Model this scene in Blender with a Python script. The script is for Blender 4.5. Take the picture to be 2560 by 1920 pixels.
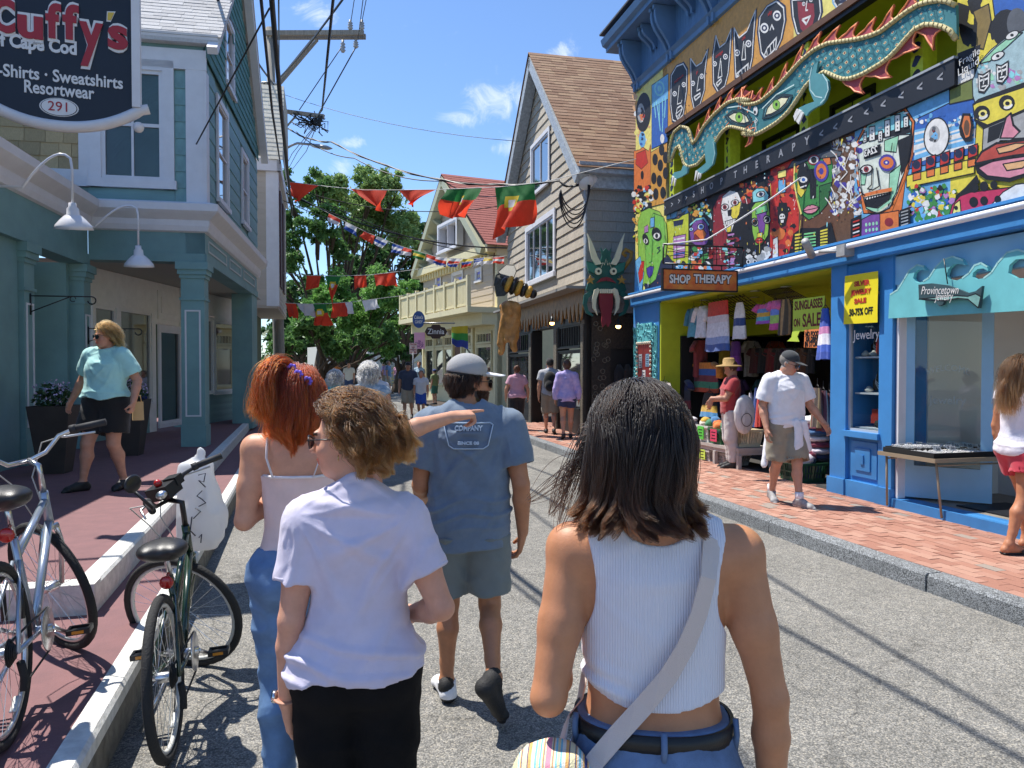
import bpy,bmesh,math,random
import numpy as np
from mathutils import Vector,Matrix,Quaternion
from math import radians,sin,cos,pi
for o in list(bpy.data.objects):bpy.data.objects.remove(o)
SC=bpy.context.scene
COL=SC.collection
FPX,CAMZ=760.0,1.72
cam_d=bpy.data.cameras.new('camera');cam=bpy.data.objects.new('camera',cam_d);COL.objects.link(cam)
cam_d.sensor_width=36;cam_d.lens=FPX/1024*36;cam_d.clip_end=2000;cam_d.clip_start=0.05
cam.location=(0,0,CAMZ);cam.rotation_euler=(radians(90-1.206),0,radians(-15.2))
SC.camera=cam
CR=cam.rotation_euler.to_matrix();CP=Vector(cam.location)
SUN_EL,SUN_AZ=radians(64),(-0.73,0.69)
sun_d=bpy.data.lights.new('sun','SUN');sun_d.energy=5.0;sun_d.angle=radians(0.53);sun_d.color=(1,.955,.88)
sun=bpy.data.objects.new('sun',sun_d);COL.objects.link(sun)
_s=Vector((SUN_AZ[0]*cos(SUN_EL),SUN_AZ[1]*cos(SUN_EL),sin(SUN_EL)*math.hypot(*SUN_AZ))).normalized()
sun.rotation_euler=_s.to_track_quat('Z','Y').to_euler();sun.location=(-20,20,40)
W=bpy.data.worlds.new('World');SC.world=W;W.use_nodes=True
nt=W.node_tree;nt.nodes.clear()
def N(t,ty,**kw):
 n=t.nodes.new(ty)
 for k,v in kw.items():
  if k in n.inputs:n.inputs[k].default_value=v
  else:setattr(n,k,v)
 return n
sky=N(nt,'ShaderNodeTexSky',sky_type='NISHITA',sun_disc=False,sun_elevation=SUN_EL,sun_rotation=math.atan2(SUN_AZ[0],SUN_AZ[1]),air_density=1.0,dust_density=0.15,ozone_density=1.4)
bgd=N(nt,'ShaderNodeBackground',Strength=0.122)
wout=N(nt,'ShaderNodeOutputWorld')
tc=N(nt,'ShaderNodeTexCoord');L=nt.links.new
mp=N(nt,'ShaderNodeMapping');mp.inputs['Scale'].default_value=(1.0,1.0,2.6);mp.inputs['Location'].default_value=(.3,.1,.25)
L(tc.outputs['Generated'],mp.inputs['Vector'])
n1=N(nt,'ShaderNodeTexNoise',Scale=3.4,Detail=9.0,Roughness=.62,Distortion=.25);L(mp.outputs[0],n1.inputs['Vector'])
r1=N(nt,'ShaderNodeValToRGB');r1.color_ramp.elements[0].position=.60;r1.color_ramp.elements[1].position=.84;L(n1.outputs['Fac'],r1.inputs[0])
def cloud_spot(px,py,wide,tall):
 v=CR@Vector(((px-512)/FPX,-(py-384)/FPX,-1));v.normalize()
 sb=N(nt,'ShaderNodeVectorMath',operation='SUBTRACT');sb.inputs[1].default_value=v;L(tc.outputs['Generated'],sb.inputs[0])
 q=v.to_track_quat('-Z','Y').to_matrix()
 dx=N(nt,'ShaderNodeVectorMath',operation='DOT_PRODUCT');dx.inputs[1].default_value=q.col[0]/wide;L(sb.outputs[0],dx.inputs[0])
 dy=N(nt,'ShaderNodeVectorMath',operation='DOT_PRODUCT');dy.inputs[1].default_value=q.col[1]/tall;L(sb.outputs[0],dy.inputs[0])
 dz=N(nt,'ShaderNodeVectorMath',operation='DOT_PRODUCT');dz.inputs[1].default_value=v*2;L(sb.outputs[0],dz.inputs[0])
 cb=N(nt,'ShaderNodeCombineXYZ');L(dx.outputs['Value'],cb.inputs[0]);L(dy.outputs['Value'],cb.inputs[1]);L(dz.outputs['Value'],cb.inputs[2])
 ln=N(nt,'ShaderNodeVectorMath',operation='LENGTH');L(cb.outputs[0],ln.inputs[0])
 mr=N(nt,'ShaderNodeMapRange',interpolation_type='SMOOTHSTEP');L(ln.outputs['Value'],mr.inputs[0])
 mr.inputs[1].default_value=1;mr.inputs[2].default_value=0.1;mr.inputs[3].default_value=0;mr.inputs[4].default_value=1
 return mr.outputs[0]
n2=N(nt,'ShaderNodeTexNoise',Scale=26.0,Detail=8.0,Roughness=.7,Distortion=1.2);L(tc.outputs['Generated'],n2.inputs['Vector'])
spots=None
for s in((500,100,.085,.04),(456,120,.05,.017),(566,52,.035,.018),(518,148,.06,.02),(340,168,.03,.02),(352,142,.03,.012),(318,12,.05,.025)):
 o=cloud_spot(*s)
 if spots is None:spots=o
 else:
  a=N(nt,'ShaderNodeMath',operation='MAXIMUM');L(spots,a.inputs[0]);L(o,a.inputs[1]);spots=a.outputs[0]
a=N(nt,'ShaderNodeMath',operation='MULTIPLY_ADD');L(spots,a.inputs[0]);a.inputs[1].default_value=.36;L(n2.outputs['Fac'],a.inputs[2])
r2=N(nt,'ShaderNodeMapRange',interpolation_type='SMOOTHSTEP');L(a.outputs[0],r2.inputs[0])
r2.inputs[1].default_value=.62;r2.inputs[2].default_value=1.12;r2.inputs[3].default_value=0;r2.inputs[4].default_value=.62
m1=N(nt,'ShaderNodeMath',operation='MULTIPLY');L(r1.outputs[0],m1.inputs[0]);m1.inputs[1].default_value=.25
mx=N(nt,'ShaderNodeMath',operation='MAXIMUM');L(m1.outputs[0],mx.inputs[0]);L(r2.outputs[0],mx.inputs[1])
hs=N(nt,'ShaderNodeMix',data_type='RGBA',blend_type='MULTIPLY');hs.inputs[0].default_value=1;L(sky.outputs[0],hs.inputs[6]);hs.inputs[7].default_value=(.82,.97,1.18,1)
mc=N(nt,'ShaderNodeMix',data_type='RGBA');L(mx.outputs[0],mc.inputs[0]);L(hs.outputs[2],mc.inputs[6]);mc.inputs[7].default_value=(7.0,7.4,8.2,1)
L(mc.outputs[2],bgd.inputs[0]);L(bgd.outputs[0],wout.inputs[0])
SC.view_settings.view_transform='Standard';SC.view_settings.look='None';SC.view_settings.exposure=0.52;SC.view_settings.gamma=1
SC.view_settings.use_curve_mapping=False
SC.render.engine='CYCLES'
SC.cycles.use_denoising=True;SC.cycles.max_bounces=6;SC.cycles.transparent_max_bounces=10
SC.cycles.diffuse_bounces=3;SC.cycles.glossy_bounces=3;SC.cycles.caustics_reflective=False;SC.cycles.caustics_refractive=False
SC.cycles.sample_clamp_indirect=6
KZ=.13020
ZOFF=dict(R1=(0,0),R2=(0,200),R3=(0,400),R4=(0,552),R5=(240,0),R6=(240,160),R7=(240,344),R8=(240,552),Q1=(480,0),Q2=(736,0),Q3=(480,200),Q4=(736,200),Q5=(480,376),Q6=(736,376),Q7=(480,552),Q8=(736,552))
def zp(reg,x,y):return ZOFF[reg][0]+KZ*x,ZOFF[reg][1]+KZ*y
def zps(reg,pts):return[zp(reg,*p)for p in pts]
def ray(px,py):return CR@Vector(((px-512)/FPX,-(py-384)/FPX,-1))
def U(px,py,d):return CP+ray(px,py)*d
def G(px,py,z=0.0):
 r=ray(px,py);return CP+r*((z-CAMZ)/r.z)
class Plane:
 """an upright facade plane: origin on the ground, heading clockwise from +Y, side +1 = normal to its left, -1 = right"""
 def __init__(s,x,y,ang,side):
  s.o=Vector((x,y,0));a=radians(ang);s.t=Vector((sin(a),cos(a),0));s.n=Vector((-cos(a),sin(a),0))*side
 def hit(s,px,py,off=0.0):
  r=ray(px,py);o=s.o+s.n*off
  k=(o-CP).dot(s.n)/r.dot(s.n);p=CP+r*k
  return(p-o).dot(s.t),p.z
 def P(s,u,z,off=0.0):return s.o+s.t*u+s.n*off+Vector((0,0,z))
 def M(s):return Matrix(((s.t.x,s.n.x,0,s.o.x),(s.t.y,s.n.y,0,s.o.y),(0,0,1,0),(0,0,0,1)))
def C(h,k=1.0):
 h=h.lstrip('#');v=[int(h[i:i+2],16)/255 for i in(0,2,4)]
 return tuple(((c/12.92)if c<=.04045 else((c+.055)/1.055)**2.4)*k for c in v)
MATS={}
def mat(name,col,rough=.65,var=0.0,vscale=6.0,bump=0.0,bscale=60.0,metal=0.0,rnd=0.0,col2=None,spec=.5,coat=0.0,sss=0.0,trans=0.0,stretch=None,attr=None,sheen=0.0,emit=0.0,alpha=1.0,coord='Object'):
 """principled material with noise colour variation, fine relief and a per-object random tone"""
 if name in MATS:return MATS[name]
 if isinstance(col,str):col=C(col)
 if isinstance(col2,str):col2=C(col2)
 m=bpy.data.materials.new(name);m.use_nodes=True;t=m.node_tree;t.nodes.clear();L=t.links.new
 b=N(t,'ShaderNodeBsdfPrincipled');o=N(t,'ShaderNodeOutputMaterial');L(b.outputs[0],o.inputs[0])
 b.inputs['Roughness'].default_value=rough;b.inputs['Metallic'].default_value=metal;b.inputs['Specular IOR Level'].default_value=spec
 b.inputs['Coat Weight'].default_value=coat;b.inputs['Sheen Weight'].default_value=sheen
 if sss:
  b.inputs['Subsurface Weight'].default_value=sss;b.inputs['Subsurface Radius'].default_value=(.012,.005,.003);b.inputs['Subsurface Scale'].default_value=1
 if trans:b.inputs['Transmission Weight'].default_value=trans
 if emit:b.inputs['Emission Color'].default_value=(*col,1);b.inputs['Emission Strength'].default_value=emit
 b.inputs['Alpha'].default_value=alpha
 src=None
 if attr:
  an=N(t,'ShaderNodeAttribute',attribute_name=attr);src=an.outputs['Color']
 tcn=N(t,'ShaderNodeTexCoord');vec=tcn.outputs[coord]
 if stretch:
  mpn=N(t,'ShaderNodeMapping');mpn.inputs['Scale'].default_value=stretch;L(vec,mpn.inputs[0]);vec=mpn.outputs[0]
 if var or col2 is not None:
  nz=N(t,'ShaderNodeTexNoise',Scale=vscale,Detail=5.0,Roughness=.6);L(vec,nz.inputs['Vector'])
  mr=N(t,'ShaderNodeMapRange');L(nz.outputs['Fac'],mr.inputs[0]);mr.inputs[1].default_value=.3;mr.inputs[2].default_value=.7
  mxn=N(t,'ShaderNodeMix',data_type='RGBA');L(mr.outputs[0],mxn.inputs[0])
  if col2 is not None:
   mxn.inputs[6].default_value=(*col,1);mxn.inputs[7].default_value=(*col2,1)
  else:
   mxn.inputs[6].default_value=(*[c*(1-var)for c in col],1);mxn.inputs[7].default_value=(*[min(1,c*(1+var))for c in col],1)
  if src is not None:
   mr.inputs[3].default_value=1-var;mr.inputs[4].default_value=1+var
   vm=N(t,'ShaderNodeVectorMath',operation='SCALE');L(src,vm.inputs[0]);L(mr.outputs[0],vm.inputs['Scale']);src=vm.outputs[0]
  else:src=mxn.outputs[2]
 if rnd:
  oi=N(t,'ShaderNodeObjectInfo');mr2=N(t,'ShaderNodeMapRange');L(oi.outputs['Random'],mr2.inputs[0]);mr2.inputs[3].default_value=1-rnd;mr2.inputs[4].default_value=1+rnd
  vm=N(t,'ShaderNodeVectorMath',operation='SCALE')
  if src is not None:L(src,vm.inputs[0])
  else:vm.inputs[0].default_value=col
  L(mr2.outputs[0],vm.inputs['Scale']);src=vm.outputs[0]
 if src is not None:L(src,b.inputs['Base Color'])
 else:b.inputs['Base Color'].default_value=(*col,1)
 if bump:
  nb=N(t,'ShaderNodeTexNoise',Scale=bscale,Detail=4.0,Roughness=.6);L(vec,nb.inputs['Vector'])
  bp=N(t,'ShaderNodeBump',Strength=min(1,bump),Distance=.01 if bump<1 else.01*bump);L(nb.outputs['Fac'],bp.inputs['Height']);L(bp.outputs[0],b.inputs['Normal'])
 MATS[name]=m;return m
def paint(hexs,rough=.55,k=.85):return mat('paint_'+hexs.lstrip('#'),C(hexs,k),rough,var=.17,vscale=13,bump=.2,bscale=70)
def glass_mat(name,tint,rough=.03):
 m=mat(name,tint,rough,var=.35,vscale=1.2,spec=1.0,coat=1.0);m.node_tree.nodes['Principled BSDF'].inputs['Coat IOR'].default_value=2.1;return m
def clear_glass():
 if 'clear_glass' in MATS:return MATS['clear_glass']
 m=bpy.data.materials.new('clear_glass');m.use_nodes=True;t=m.node_tree;t.nodes.clear();L=t.links.new
 tr=N(t,'ShaderNodeBsdfTransparent');tr.inputs[0].default_value=(.86,.9,.9,1);gl=N(t,'ShaderNodeBsdfGlossy',Roughness=.02);fr=N(t,'ShaderNodeLayerWeight',Blend=.3)
 ad=N(t,'ShaderNodeMath',operation='MULTIPLY_ADD');pw=N(t,'ShaderNodeMath',operation='POWER');pw.inputs[1].default_value=3;L(fr.outputs['Facing'],pw.inputs[0]);L(pw.outputs[0],ad.inputs[0]);ad.inputs[1].default_value=.5;ad.inputs[2].default_value=.03
 mx=N(t,'ShaderNodeMixShader');L(ad.outputs[0],mx.inputs[0]);L(tr.outputs[0],mx.inputs[1]);L(gl.outputs[0],mx.inputs[2])
 o=N(t,'ShaderNodeOutputMaterial');L(mx.outputs[0],o.inputs[0]);MATS['clear_glass']=m;return m
def wm(o):
 return(wm(o.parent)@o.matrix_parent_inverse@o.matrix_basis)if o.parent else o.matrix_basis.copy()
def attach(o,parent,local=False):
 o.parent=parent
 if not local:o.matrix_parent_inverse=wm(parent).inverted()
def tag(o,label=None,cat=None,group=None,kind=None):
 if label:o['label']=label
 if cat:o['category']=cat
 if group:o['group']=group
 if kind:o['kind']=kind
 return o
def empty(name,loc,label=None,cat=None,group=None,rotz=0):
 o=bpy.data.objects.new(name,None);o.empty_display_size=.1;COL.objects.link(o);o.location=loc;o.rotation_euler=(0,0,rotz)
 return tag(o,label,cat,group)
def link_mesh(name,me,parent=None,local=False):
 o=bpy.data.objects.new(name,me);COL.objects.link(o)
 if parent is not None:attach(o,parent,local)
 return o
def copy_tree(o,parent=None):
 c=o.copy();COL.objects.link(c)
 if parent is not None:c.parent=parent
 for ch in list(o.children):copy_tree(ch,c)
 return c
class MB:
 """collects shapes and links them as one mesh object"""
 def __init__(s,M=None):s.v=[];s.f=[];s.m=[];s.sm=[];s.M=M;s.mats=[];s.cur=0;s.smooth=False
 def mat(s,m):
  if m not in s.mats:s.mats.append(m)
  s.cur=s.mats.index(m);return s
 def add(s,vs,fs,M=None):
  b=len(s.v)
  for p in vs:
   p=Vector(p)
   if M is not None:p=M@p
   if s.M is not None:p=s.M@p
   s.v.append(p)
  for f in fs:s.f.append([b+i for i in f]);s.m.append(s.cur);s.sm.append(s.smooth)
  return s
 def box(s,lo,hi,M=None):
  (a,b,c),(d,e,f)=lo,hi
  return s.add([(a,b,c),(d,b,c),(d,e,c),(a,e,c),(a,b,f),(d,b,f),(d,e,f),(a,e,f)],[(3,2,1,0),(4,5,6,7),(0,1,5,4),(1,2,6,5),(2,3,7,6),(3,0,4,7)],M)
 def cbox(s,c,sz,M=None):return s.box([c[i]-sz[i]/2 for i in range(3)],[c[i]+sz[i]/2 for i in range(3)],M)
 def prism(s,poly,a,b,axis=1,M=None):
  """polygon in two axes extruded along the third (axis) from a to b"""
  n=len(poly);vs=[]
  for d in(a,b):
   for p in poly:
    q=[p[0],p[1]];q.insert(axis,d);vs.append(q)
  fs=[list(range(n))[::-1],list(range(n,2*n))]+[(i,(i+1)%n,n+(i+1)%n,n+i)for i in range(n)]
  return s.add(vs,fs,M)
 def quad(s,a,b,c,d):return s.add([a,b,c,d],[(0,1,2,3)])
 def tube(s,pts,r,n=8,caps=True,closed=False,M=None,flat=1.0):
  pts=[Vector(p)for p in pts];k=len(pts)
  rs=r if isinstance(r,(list,tuple))else[r]*k
  up=Vector((0,0,1));vs=[];fs=[];prev=None
  for i in range(k):
   if closed:t=pts[(i+1)%k]-pts[i-1]
   else:t=pts[min(i+1,k-1)]-pts[max(i-1,0)]
   if t.length<1e-9:t=Vector((0,0,1))
   t.normalize()
   if prev is None:
    x=t.cross(up)
    if x.length<.05:x=t.cross(Vector((1,0,0)))
   else:x=prev-t*prev.dot(t)
   x.normalize();prev=x;y=t.cross(x)
   for j in range(n):
    a=2*pi*j/n;vs.append(pts[i]+(x*cos(a)+y*sin(a)*flat)*rs[i])
  for i in range(k if closed else k-1):
   i2=(i+1)%k
   for j in range(n):
    fs.append((i*n+j,i*n+(j+1)%n,i2*n+(j+1)%n,i2*n+j))
  if caps and not closed:fs+=[tuple(range(n))[::-1],tuple((k-1)*n+j for j in range(n))]
  sm=s.smooth;s.smooth=n>4;s.add(vs,fs,M);s.smooth=sm;return s
 def lathe(s,prof,n=20,M=None,closed_ends=True):
  vs=[];fs=[];k=len(prof)
  for r,z in prof:
   for j in range(n):
    a=2*pi*j/n;vs.append((r*cos(a),r*sin(a),z))
  for i in range(k-1):
   for j in range(n):fs.append((i*n+j,i*n+(j+1)%n,(i+1)*n+(j+1)%n,(i+1)*n+j))
  if closed_ends:
   if prof[0][0]>1e-6:fs.append(tuple(range(n))[::-1])
   if prof[-1][0]>1e-6:fs.append(tuple((k-1)*n+j for j in range(n)))
  sm=s.smooth;s.smooth=True;s.add(vs,fs,M);s.smooth=sm;return s
 def ball(s,c,r,n=12,M=None):
  r=r if isinstance(r,(tuple,list))else(r,r,r);k=n//2
  vs=[(c[0],c[1],c[2]-r[2])];fs=[]
  for i in range(1,k):
   ph=-pi/2+pi*i/k
   for j in range(n):
    a=2*pi*j/n;vs.append((c[0]+r[0]*cos(ph)*cos(a),c[1]+r[1]*cos(ph)*sin(a),c[2]+r[2]*sin(ph)))
  vs.append((c[0],c[1],c[2]+r[2]))
  for j in range(n):fs.append((0,1+(j+1)%n,1+j))
  for i in range(k-2):
   for j in range(n):fs.append((1+i*n+j,1+i*n+(j+1)%n,1+(i+1)*n+(j+1)%n,1+(i+1)*n+j))
  e=len(vs)-1
  for j in range(n):fs.append((e,1+(k-2)*n+j,1+(k-2)*n+(j+1)%n))
  sm=s.smooth;s.smooth=True;s.add(vs,fs,M);s.smooth=sm;return s
 def mesh(s,name,m=None):
  me=bpy.data.meshes.new(name);me.from_pydata(s.v,[],s.f)
  for x in(s.mats or([m]if m else[])):me.materials.append(x)
  if s.f:
   if s.mats:me.polygons.foreach_set('material_index',s.m)
   me.polygons.foreach_set('use_smooth',s.sm)
  me.validate();me.update();return me
 def build(s,name,m=None,parent=None,local=False,bevel=0.0):
  if m is not None and not s.mats:s.mats=[m]
  o=link_mesh(name,s.mesh(name,m),parent,local)
  if bevel:
   bv=o.modifiers.new('bevel','BEVEL');bv.width=bevel;bv.segments=1;bv.limit_method='ANGLE'
  return o
UNIT={}
def unit_box(m,bev=.06):
 k=(m.name,bev)
 if k not in UNIT:
  bm=bmesh.new();bmesh.ops.create_cube(bm,size=1)
  me=bpy.data.meshes.new('piece');bm.to_mesh(me);bm.free();me.materials.append(m);UNIT[k]=me
 return UNIT[k]
def piece(name,m,parent,M):
 """one board, brick or shingle: shared box mesh placed by matrix M (unit box centred)"""
 o=bpy.data.objects.new(name,unit_box(m));COL.objects.link(o);o.parent=parent
 o.matrix_basis=M
 if parent is not None:o.matrix_parent_inverse=wm(parent).inverted()
 return o
def boxM(c,sz,R=None):
 M=Matrix.Translation(c)
 if R is not None:M=M@R.to_4x4()
 return M@Matrix.Diagonal((*sz,1))
def basis(x,y,z):return Matrix((x,y,z)).transposed()
FONT_CACHE={}
def text_pts(body,size,offset=0.0,extrude=0.0,space=1.0,shear=0.0):
 cu=bpy.data.curves.new('t','FONT');cu.body=body;cu.size=size;cu.align_x='CENTER';cu.align_y='CENTER';cu.offset=offset;cu.extrude=extrude
 cu.space_character=space;cu.resolution_u=3;cu.shear=shear
 ob=bpy.data.objects.new('t',cu);COL.objects.link(ob);dg=bpy.context.evaluated_depsgraph_get();me=bpy.data.meshes.new_from_object(ob.evaluated_get(dg))
 vs=[v.co.copy()for v in me.vertices];fs=[list(p.vertices)for p in me.polygons]
 bpy.data.objects.remove(ob);bpy.data.curves.remove(cu);bpy.data.meshes.remove(me)
 return vs,fs
def lettering(body,size,M,m,parent,width=None,offset=0.0,extrude=.002,name='lettering',space=1.0,shear=0.0,local=False,arch=None):
 """flat letters; M maps (right, up, out) text axes to the world; width squeezes the line to that length"""
 vs,fs=text_pts(body,size,offset,extrude,space,shear)
 if width and vs:
  w=max(v.x for v in vs)-min(v.x for v in vs);k=width/max(w,1e-6);vs=[Vector((v.x*k,v.y,v.z))for v in vs]
 if arch:vs=[Vector((v.x,v.y+arch*v.x*v.x,v.z))for v in vs]
 mb=MB();mb.add(vs,fs,M);return mb.build(name,m,parent,local)
fab=lambda n,c,**k:mat(n,c,.85,var=k.pop('var',.06),vscale=k.pop('vscale',14),bump=k.pop('bump',.25),bscale=k.pop('bscale',420),sheen=.2,**k)
dark_plastic=mat('black_plastic',(.012,.012,.013),.35)
def clamp(a,lo,hi):return max(lo,min(hi,a))
RND=random.Random(7)
def road_z(y):return.0065*max(0.0,y-6.0)
_rng=np.random.default_rng(5);_LAT=_rng.random((32,32,32)).astype(np.float32)
def vnoise(P,seed=0):
 P=P+seed*7.31;i=np.floor(P).astype(np.int64);f=P-i;f=f*f*(3-2*f);i&=31;j=(i+1)&31
 x0,y0,z0=i.T;x1,y1,z1=j.T;fx,fy,fz=f.T
 a=_LAT[x0,y0,z0]*(1-fx)+_LAT[x1,y0,z0]*fx;b=_LAT[x0,y1,z0]*(1-fx)+_LAT[x1,y1,z0]*fx
 c=_LAT[x0,y0,z1]*(1-fx)+_LAT[x1,y0,z1]*fx;d=_LAT[x0,y1,z1]*(1-fx)+_LAT[x1,y1,z1]*fx
 return(a*(1-fy)+b*fy)*(1-fz)+(c*(1-fy)+d*fy)*fz-.5
class SDF:
 def __init__(s,lo,hi,h):
  s.h=h;s.ax=[np.arange(lo[i],hi[i]+h,h,dtype=np.float32)for i in range(3)]
  s.d=np.full([len(a)for a in s.ax],1.0,np.float32)
 def sub(s,lo,hi):
  sl=[]
  for i in range(3):
   a=int(np.searchsorted(s.ax[i],lo[i]));b=int(np.searchsorted(s.ax[i],hi[i]));sl.append(slice(max(a,0),max(b,0)))
  return tuple(sl),s.ax[0][sl[0]][:,None,None],s.ax[1][sl[1]][None,:,None],s.ax[2][sl[2]][None,None,:]
 def mix(s,sl,d,k):
  a=s.d[sl]
  if a.size==0:return
  if k<=0:s.d[sl]=np.minimum(a,d);return
  h=np.clip(.5+.5*(a-d)/k,0,1);s.d[sl]=a*(1-h)+d*h-k*h*(1-h)
 def cone(s,a,b,ra,rb,k=.012,squash=None):
  a=np.array(a,np.float32);b=np.array(b,np.float32);m=max(ra,rb)+k+3*s.h
  sl,X,Y,Z=s.sub(np.minimum(a,b)-m,np.maximum(a,b)+m)
  ab=b-a;L2=float(ab@ab)+1e-9
  t=np.clip(((X-a[0])*ab[0]+(Y-a[1])*ab[1]+(Z-a[2])*ab[2])/L2,0,1)
  dx,dy,dz=X-a[0]-t*ab[0],Y-a[1]-t*ab[1],Z-a[2]-t*ab[2]
  if squash is not None:
   ax,q=squash;ax=np.array(ax,np.float32);pr=dx*ax[0]+dy*ax[1]+dz*ax[2]
   q2=(1/q)-1;dx,dy,dz=dx+pr*ax[0]*q2,dy+pr*ax[1]*q2,dz+pr*ax[2]*q2
   d=(np.sqrt(dx*dx+dy*dy+dz*dz)-(ra+(rb-ra)*t))*min(1,q)
  else:d=np.sqrt(dx*dx+dy*dy+dz*dz)-(ra+(rb-ra)*t)
  s.mix(sl,d,k)
 def ell(s,c,r,k=.01,R=None,sub=False):
  c=np.array(c,np.float32);r=np.array(r,np.float32);m=r.max()+k+3*s.h
  sl,X,Y,Z=s.sub(c-m,c+m);x,y,z=X-c[0],Y-c[1],Z-c[2]
  if R is not None:
   x,y,z=(R[0][0]*x+R[1][0]*y+R[2][0]*z),(R[0][1]*x+R[1][1]*y+R[2][1]*z),(R[0][2]*x+R[1][2]*y+R[2][2]*z)
  k0=np.sqrt((x/r[0])**2+(y/r[1])**2+(z/r[2])**2);k1=np.sqrt((x/r[0]**2)**2+(y/r[1]**2)**2+(z/r[2]**2)**2)
  d=k0*(k0-1)/np.maximum(k1,1e-4)
  if sub:
   a=s.d[sl]
   if a.size:h=np.clip(.5-.5*(a+d)/max(k,1e-5),0,1);s.d[sl]=a*(1-h)-d*h+k*h*(1-h)
  else:s.mix(sl,d,k)
 def loft(s,prof,k=.02,ex=2.3,grow=0.0,lean=None):
  """stack of elliptical sections (z, cx, cy, rx, ry)"""
  p=np.array(prof,np.float32);z0,z1=p[0,0],p[-1,0]
  m=max(p[:,3].max(),p[:,4].max())+grow+k+3*s.h
  sl,X,Y,Z=s.sub((p[:,1].min()-m,p[:,2].min()-m,z0-.05),(p[:,1].max()+m,p[:,2].max()+m,z1+.05))
  zz=Z.ravel();
  if zz.size==0:return
  def it(c):
   zc=np.clip(zz,z0,z1);v=np.interp(zc,p[:,0],p[:,c]);w=np.interp(np.clip(zc-.012,z0,z1),p[:,0],p[:,c]);u=np.interp(np.clip(zc+.012,z0,z1),p[:,0],p[:,c])
   return((v+w+u)/3)[None,None,:]
  cx,cy,rx,ry=it(1),it(2),it(3)+grow,it(4)+grow
  q=(np.abs((X-cx)/rx)**ex+np.abs((Y-cy)/ry)**ex)**(1/ex)
  d=(q-1)*np.minimum(rx,ry);dzv=np.maximum(z0-grow*.5-Z,Z-z1-grow*.5)
  d=np.where(dzv>0,np.sqrt(np.maximum(d,0)**2+dzv**2),d).astype(np.float32)
  s.mix(sl,d,k)
 def grid(s):return s.ax[0][:,None,None],s.ax[1][None,:,None],s.ax[2][None,None,:]
 def cut(s,f):s.d=np.maximum(s.d,f(*s.grid())).astype(np.float32)
 def band(s,w=.04):
  idx=np.argwhere(np.abs(s.d)<w);return idx,np.stack([s.ax[i][idx[:,i]]for i in range(3)],1)
 def wrinkle(s,f,w=.05):
  idx,P=s.band(w)
  if len(idx):s.d[idx[:,0],idx[:,1],idx[:,2]]+=f(P).astype(np.float32)
 def mesh(s,name):
  d=s.d;ins=d<0;nx,ny,nz=d.shape;h=s.h
  c=ins[:-1,:-1,:-1].astype(np.int8)
  for i,j,k in((1,0,0),(0,1,0),(0,0,1),(1,1,0),(1,0,1),(0,1,1),(1,1,1)):c=c+ins[i:nx-1+i,j:ny-1+j,k:nz-1+k]
  act=(c>0)&(c<8);cells=np.argwhere(act);ids=np.full(act.shape,-1,np.int64);ids[act]=np.arange(len(cells))
  acc=np.zeros((len(cells),3));cnt=np.zeros(len(cells));ci,cj,ck=cells.T
  cor=[(a,b,e)for a in(0,1)for b in(0,1)for e in(0,1)]
  val={q:d[ci+q[0],cj+q[1],ck+q[2]]for q in cor}
  for q in cor:
   for ax in range(3):
    if q[ax]==0:
     r=list(q);r[ax]=1;r=tuple(r);va,vb=val[q],val[r];cr=(va<0)!=(vb<0)
     t=np.where(cr,va/np.where(np.abs(va-vb)<1e-9,1e-9,va-vb),0)
     p=np.tile(np.array(q,float),(len(cells),1));p[:,ax]+=t;acc+=p*cr[:,None];cnt+=cr
  v=(cells+acc/np.maximum(cnt,1)[:,None])*h+np.array([a[0]for a in s.ax])
  qs=[]
  for ax in range(3):
   b,e=[(1,2),(2,0),(0,1)][ax]
   sl0=[slice(None)]*3;sl1=[slice(None)]*3;sl0[ax]=slice(0,-1);sl1[ax]=slice(1,None)
   A,B=ins[tuple(sl0)],ins[tuple(sl1)];ed=np.argwhere(A!=B)
   if not len(ed):continue
   ok=(ed[:,b]>0)&(ed[:,e]>0)&(ed[:,b]<d.shape[b]-1)&(ed[:,e]<d.shape[e]-1);ed=ed[ok]
   fl=A[tuple(ed.T)]
   def g(db,de):
    w=ed.copy();w[:,b]-=db;w[:,e]-=de;return ids[tuple(w.T)]
   q=np.stack([g(1,1),g(0,1),g(0,0),g(1,0)],1);q[~fl]=q[~fl][:,::-1];qs.append(q)
  q=np.concatenate(qs)if qs else np.zeros((0,4),int)
  q=q[(q>=0).all(1)]
  me=bpy.data.meshes.new(name);me.vertices.add(len(v));me.vertices.foreach_set('co',v.astype(np.float32).ravel())
  me.loops.add(len(q)*4);me.loops.foreach_set('vertex_index',q.ravel().astype(np.int32));me.polygons.add(len(q))
  me.polygons.foreach_set('loop_start',np.arange(0,len(q)*4,4,dtype=np.int32));me.polygons.foreach_set('use_smooth',np.ones(len(q),bool))
  me.update(calc_edges=True);me.validate();return me,v
def set_col(me,cols,name='tint'):
 a=me.attributes.new(name,'FLOAT_COLOR','POINT');c=np.ones((len(cols),4),np.float32);c[:,:3]=cols;a.data.foreach_set('color',c.ravel())
def rot_z(a):return np.array([[cos(a),-sin(a),0],[sin(a),cos(a),0],[0,0,1]])
def rot_x(a):return np.array([[1,0,0],[0,cos(a),-sin(a)],[0,sin(a),cos(a)]])
def rot_y(a):return np.array([[cos(a),0,sin(a)],[0,1,0],[-sin(a),0,cos(a)]])
def nrm(v):v=np.array(v,float);return v/max(np.linalg.norm(v),1e-9)
V3=lambda*a:np.array(a,float)
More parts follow.
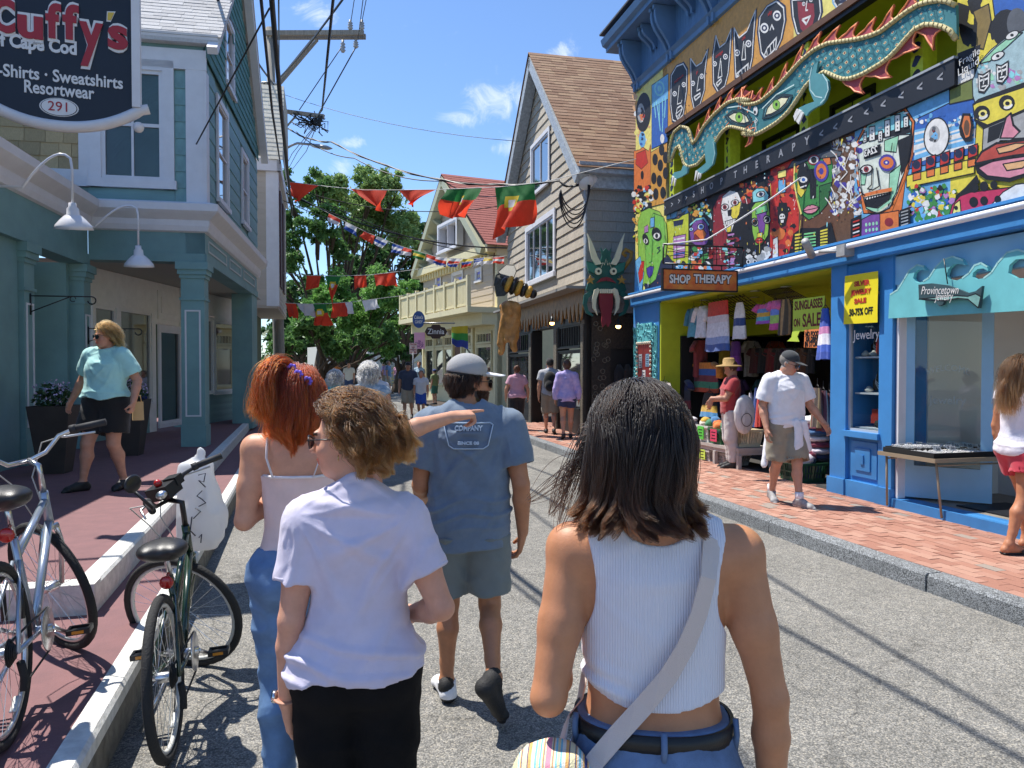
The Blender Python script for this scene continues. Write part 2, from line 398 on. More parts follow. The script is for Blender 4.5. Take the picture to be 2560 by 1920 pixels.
BASE=dict(hipR=(.085,0,.89),kneeR=(.088,.015,.48),ankR=(.085,-.02,.085),toeR=(.1,.13,.03),hipL=(-.085,0,.89),kneeL=(-.088,.015,.48),ankL=(-.085,-.02,.085),toeL=(-.1,.13,.03),shR=(.165,-.01,1.385),elR=(.215,-.03,1.10),wrR=(.225,.03,.865),hdR=(.05,.2,-1),pnR=(-1,.1,0),cuR=.5,ptR=0,shL=(-.165,-.01,1.385),elL=(-.215,-.03,1.10),wrL=(-.225,.03,.865),hdL=(-.05,.2,-1),pnL=(1,.1,0),cuL=.5,ptL=0,head=(0,.01,1.59),hyaw=0,hpitch=0,htilt=0)
FEM=[(.79,0,.0,.08,.07),(.84,0,-.01,.155,.115),(.90,0,-.015,.172,.125),(.96,0,-.012,.158,.115),(1.02,0,0,.138,.1),(1.08,0,.005,.126,.09),(1.16,0,.005,.13,.092),(1.24,0,.012,.142,.108),(1.30,0,.008,.15,.108),(1.36,0,-.01,.152,.092),(1.40,0,-.018,.125,.074),(1.435,0,-.022,.07,.055)]
MAL=[(.79,0,0,.08,.08),(.84,0,-.005,.15,.115),(.90,0,-.01,.162,.12),(.97,0,-.005,.155,.112),(1.05,0,.0,.15,.105),(1.12,0,.003,.152,.105),(1.20,0,.005,.16,.112),(1.28,0,.003,.172,.118),(1.34,0,-.008,.178,.11),(1.39,0,-.018,.155,.088),(1.43,0,-.022,.08,.065)]
class Fig:
 """a posed figure in its own frame (faces +Y, right hand at +X), 1.70 m tall before scaling"""
 def __init__(s,H=1.7,sex='f',heavy=0.0,**pose):
  s.J={k:(np.array(v,float)if isinstance(v,(tuple,list))else v)for k,v in BASE.items()}
  s.sex,s.heavy=sex,heavy
  if sex=='m':
   for k in 'RL':
    g=1 if k=='R' else-1
    s.J['sh'+k][0]=.188*g;s.J['el'+k][0]=.235*g;s.J['wr'+k][0]=.245*g
  if heavy:
   for k in 'RL':
    g=1 if k=='R' else-1
    for j in('el','wr'):s.J[j+k][0]+=heavy*.12*g
  for k,v in pose.items():s.J[k]=np.array(v,float)if isinstance(v,(tuple,list))else v
  s.k=H/1.7;s.H=H
  p=[list(r)for r in(FEM if sex=='f' else MAL)]
  for r in p:
   f=math.exp(-((r[0]-1.02)/.22)**2)*heavy;r[3]*=1+f*.55;r[4]*=1+f*.85;r[2]+=f*.02
   if r[0]<1.3 and r[0]>1.1:r[3]*=1+.15*heavy
  dz=s.J['shR'][2]-1.385
  for r in p:r[0]+=dz*float(np.clip((r[0]-1.2)/.18,0,1))
  s.prof=p;s.fat=1+heavy*.35
 def headR(s):return rot_z(-s.J['hyaw'])@rot_y(s.J['htilt'])@rot_x(-s.J['hpitch'])
 def hp(s,q):return(s.J['head']+s.headR()@np.array(q,float))
 def arm(s,S,k,grow=0.0,upto=1.0,only=None):
  J=s.J;f=s.fat*(1.0 if s.sex=='f' else 1.13);sh,el,wr=J['sh'+k],J['el'+k],J['wr'+k];g=grow
  sh2=sh*.9+V3(0,0,sh[2])*.1
  S.cone(sh2*.5+V3(0,-.01,sh[2]-.01)*.5,sh,.05+g,.055*f+g,.03)
  S.cone(sh,sh*.45+el*.55,.054*f+g,.046*f+g,.02)
  S.cone(sh*.5+el*.5,el,.047*f+g,.036*f+g,.015)
  if only=='upper':return
  S.cone(el,el*.68+wr*.32,.036*f+g,.0385*f+g,.015)
  S.cone(el*.68+wr*.32,wr,.0385*f+g,.0245*f+g,.012)
 def hand(s,S,k):
  J=s.J;w=J['wr'+k];d=nrm(J['hd'+k]);n=nrm(J['pn'+k]-d*np.dot(J['pn'+k],d));sd=np.cross(d,n)*(1 if k=='R' else-1)
  c,pt=J['cu'+k],J['pt'+k];m=1.0 if s.sex=='f' else 1.1
  for o in(-.026,-.009,.009,.026):
   S.cone(w+sd*o*.55*m,w+d*.085*m+sd*o*m,.0155*m,.0115*m,.012)
  S.cone(w-d*.01,w+d*.05,.02*m,.02*m,.015,squash=(n,.7))
  for i,(o,L)in enumerate(((.027,.072),(.009,.08),(-.009,.075),(-.026,.06))):
   p=w+d*.085*m+sd*o*m;ang=0.25
   cc=c if not pt else(0.06 if i==0 else 1.35)
   for j,fr in enumerate((.45,.32,.26)):
    ang_j=cc*(j+.6)*.9 if not(pt and i)else min(2.9,1.25*(j+1))
    q=p+(d*cos(ang_j)+n*sin(ang_j))*L*fr*m+sd*o*.05
    r0=(.0098-.0012*j)*m;S.cone(p,q,r0,r0-.0011,.003);p=q
  p=w+d*.025+sd*.022*m;q=p+(d*.72+sd*.6+n*.25)*.045*m;S.cone(p,q,.0145*m,.0115*m,.01)
  S.cone(q,q+(d*.9+sd*.12+n*.42*(1+c))*.036*m,.011*m,.0085*m,.004)
 def leg(s,S,k,grow=0.0,low=True,thin=1.0):
  J=s.J;f=s.fat;h,kn,an=J['hip'+k],J['knee'+k],J['ank'+k];g=grow;m=1.0 if s.sex=='f' else.96
  S.cone(h+V3(0,-.005,0),h*.5+kn*.5,.088*f*m+g,.073*f*m+g,.03);S.cone(h*.5+kn*.5,kn,.073*f*m+g,.053*f+g,.02)
  if not low:return
  u=nrm(an-kn);y=nrm(V3(0,-1,0)-u*np.dot(V3(0,-1,0),u));c=kn*.68+an*.32+y*.017
  S.cone(kn,c,.05*f+g,.054*f*m+g,.02);S.cone(c,kn*.25+an*.75,.054*f*m+g,.035*f**.5+g,.02);S.cone(kn*.25+an*.75,an,.035*f**.5+g,.034+g,.015)
 def foot(s,S,k,grow=0.0):
  J=s.J;an,to=J['ank'+k],J['toe'+k];d=nrm(to-an);
  up=nrm(np.cross(np.cross(d,V3(0,0,1)),d));sole=to-an
  he=an-nrm(V3(sole[0],sole[1],0))*.035+(V3(0,0,-.045)if abs(d[2])<.75 else d*.0-up*.045)
  S.cone(an,he,.036+grow,.03+grow,.02);S.cone(he,to,.031+grow,.026+grow,.02);S.cone(an,to,.034+grow,.018+grow,.02)
  sd=nrm(np.cross(d,up));S.cone(to,to+d*.045,.026+grow,.017+grow,.012,squash=(up,.75));S.cone(to-sd*.018,to+sd*.018+d*.01,.021+grow,.021+grow,.01)
  return he
 def headparts(s,S,fine=True):
  R=s.headR();P=s.hp;f=1+s.heavy*.12;m=1 if s.sex=='f' else 1.05
  S.ell(P((0,-.018,.035)),(.074*m,.094*m,.083*m),.015,R);S.ell(P((0,.032,-.03)),(.06*f*m,.062,.082),.025,R)
  S.ell(P((0,.056,-.088)),(.03*f*m,.032,.026),.022,R);S.ell(P((0,.03,-.075)),(.05*f*m,.045,.032),.025,R)
  if fine:
   for g in(-1,1):
    S.ell(P((.034*g,.058,-.03)),(.027*f,.026,.026),.015,R);S.ell(P((.028*g,.079,.022)),(.022,.014,.009),.014,R)
    S.ell(P((.031*g,.1,.0)),(.016,.014,.011),.012,R,sub=True);S.ell(P((.031*g,.078,.0)),(.0125,.0125,.0115),.003,R)
    S.ell(P((.075*m*g,-.008,-.008)),(.0075,.02,.031),.007,R)
   S.cone(P((0,.088,.012)),P((0,.112,-.026)),.008,.011,.01);S.ell(P((0,.11,-.03)),(.016,.012,.0095),.008,R)
   S.ell(P((0,.09,-.0565)),(.023,.0125,.0065),.006,R);S.ell(P((0,.087,-.0685)),(.02,.0125,.0075),.006,R)
  else:
   for g in(-1,1):S.ell(P((.075*m*g,-.008,-.008)),(.009,.02,.03),.01,R)
   S.cone(P((0,.088,.01)),P((0,.108,-.028)),.01,.014,.012)
 def body(s,h=.008,fine=True,feet=True,legs=True,hands=True):
  J=s.J;pts=np.array([v for v in J.values()if isinstance(v,np.ndarray)and v.shape==(3,)][:0]+[J[k]for k in J if k[:2]in('hi','kn','an','to','sh','el','wr','he')])
  lo,hi=pts.min(0)-.22,pts.max(0)+.22;lo[2]=min(-.03,pts[:,2].min()-.08)
  S=SDF(lo,hi,h/s.k);S.loft(s.prof,.03)
  if s.sex=='f' and not s.heavy:
   for g in(-1,1):S.ell((.07*g,.085,1.25),(.06,.05,.062),.03)
  for g in(-1,1):S.ell((.075*g,-.06,.875),(.085*s.fat,.075*s.fat,.085),.04)
  dz=J['shR'][2]-1.385;S.cone((0,-.02,1.40+dz),s.hp((0,-.015,-.07)),.058 if s.sex=='f' else.07,.051 if s.sex=='f' else.062,.03)
  for g in(-1,1):S.cone((.02*g,-.03,1.46+dz),J['shR' if g>0 else 'shL']+V3(-.03*g,-.01,.0),.04,.045,.035)
  s.headparts(S,fine)
  for k in 'RL':
   s.arm(S,k)
   if hands:s.hand(S,k)
   if legs:s.leg(S,k)
   if legs and feet:s.foot(S,k)
  me,v=S.mesh('body');return me,v
 def bounds(s,extra=.25):
  pts=np.array([s.J[k]for k in s.J if k[:2]in('hi','kn','an','to','sh','el','wr','he')]);return pts.min(0)-extra,pts.max(0)+extra
def fold(P,amp,f=(9,9,5),seed=0,ridge=True):
 n=vnoise(P*np.array(f),seed);w=vnoise(P*np.array(f)*2.3+n[:,None]*1.5,seed+3)
 if ridge:n=.5*(1-np.abs(n)*2.6).clip(0,1)**1.7-.12
 return(-amp*(n+.12+.4*w)).clip(-2.2*amp,.15*amp)
def cutplane(p,n):
 p=np.array(p);n=nrm(n);return lambda X,Y,Z:(X-p[0])*n[0]+(Y-p[1])*n[1]+(Z-p[2])*n[2]
def hair_mat(name,col,rough=.3,var=.25):
 if name in MATS:return MATS[name]
 if isinstance(col,str):col=C(col)
 m=bpy.data.materials.new(name);m.use_nodes=True;t=m.node_tree;t.nodes.clear();L=t.links.new
 b=N(t,'ShaderNodeBsdfHairPrincipled');b.model='CHIANG';b.parametrization='COLOR'
 b.inputs['Roughness'].default_value=rough+.1;b.inputs['IOR'].default_value=1.45;b.inputs['Radial Roughness'].default_value=.45;b.inputs['Random Roughness'].default_value=.3;b.inputs['Offset'].default_value=radians(2)
 at=N(t,'ShaderNodeAttribute',attribute_name='tone');hi=N(t,'ShaderNodeHairInfo')
 mr=N(t,'ShaderNodeMapRange');L(hi.outputs['Random'],mr.inputs[0]);mr.inputs[3].default_value=1-var;mr.inputs[4].default_value=1+var
 vm=N(t,'ShaderNodeVectorMath',operation='SCALE');L(at.outputs['Color'],vm.inputs[0]);L(mr.outputs[0],vm.inputs['Scale'])
 L(vm.outputs[0],b.inputs['Color']);o=N(t,'ShaderNodeOutputMaterial');L(b.outputs[0],o.inputs[0]);MATS[name]=m;return m
def strands(name,P,rad,tones,m,parent):
 """P: n x k x 3 points in the figure's frame"""
 n,k,_=P.shape;cu=bpy.data.hair_curves.new(name);cu.add_curves([k]*n)
 cu.attributes['position'].data.foreach_set('vector',P.astype(np.float32).ravel())
 ra=cu.attributes.get('radius')or cu.attributes.new('radius','FLOAT','POINT')
 tp=np.linspace(1,.35,k)[None,:]*rad*np.ones((n,1));ra.data.foreach_set('value',tp.astype(np.float32).ravel())
 tn=cu.attributes.new('tone','FLOAT_COLOR','POINT');c=np.ones((n,k,4),np.float32);c[:,:,:3]=tones;tn.data.foreach_set('color',c.ravel())
 cu.materials.append(m);o=bpy.data.objects.new(name,cu);COL.objects.link(o);o.parent=parent;return o
def stone_mat(name,cols,scale,bump,rough=.93,base=.5):
 """rolled aggregate: cells of little stones with their own tones and relief"""
 m=bpy.data.materials.new(name);m.use_nodes=True;t=m.node_tree;t.nodes.clear();L=t.links.new
 b=N(t,'ShaderNodeBsdfPrincipled',Roughness=rough);b.inputs['Specular IOR Level'].default_value=.25;o=N(t,'ShaderNodeOutputMaterial');L(b.outputs[0],o.inputs[0])
 g=N(t,'ShaderNodeNewGeometry');v=N(t,'ShaderNodeTexVoronoi',Scale=scale);L(g.outputs['Position'],v.inputs['Vector'])
 r=N(t,'ShaderNodeValToRGB');sx=N(t,'ShaderNodeSeparateColor');L(v.outputs['Color'],sx.inputs[0]);L(sx.outputs[0],r.inputs[0])
 for i,(p,c)in enumerate(cols):
  e=r.color_ramp.elements[i]if i<2 else r.color_ramp.elements.new(p);e.position=p;e.color=(*C(c),1)
 n=N(t,'ShaderNodeTexNoise',Scale=.9,Detail=6.0,Roughness=.65);L(g.outputs['Position'],n.inputs['Vector'])
 mr=N(t,'ShaderNodeMapRange');L(n.outputs['Fac'],mr.inputs[0]);mr.inputs[1].default_value=.3;mr.inputs[2].default_value=.7;mr.inputs[3].default_value=.8;mr.inputs[4].default_value=1.12
 n3=N(t,'ShaderNodeTexNoise',Scale=14.0,Detail=4.0);L(g.outputs['Position'],n3.inputs['Vector']);mr3=N(t,'ShaderNodeMapRange');L(n3.outputs['Fac'],mr3.inputs[0]);mr3.inputs[1].default_value=.3;mr3.inputs[2].default_value=.7;mr3.inputs[3].default_value=.86;mr3.inputs[4].default_value=1.1
 mm=N(t,'ShaderNodeMath',operation='MULTIPLY');L(mr.outputs[0],mm.inputs[0]);L(mr3.outputs[0],mm.inputs[1])
 edge=N(t,'ShaderNodeMapRange');L(v.outputs['Distance'],edge.inputs[0]);edge.inputs[1].default_value=.25;edge.inputs[2].default_value=.75;edge.inputs[3].default_value=1.05;edge.inputs[4].default_value=.55
 m2=N(t,'ShaderNodeMath',operation='MULTIPLY');L(mm.outputs[0],m2.inputs[0]);L(edge.outputs[0],m2.inputs[1])
 if name=='worn_asphalt':
  nw=N(t,'ShaderNodeTexNoise',Scale=1.7,Detail=5.0);L(g.outputs['Position'],nw.inputs['Vector']);ad=N(t,'ShaderNodeVectorMath',operation='MULTIPLY_ADD');L(nw.outputs['Color'],ad.inputs[0]);ad.inputs[1].default_value=(.9,.9,0);L(g.outputs['Position'],ad.inputs[2])
  cv=N(t,'ShaderNodeTexVoronoi',Scale=.42,feature='DISTANCE_TO_EDGE');L(ad.outputs[0],cv.inputs['Vector']);cm=N(t,'ShaderNodeMapRange');L(cv.outputs['Distance'],cm.inputs[0]);cm.inputs[1].default_value=.001;cm.inputs[2].default_value=.006;cm.inputs[3].default_value=.74;cm.inputs[4].default_value=1
  sn=N(t,'ShaderNodeTexNoise',Scale=.55,Detail=8.0,Roughness=.7);L(ad.outputs[0],sn.inputs['Vector']);sm_=N(t,'ShaderNodeMapRange');L(sn.outputs['Fac'],sm_.inputs[0]);sm_.inputs[1].default_value=.56;sm_.inputs[2].default_value=.72;sm_.inputs[3].default_value=1;sm_.inputs[4].default_value=.76
  m5=N(t,'ShaderNodeMath',operation='MULTIPLY');L(cm.outputs[0],m5.inputs[0]);L(sm_.outputs[0],m5.inputs[1]);m6=N(t,'ShaderNodeMath',operation='MULTIPLY');L(m2.outputs[0],m6.inputs[0]);L(m5.outputs[0],m6.inputs[1]);m2=m6
 vs=N(t,'ShaderNodeVectorMath',operation='SCALE');L(r.outputs[0],vs.inputs[0]);L(m2.outputs[0],vs.inputs['Scale']);L(vs.outputs[0],b.inputs['Base Color'])
 bp=N(t,'ShaderNodeBump',Strength=1.0,Distance=bump,invert=True);L(v.outputs['Distance'],bp.inputs['Height']);L(bp.outputs[0],b.inputs['Normal']);MATS[name]=m;return m
asphalt=stone_mat('worn_asphalt',((0,'#6b6a67'),(.25,'#81807b'),(.5,'#8f8d88'),(.75,'#9b9892'),(.93,'#afa99d')),125,.0026)
granite=stone_mat('granite',((0,'#5a5d5e'),(.3,'#7c7f80'),(.6,'#94979a'),(.9,'#aeb2b4')),130,.0025)
def sheet(name,xs,zf,y0,y1,step,m,kind='structure'):
 ys=[y0]
 while ys[-1]<y1:ys.append(min(y1,ys[-1]+step))
 vs=[(x,y,zf(x,y))for y in ys for x in xs];n=len(xs)
 fs=[(j*n+i,j*n+i+1,(j+1)*n+i+1,(j+1)*n+i)for j in range(len(ys)-1)for i in range(n-1)]
 mb=MB();mb.smooth=True;o=mb.add(vs,fs).build(name,m);o['kind']=kind;return o
sheet('ground',[-900,-60,-9,12,60,900],lambda x,y:road_z(min(y,70))-.3,-30,900,30,mat('packed_earth','#6f6a60',.95,var=.2,vscale=2,bump=.5,bscale=60))
sheet('road',[-30,-9,-1.1,0,1,2,3,4.8,9,30],lambda x,y:road_z(y)-.006*(x-1.9)**2*.25*(abs(x-1.9)<6),-8,75,1.0,asphalt)
kerb=empty('kerb',(4.7,4,0));kerb['kind']='structure'
y=-1.0;i=0
KX=lambda y:4.62+.012*max(0,y-5)
while y<27:
 L_=(1.9,2.3,1.6,2.1)[i%4];mb=MB();x0,x1,za,zb=KX(y),KX(y+L_),road_z(y),road_z(y+L_);g=.008;jx=RND.uniform(-.006,.006)
 vs=[]
 for(yy,xx,zz)in((y+g,x0,za),(y+L_-g,x1,zb)):
  vs+=[(xx+jx,yy,zz-.12),(xx+jx+.006,yy,zz+.112),(xx+jx+.022,yy,zz+.131),(xx+jx+.155,yy,zz+.133),(xx+jx+.16,yy,zz-.12)]
 mb.add(vs,[(0,5,6,1),(1,6,7,2),(2,7,8,3),(3,8,9,4),(0,1,2,3,4),(9,8,7,6,5)]);mb.build('kerb_stone',granite,kerb);y+=L_;i+=1
walk=sheet('pavement',[4.78,6.9,9.5],lambda x,y:road_z(y)+.098,-2,34,1.0,mat('sand_joint','#4b413a',.95,var=.3,vscale=40))
brick_ms=[mat('brick_%s'%n,c,.85,var=.22,vscale=24,bump=.5,bscale=160)for n,c in(('red','#aa7a67'),('rose','#b08371'),('rust','#a27260'),('salmon','#b68b78'),('grey','#9b8d82'))]
cand=[]
for c in range(17):
 x=4.84+c*.1045;off=(c%2)*.105+RND.uniform(-.02,.02)
 for j in range(100):
  yy=.4+off+j*.2105
  if yy>20:continue
  p=Vector((x+KX(yy)-4.62,yy,.13+road_z(yy)));q=p-CP;dpt=q.dot(CR@Vector((0,0,-1)));lat=q.dot(CR@Vector((1,0,0)))
  cand.append((dpt if dpt>1 and 512+760*lat/dpt<1050 else 99,p))
cand.sort(key=lambda a:a[0]);rest=MB()
for i,(dd,p)in enumerate(cand):
 m=RND.choice(brick_ms[:4]*5+brick_ms[4:]);R=Matrix.Rotation(RND.gauss(0,.012),3,'Z')@Matrix.Rotation(RND.gauss(0,.006),3,'X')@Matrix.Rotation(RND.gauss(0,.01),3,'Y')
 M=boxM(p+Vector((0,0,-.03+RND.gauss(0,.0016))),(.0985,.204,.06),R)
 if i<298:piece('brick',m,walk,M)
 else:
  rest.mat(m);rest.cbox((0,0,0),(1,1,1),M)
o=rest.build('brick',None,walk);o['kind']='stuff'
red=mat('red_deck_paint','#80595a',.75,var=.16,vscale=7,bump=.35,bscale=90,col2='#725052');wht=mat('chipped_white_paint','#d3d2cc',.75,var=.2,vscale=16,bump=.4,bscale=70);conc=mat('old_concrete','#77736a',.95,var=.35,vscale=12,bump=1,bscale=60)
def deck_z(x,y):return.42+.035*clamp((-1.25-x)/2.6,0,1.6)
mb=MB().mat(red)
EX=lambda y:-1.22-.005*(y-5)
vs=[];ys=[5.15,9,13,17,21]
for y in ys:vs+=[(EX(y)-.13,y,deck_z(-1.3,y)),(-4,y,deck_z(-4,y)),(-9,y,deck_z(-9,y))]
mb.add(vs,[(3*j+i,3*j+3+i,3*j+4+i,3*j+1+i)for j in range(4)for i in range(2)]);deck=mb.build('platform');deck['kind']='structure'
mb=MB().mat(wht);vs=[]
for y in(5.02,21):vs+=[(EX(y),y,.14),(EX(y),y,.41),(EX(y)-.015,y,.427),(EX(y)-.13,y,.43),(EX(y)-.13,y,.14)]
mb.add(vs,[(0,5,6,1),(1,6,7,2),(2,7,8,3),(3,8,9,4),(4,3,2,1,0)]);mb.build('step_edge',None,deck)
mb=MB().mat(wht);mb.box((-9,5.0,.14),(EX(5)-.002,5.15,.432));mb.build('step_edge',None,deck)
low=sheet('ramp',[-9,-4,-.92],lambda x,y:.25,-3,21.4,4.0,red)
mb=MB().mat(wht);KL=lambda y:-.82-.003*(y-3)
vs=[]
for y in(-3,21.4):vs+=[(KL(y)-.105,y,.16),(KL(y)-.105,y,.256),(KL(y)-.015,y,.256),(KL(y),y,.235),(KL(y),y,.18)]
mb.add(vs,[(0,1,6,5),(1,2,7,6),(2,3,8,7),(3,4,9,8)]);lk=mb.build('left_kerb');lk['kind']='structure'
mb=MB().mat(conc);mb.box((-1.2,-3,-.2),(-.838,21.4,.178));mb.build('kerb_base',None,lk)
teal=mat('teal_paint','#729798',.6,var=.14,vscale=1.6,bump=.2,bscale=45,rnd=.05);teal_d=mat('teal_shingle','#4d7f7c',.7,rnd=.16,var=.12,bump=.3,bscale=60,stretch=(6,6,1))
white=mat('white_trim','#d8d8dc',.55,var=.05,vscale=5,bump=.1,bscale=40);cream=mat('porch_cream','#e4e2dc',.6,var=.06)  # cream is the off-white of the porch walls and window frames
cedar=mat('cedar_shingle','#b59f78',.85,rnd=.16,var=.16,vscale=9,stretch=(5,5,1),bump=.4,bscale=40);roofw=mat('pale_roof_shingle','#b9b7b5',.9,rnd=.12,var=.12,vscale=20,bump=.5,bscale=200)
pane_m=glass_mat('dark_window_glass',(.018,.024,.035),.04);shop_in=mat('dim_interior','#3a342c',.9,var=.3,vscale=3)
PA=lambda*a:empty(*a)
def boards(parent,pl,u0,u1,z0,z1,h,m,skip=(),off=.0,th=.02,name='board',tilt=.05,seg=None,lim=None):
 n=max(1,round((z1-z0)/h));h=(z1-z0)/n
 for i in range(n):
  a,b=z0+i*h,z0+(i+1)*h;iv=[(u0,u1)]
  if lim:iv=[lim((a+b)/2)]
  for(s0,s1,q0,q1)in skip:
   if q0<b-.02 and q1>a+.02:
    nv=[]
    for(p,q)in iv:
     if s1<=p or s0>=q:nv.append((p,q))
     else:
      if s0-p>.03:nv.append((p,s0))
      if q-s1>.03:nv.append((s1,q))
    iv=nv
  for(p,q)in iv:
   if q-p<.03:continue
   cuts=[p]
   if seg:
    x=p+RND.uniform(.3,1)*seg
    while x<q-.3:cuts.append(x);x+=seg*RND.uniform(.7,1.3)
   cuts.append(q)
   for c0,c1 in zip(cuts,cuts[1:]):
    R=basis(pl.t,pl.n,Vector((0,0,1)))@Matrix.Rotation(tilt,3,'X')
    piece(name,m,parent,boxM(pl.P((c0+c1)/2,(a+b)/2,off+th*.5),(c1-c0-.004,th,h*1.04),R))
class Frame:
 """a sloping surface: origin, along, up the slope, outward"""
 def __init__(s,o,eu,ev):s.o,s.eu,s.ev=Vector(o),Vector(eu).normalized(),Vector(ev).normalized();s.n=s.eu.cross(s.ev)
def plframe(pl,flip=False):
 f=Frame(pl.o,pl.t,(0,0,1));f.n=pl.n;return f
def tiles(parent,name,fr,u0,u1,v0,v1,w,h,m,th=.018,stag=.5,limit=300,ok=None,wj=.0,tilt=.06,gap=.004,skip=(),over=1.12,ms=None,off=0.0):
 c=[];nr=max(1,round((v1-v0)/h));h=(v1-v0)/nr
 for i in range(nr):
  v=v0+(i+.5)*h;u=u0-(i%2)*w*stag-RND.uniform(0,w*.2)*(wj>0)
  while u<u1:
   ww=w*(1+RND.uniform(-wj,wj));a,b=max(u,u0),min(u+ww,u1);u+=ww
   if b-a<.025:continue
   x=(a+b)/2
   if ok and not ok(x,v):continue
   if any(s0<x<s1 and q0<v<q1 for s0,s1,q0,q1 in skip):continue
   p=fr.o+fr.eu*x+fr.ev*v+fr.n*(off+th*.6+RND.uniform(-.002,.003));q=p-CP;d=max(.5,q.dot(CR@Vector((0,0,-1))));px=512+760*q.dot(CR@Vector((1,0,0)))/d;py=384-760*q.dot(CR@Vector((0,1,0)))/d
   c.append(((0 if-20<px<1044 and-20<py<788 else 1000)+d,p,b-a-gap))
 c.sort(key=lambda t:t[0]);R=basis(fr.eu,fr.n,fr.ev)if fr.eu.cross(fr.n).dot(fr.ev)>0 else basis(fr.eu,fr.n,fr.ev);R=R@Matrix.Rotation(tilt,3,'X');rest=MB()
 for i,(d,p,ww)in enumerate(c):
  mm=RND.choice(ms)if ms else m;M=boxM(p,(ww,th,h*over),R)
  if i<limit:piece(name,mm,parent,M)
  else:rest.mat(mm);rest.cbox((0,0,0),(1,1,1),M)
 if rest.v:o=rest.build(name,None,parent);o['kind']='stuff'
def pbox(mb,pl,u0,u1,z0,z1,o0,o1):return mb.box((u0,o0,z0),(u1,o1,z1),pl.M())
def window(parent,pl,u0,u1,z0,z1,fm=None,gm=None,bars=(1,2),trim=.1,off=.02,sash=.04,sill=True,name='window',deep=.03):
 """trim boards proud of the wall, sash set back, glass behind"""
 if u1<u0:u0,u1=u1,u0
 fm,gm=fm or white,gm or pane_m;mb=MB().mat(fm)
 pbox(mb,pl,u0-trim,u0,z0-trim*.8,z1+trim,off,off+.035);pbox(mb,pl,u1,u1+trim,z0-trim*.8,z1+trim,off,off+.035);pbox(mb,pl,u0,u1,z1,z1+trim,off,off+.035)
 if sill:pbox(mb,pl,u0-trim*1.2,u1+trim*1.2,z0-trim*.8,z0,off,off+.07)
 else:pbox(mb,pl,u0,u1,z0-trim*.8,z0,off,off+.034)
 for a,b,c,d in((u0,u0+sash,z0,z1),(u1-sash,u1,z0,z1),(u0+sash,u1-sash,z0,z0+sash),(u0+sash,u1-sash,z1-sash,z1)):pbox(mb,pl,a,b,c,d,off-deep,off+.012)
 nx,ny=bars
 for i in range(1,nx):x=u0+(u1-u0)*i/nx;pbox(mb,pl,x-sash*.3,x+sash*.3,z0+sash,z1-sash,off-deep,off+.006)
 for j in range(1,ny):z=z0+(z1-z0)*j/ny;pbox(mb,pl,u0+sash,u1-sash,z-sash*.45,z+sash*.45,off-deep,off+.009)
 w=mb.build(name,None,parent);g=MB();pbox(g,pl,u0+sash*.5,u1-sash*.5,z0+sash*.5,z1-sash*.5,off-deep+.004,off-deep+.01);g.build('pane',gm,w);return w
def win_px(parent,pl,x0,x1,yt,yb,**k):
 u0,zt=pl.hit(x0,yt);u1,_=pl.hit(x1,yt);_,zb=pl.hit(x0,yb);return window(parent,pl,u0,u1,zb,zt,**k)
LS=Plane(-1.58,13.4,4,-1);LF=Plane(-1.58,13.4,-86,1);LW=Plane(-3.34,13.52,184,1)
tb=empty('teal_shop_building',(-3,15,.4),'teal painted shop building with white trim, corner porch and pale shingle roof','building')
ZC0,ZC1=3.95,4.36
EAVE=6.98;ULEN=6.3;PK=3.15;PZ=EAVE+3.2
mb=MB().mat(teal);pbox(mb,LF,.0,6,ZC1-.3,EAVE,-.12,0);pbox(mb,LS,0,ULEN,ZC1-.3,EAVE-.15,-.12,0)
mb.prism([(-.02,EAVE-.15),(ULEN+.02,EAVE-.15),(PK,PZ-.1)],-.12,-.0,1,LS.M());mb.build('wall',None,tb)
w1u0,w1zt=LF.hit(163,72);w1u1,_=LF.hit(101,72);_,w1zb=LF.hit(130,180)
window(tb,LF,w1u0,w1u1,w1zb,w1zt,bars=(2,2),trim=.17,sash=.06)
shu=w1u1+.2
boards(tb,LF,.27,w1u0-.17,ZC1+.02,EAVE-.45,.275,teal,th=.024)
boards(tb,LF,w1u0-.17,shu,ZC1+.02,w1zb-.15,.275,teal,th=.024)
mb=MB().mat(white);pbox(mb,LF,0,.27,ZC1,EAVE-.42,.0,.05);pbox(mb,LS,-.045,.2,ZC1,EAVE-.42,.0,.045);pbox(mb,LF,-.05,6,EAVE-.42,EAVE-.1,.0,.055);pbox(mb,LF,shu,6,w1zb-.14,w1zb+.12,.0,.05);pbox(mb,LF,w1u1+.17,w1u1+.33,w1zb-.14,EAVE-.42,.0,.045);mb.build('trim_board',None,tb)
tiles(tb,'shingle',plframe(LF),w1u1+.33,6,w1zb+.12,EAVE-.42,.26,.2,cedar,wj=.4,limit=120,gap=.006)
mb=MB().mat(white);mb.prism([(.0,EAVE-.02),(.14,EAVE+.0),(.17,EAVE+.12),(.0,EAVE+.12)],-.25,6,0,LF.M());mb.build('gutter',None,tb)
slope_up=(LS.t*PK+Vector((0,0,PZ-EAVE-.1))).normalized();rl=math.hypot(PK+.15,PZ-EAVE)
ro=LF.P(-.3,EAVE+.08,.15)
mb=MB().mat(roofw);a,b=ro,ro+LF.t*7;mb.add([a,b,b+slope_up*rl,a+slope_up*rl,a-Vector((0,0,.1)),b-Vector((0,0,.1)),b+slope_up*rl-Vector((0,0,.1)),a+slope_up*rl-Vector((0,0,.1))],[(0,1,2,3),(7,6,5,4),(0,4,5,1),(3,2,6,7),(0,3,7,4),(1,5,6,2)])
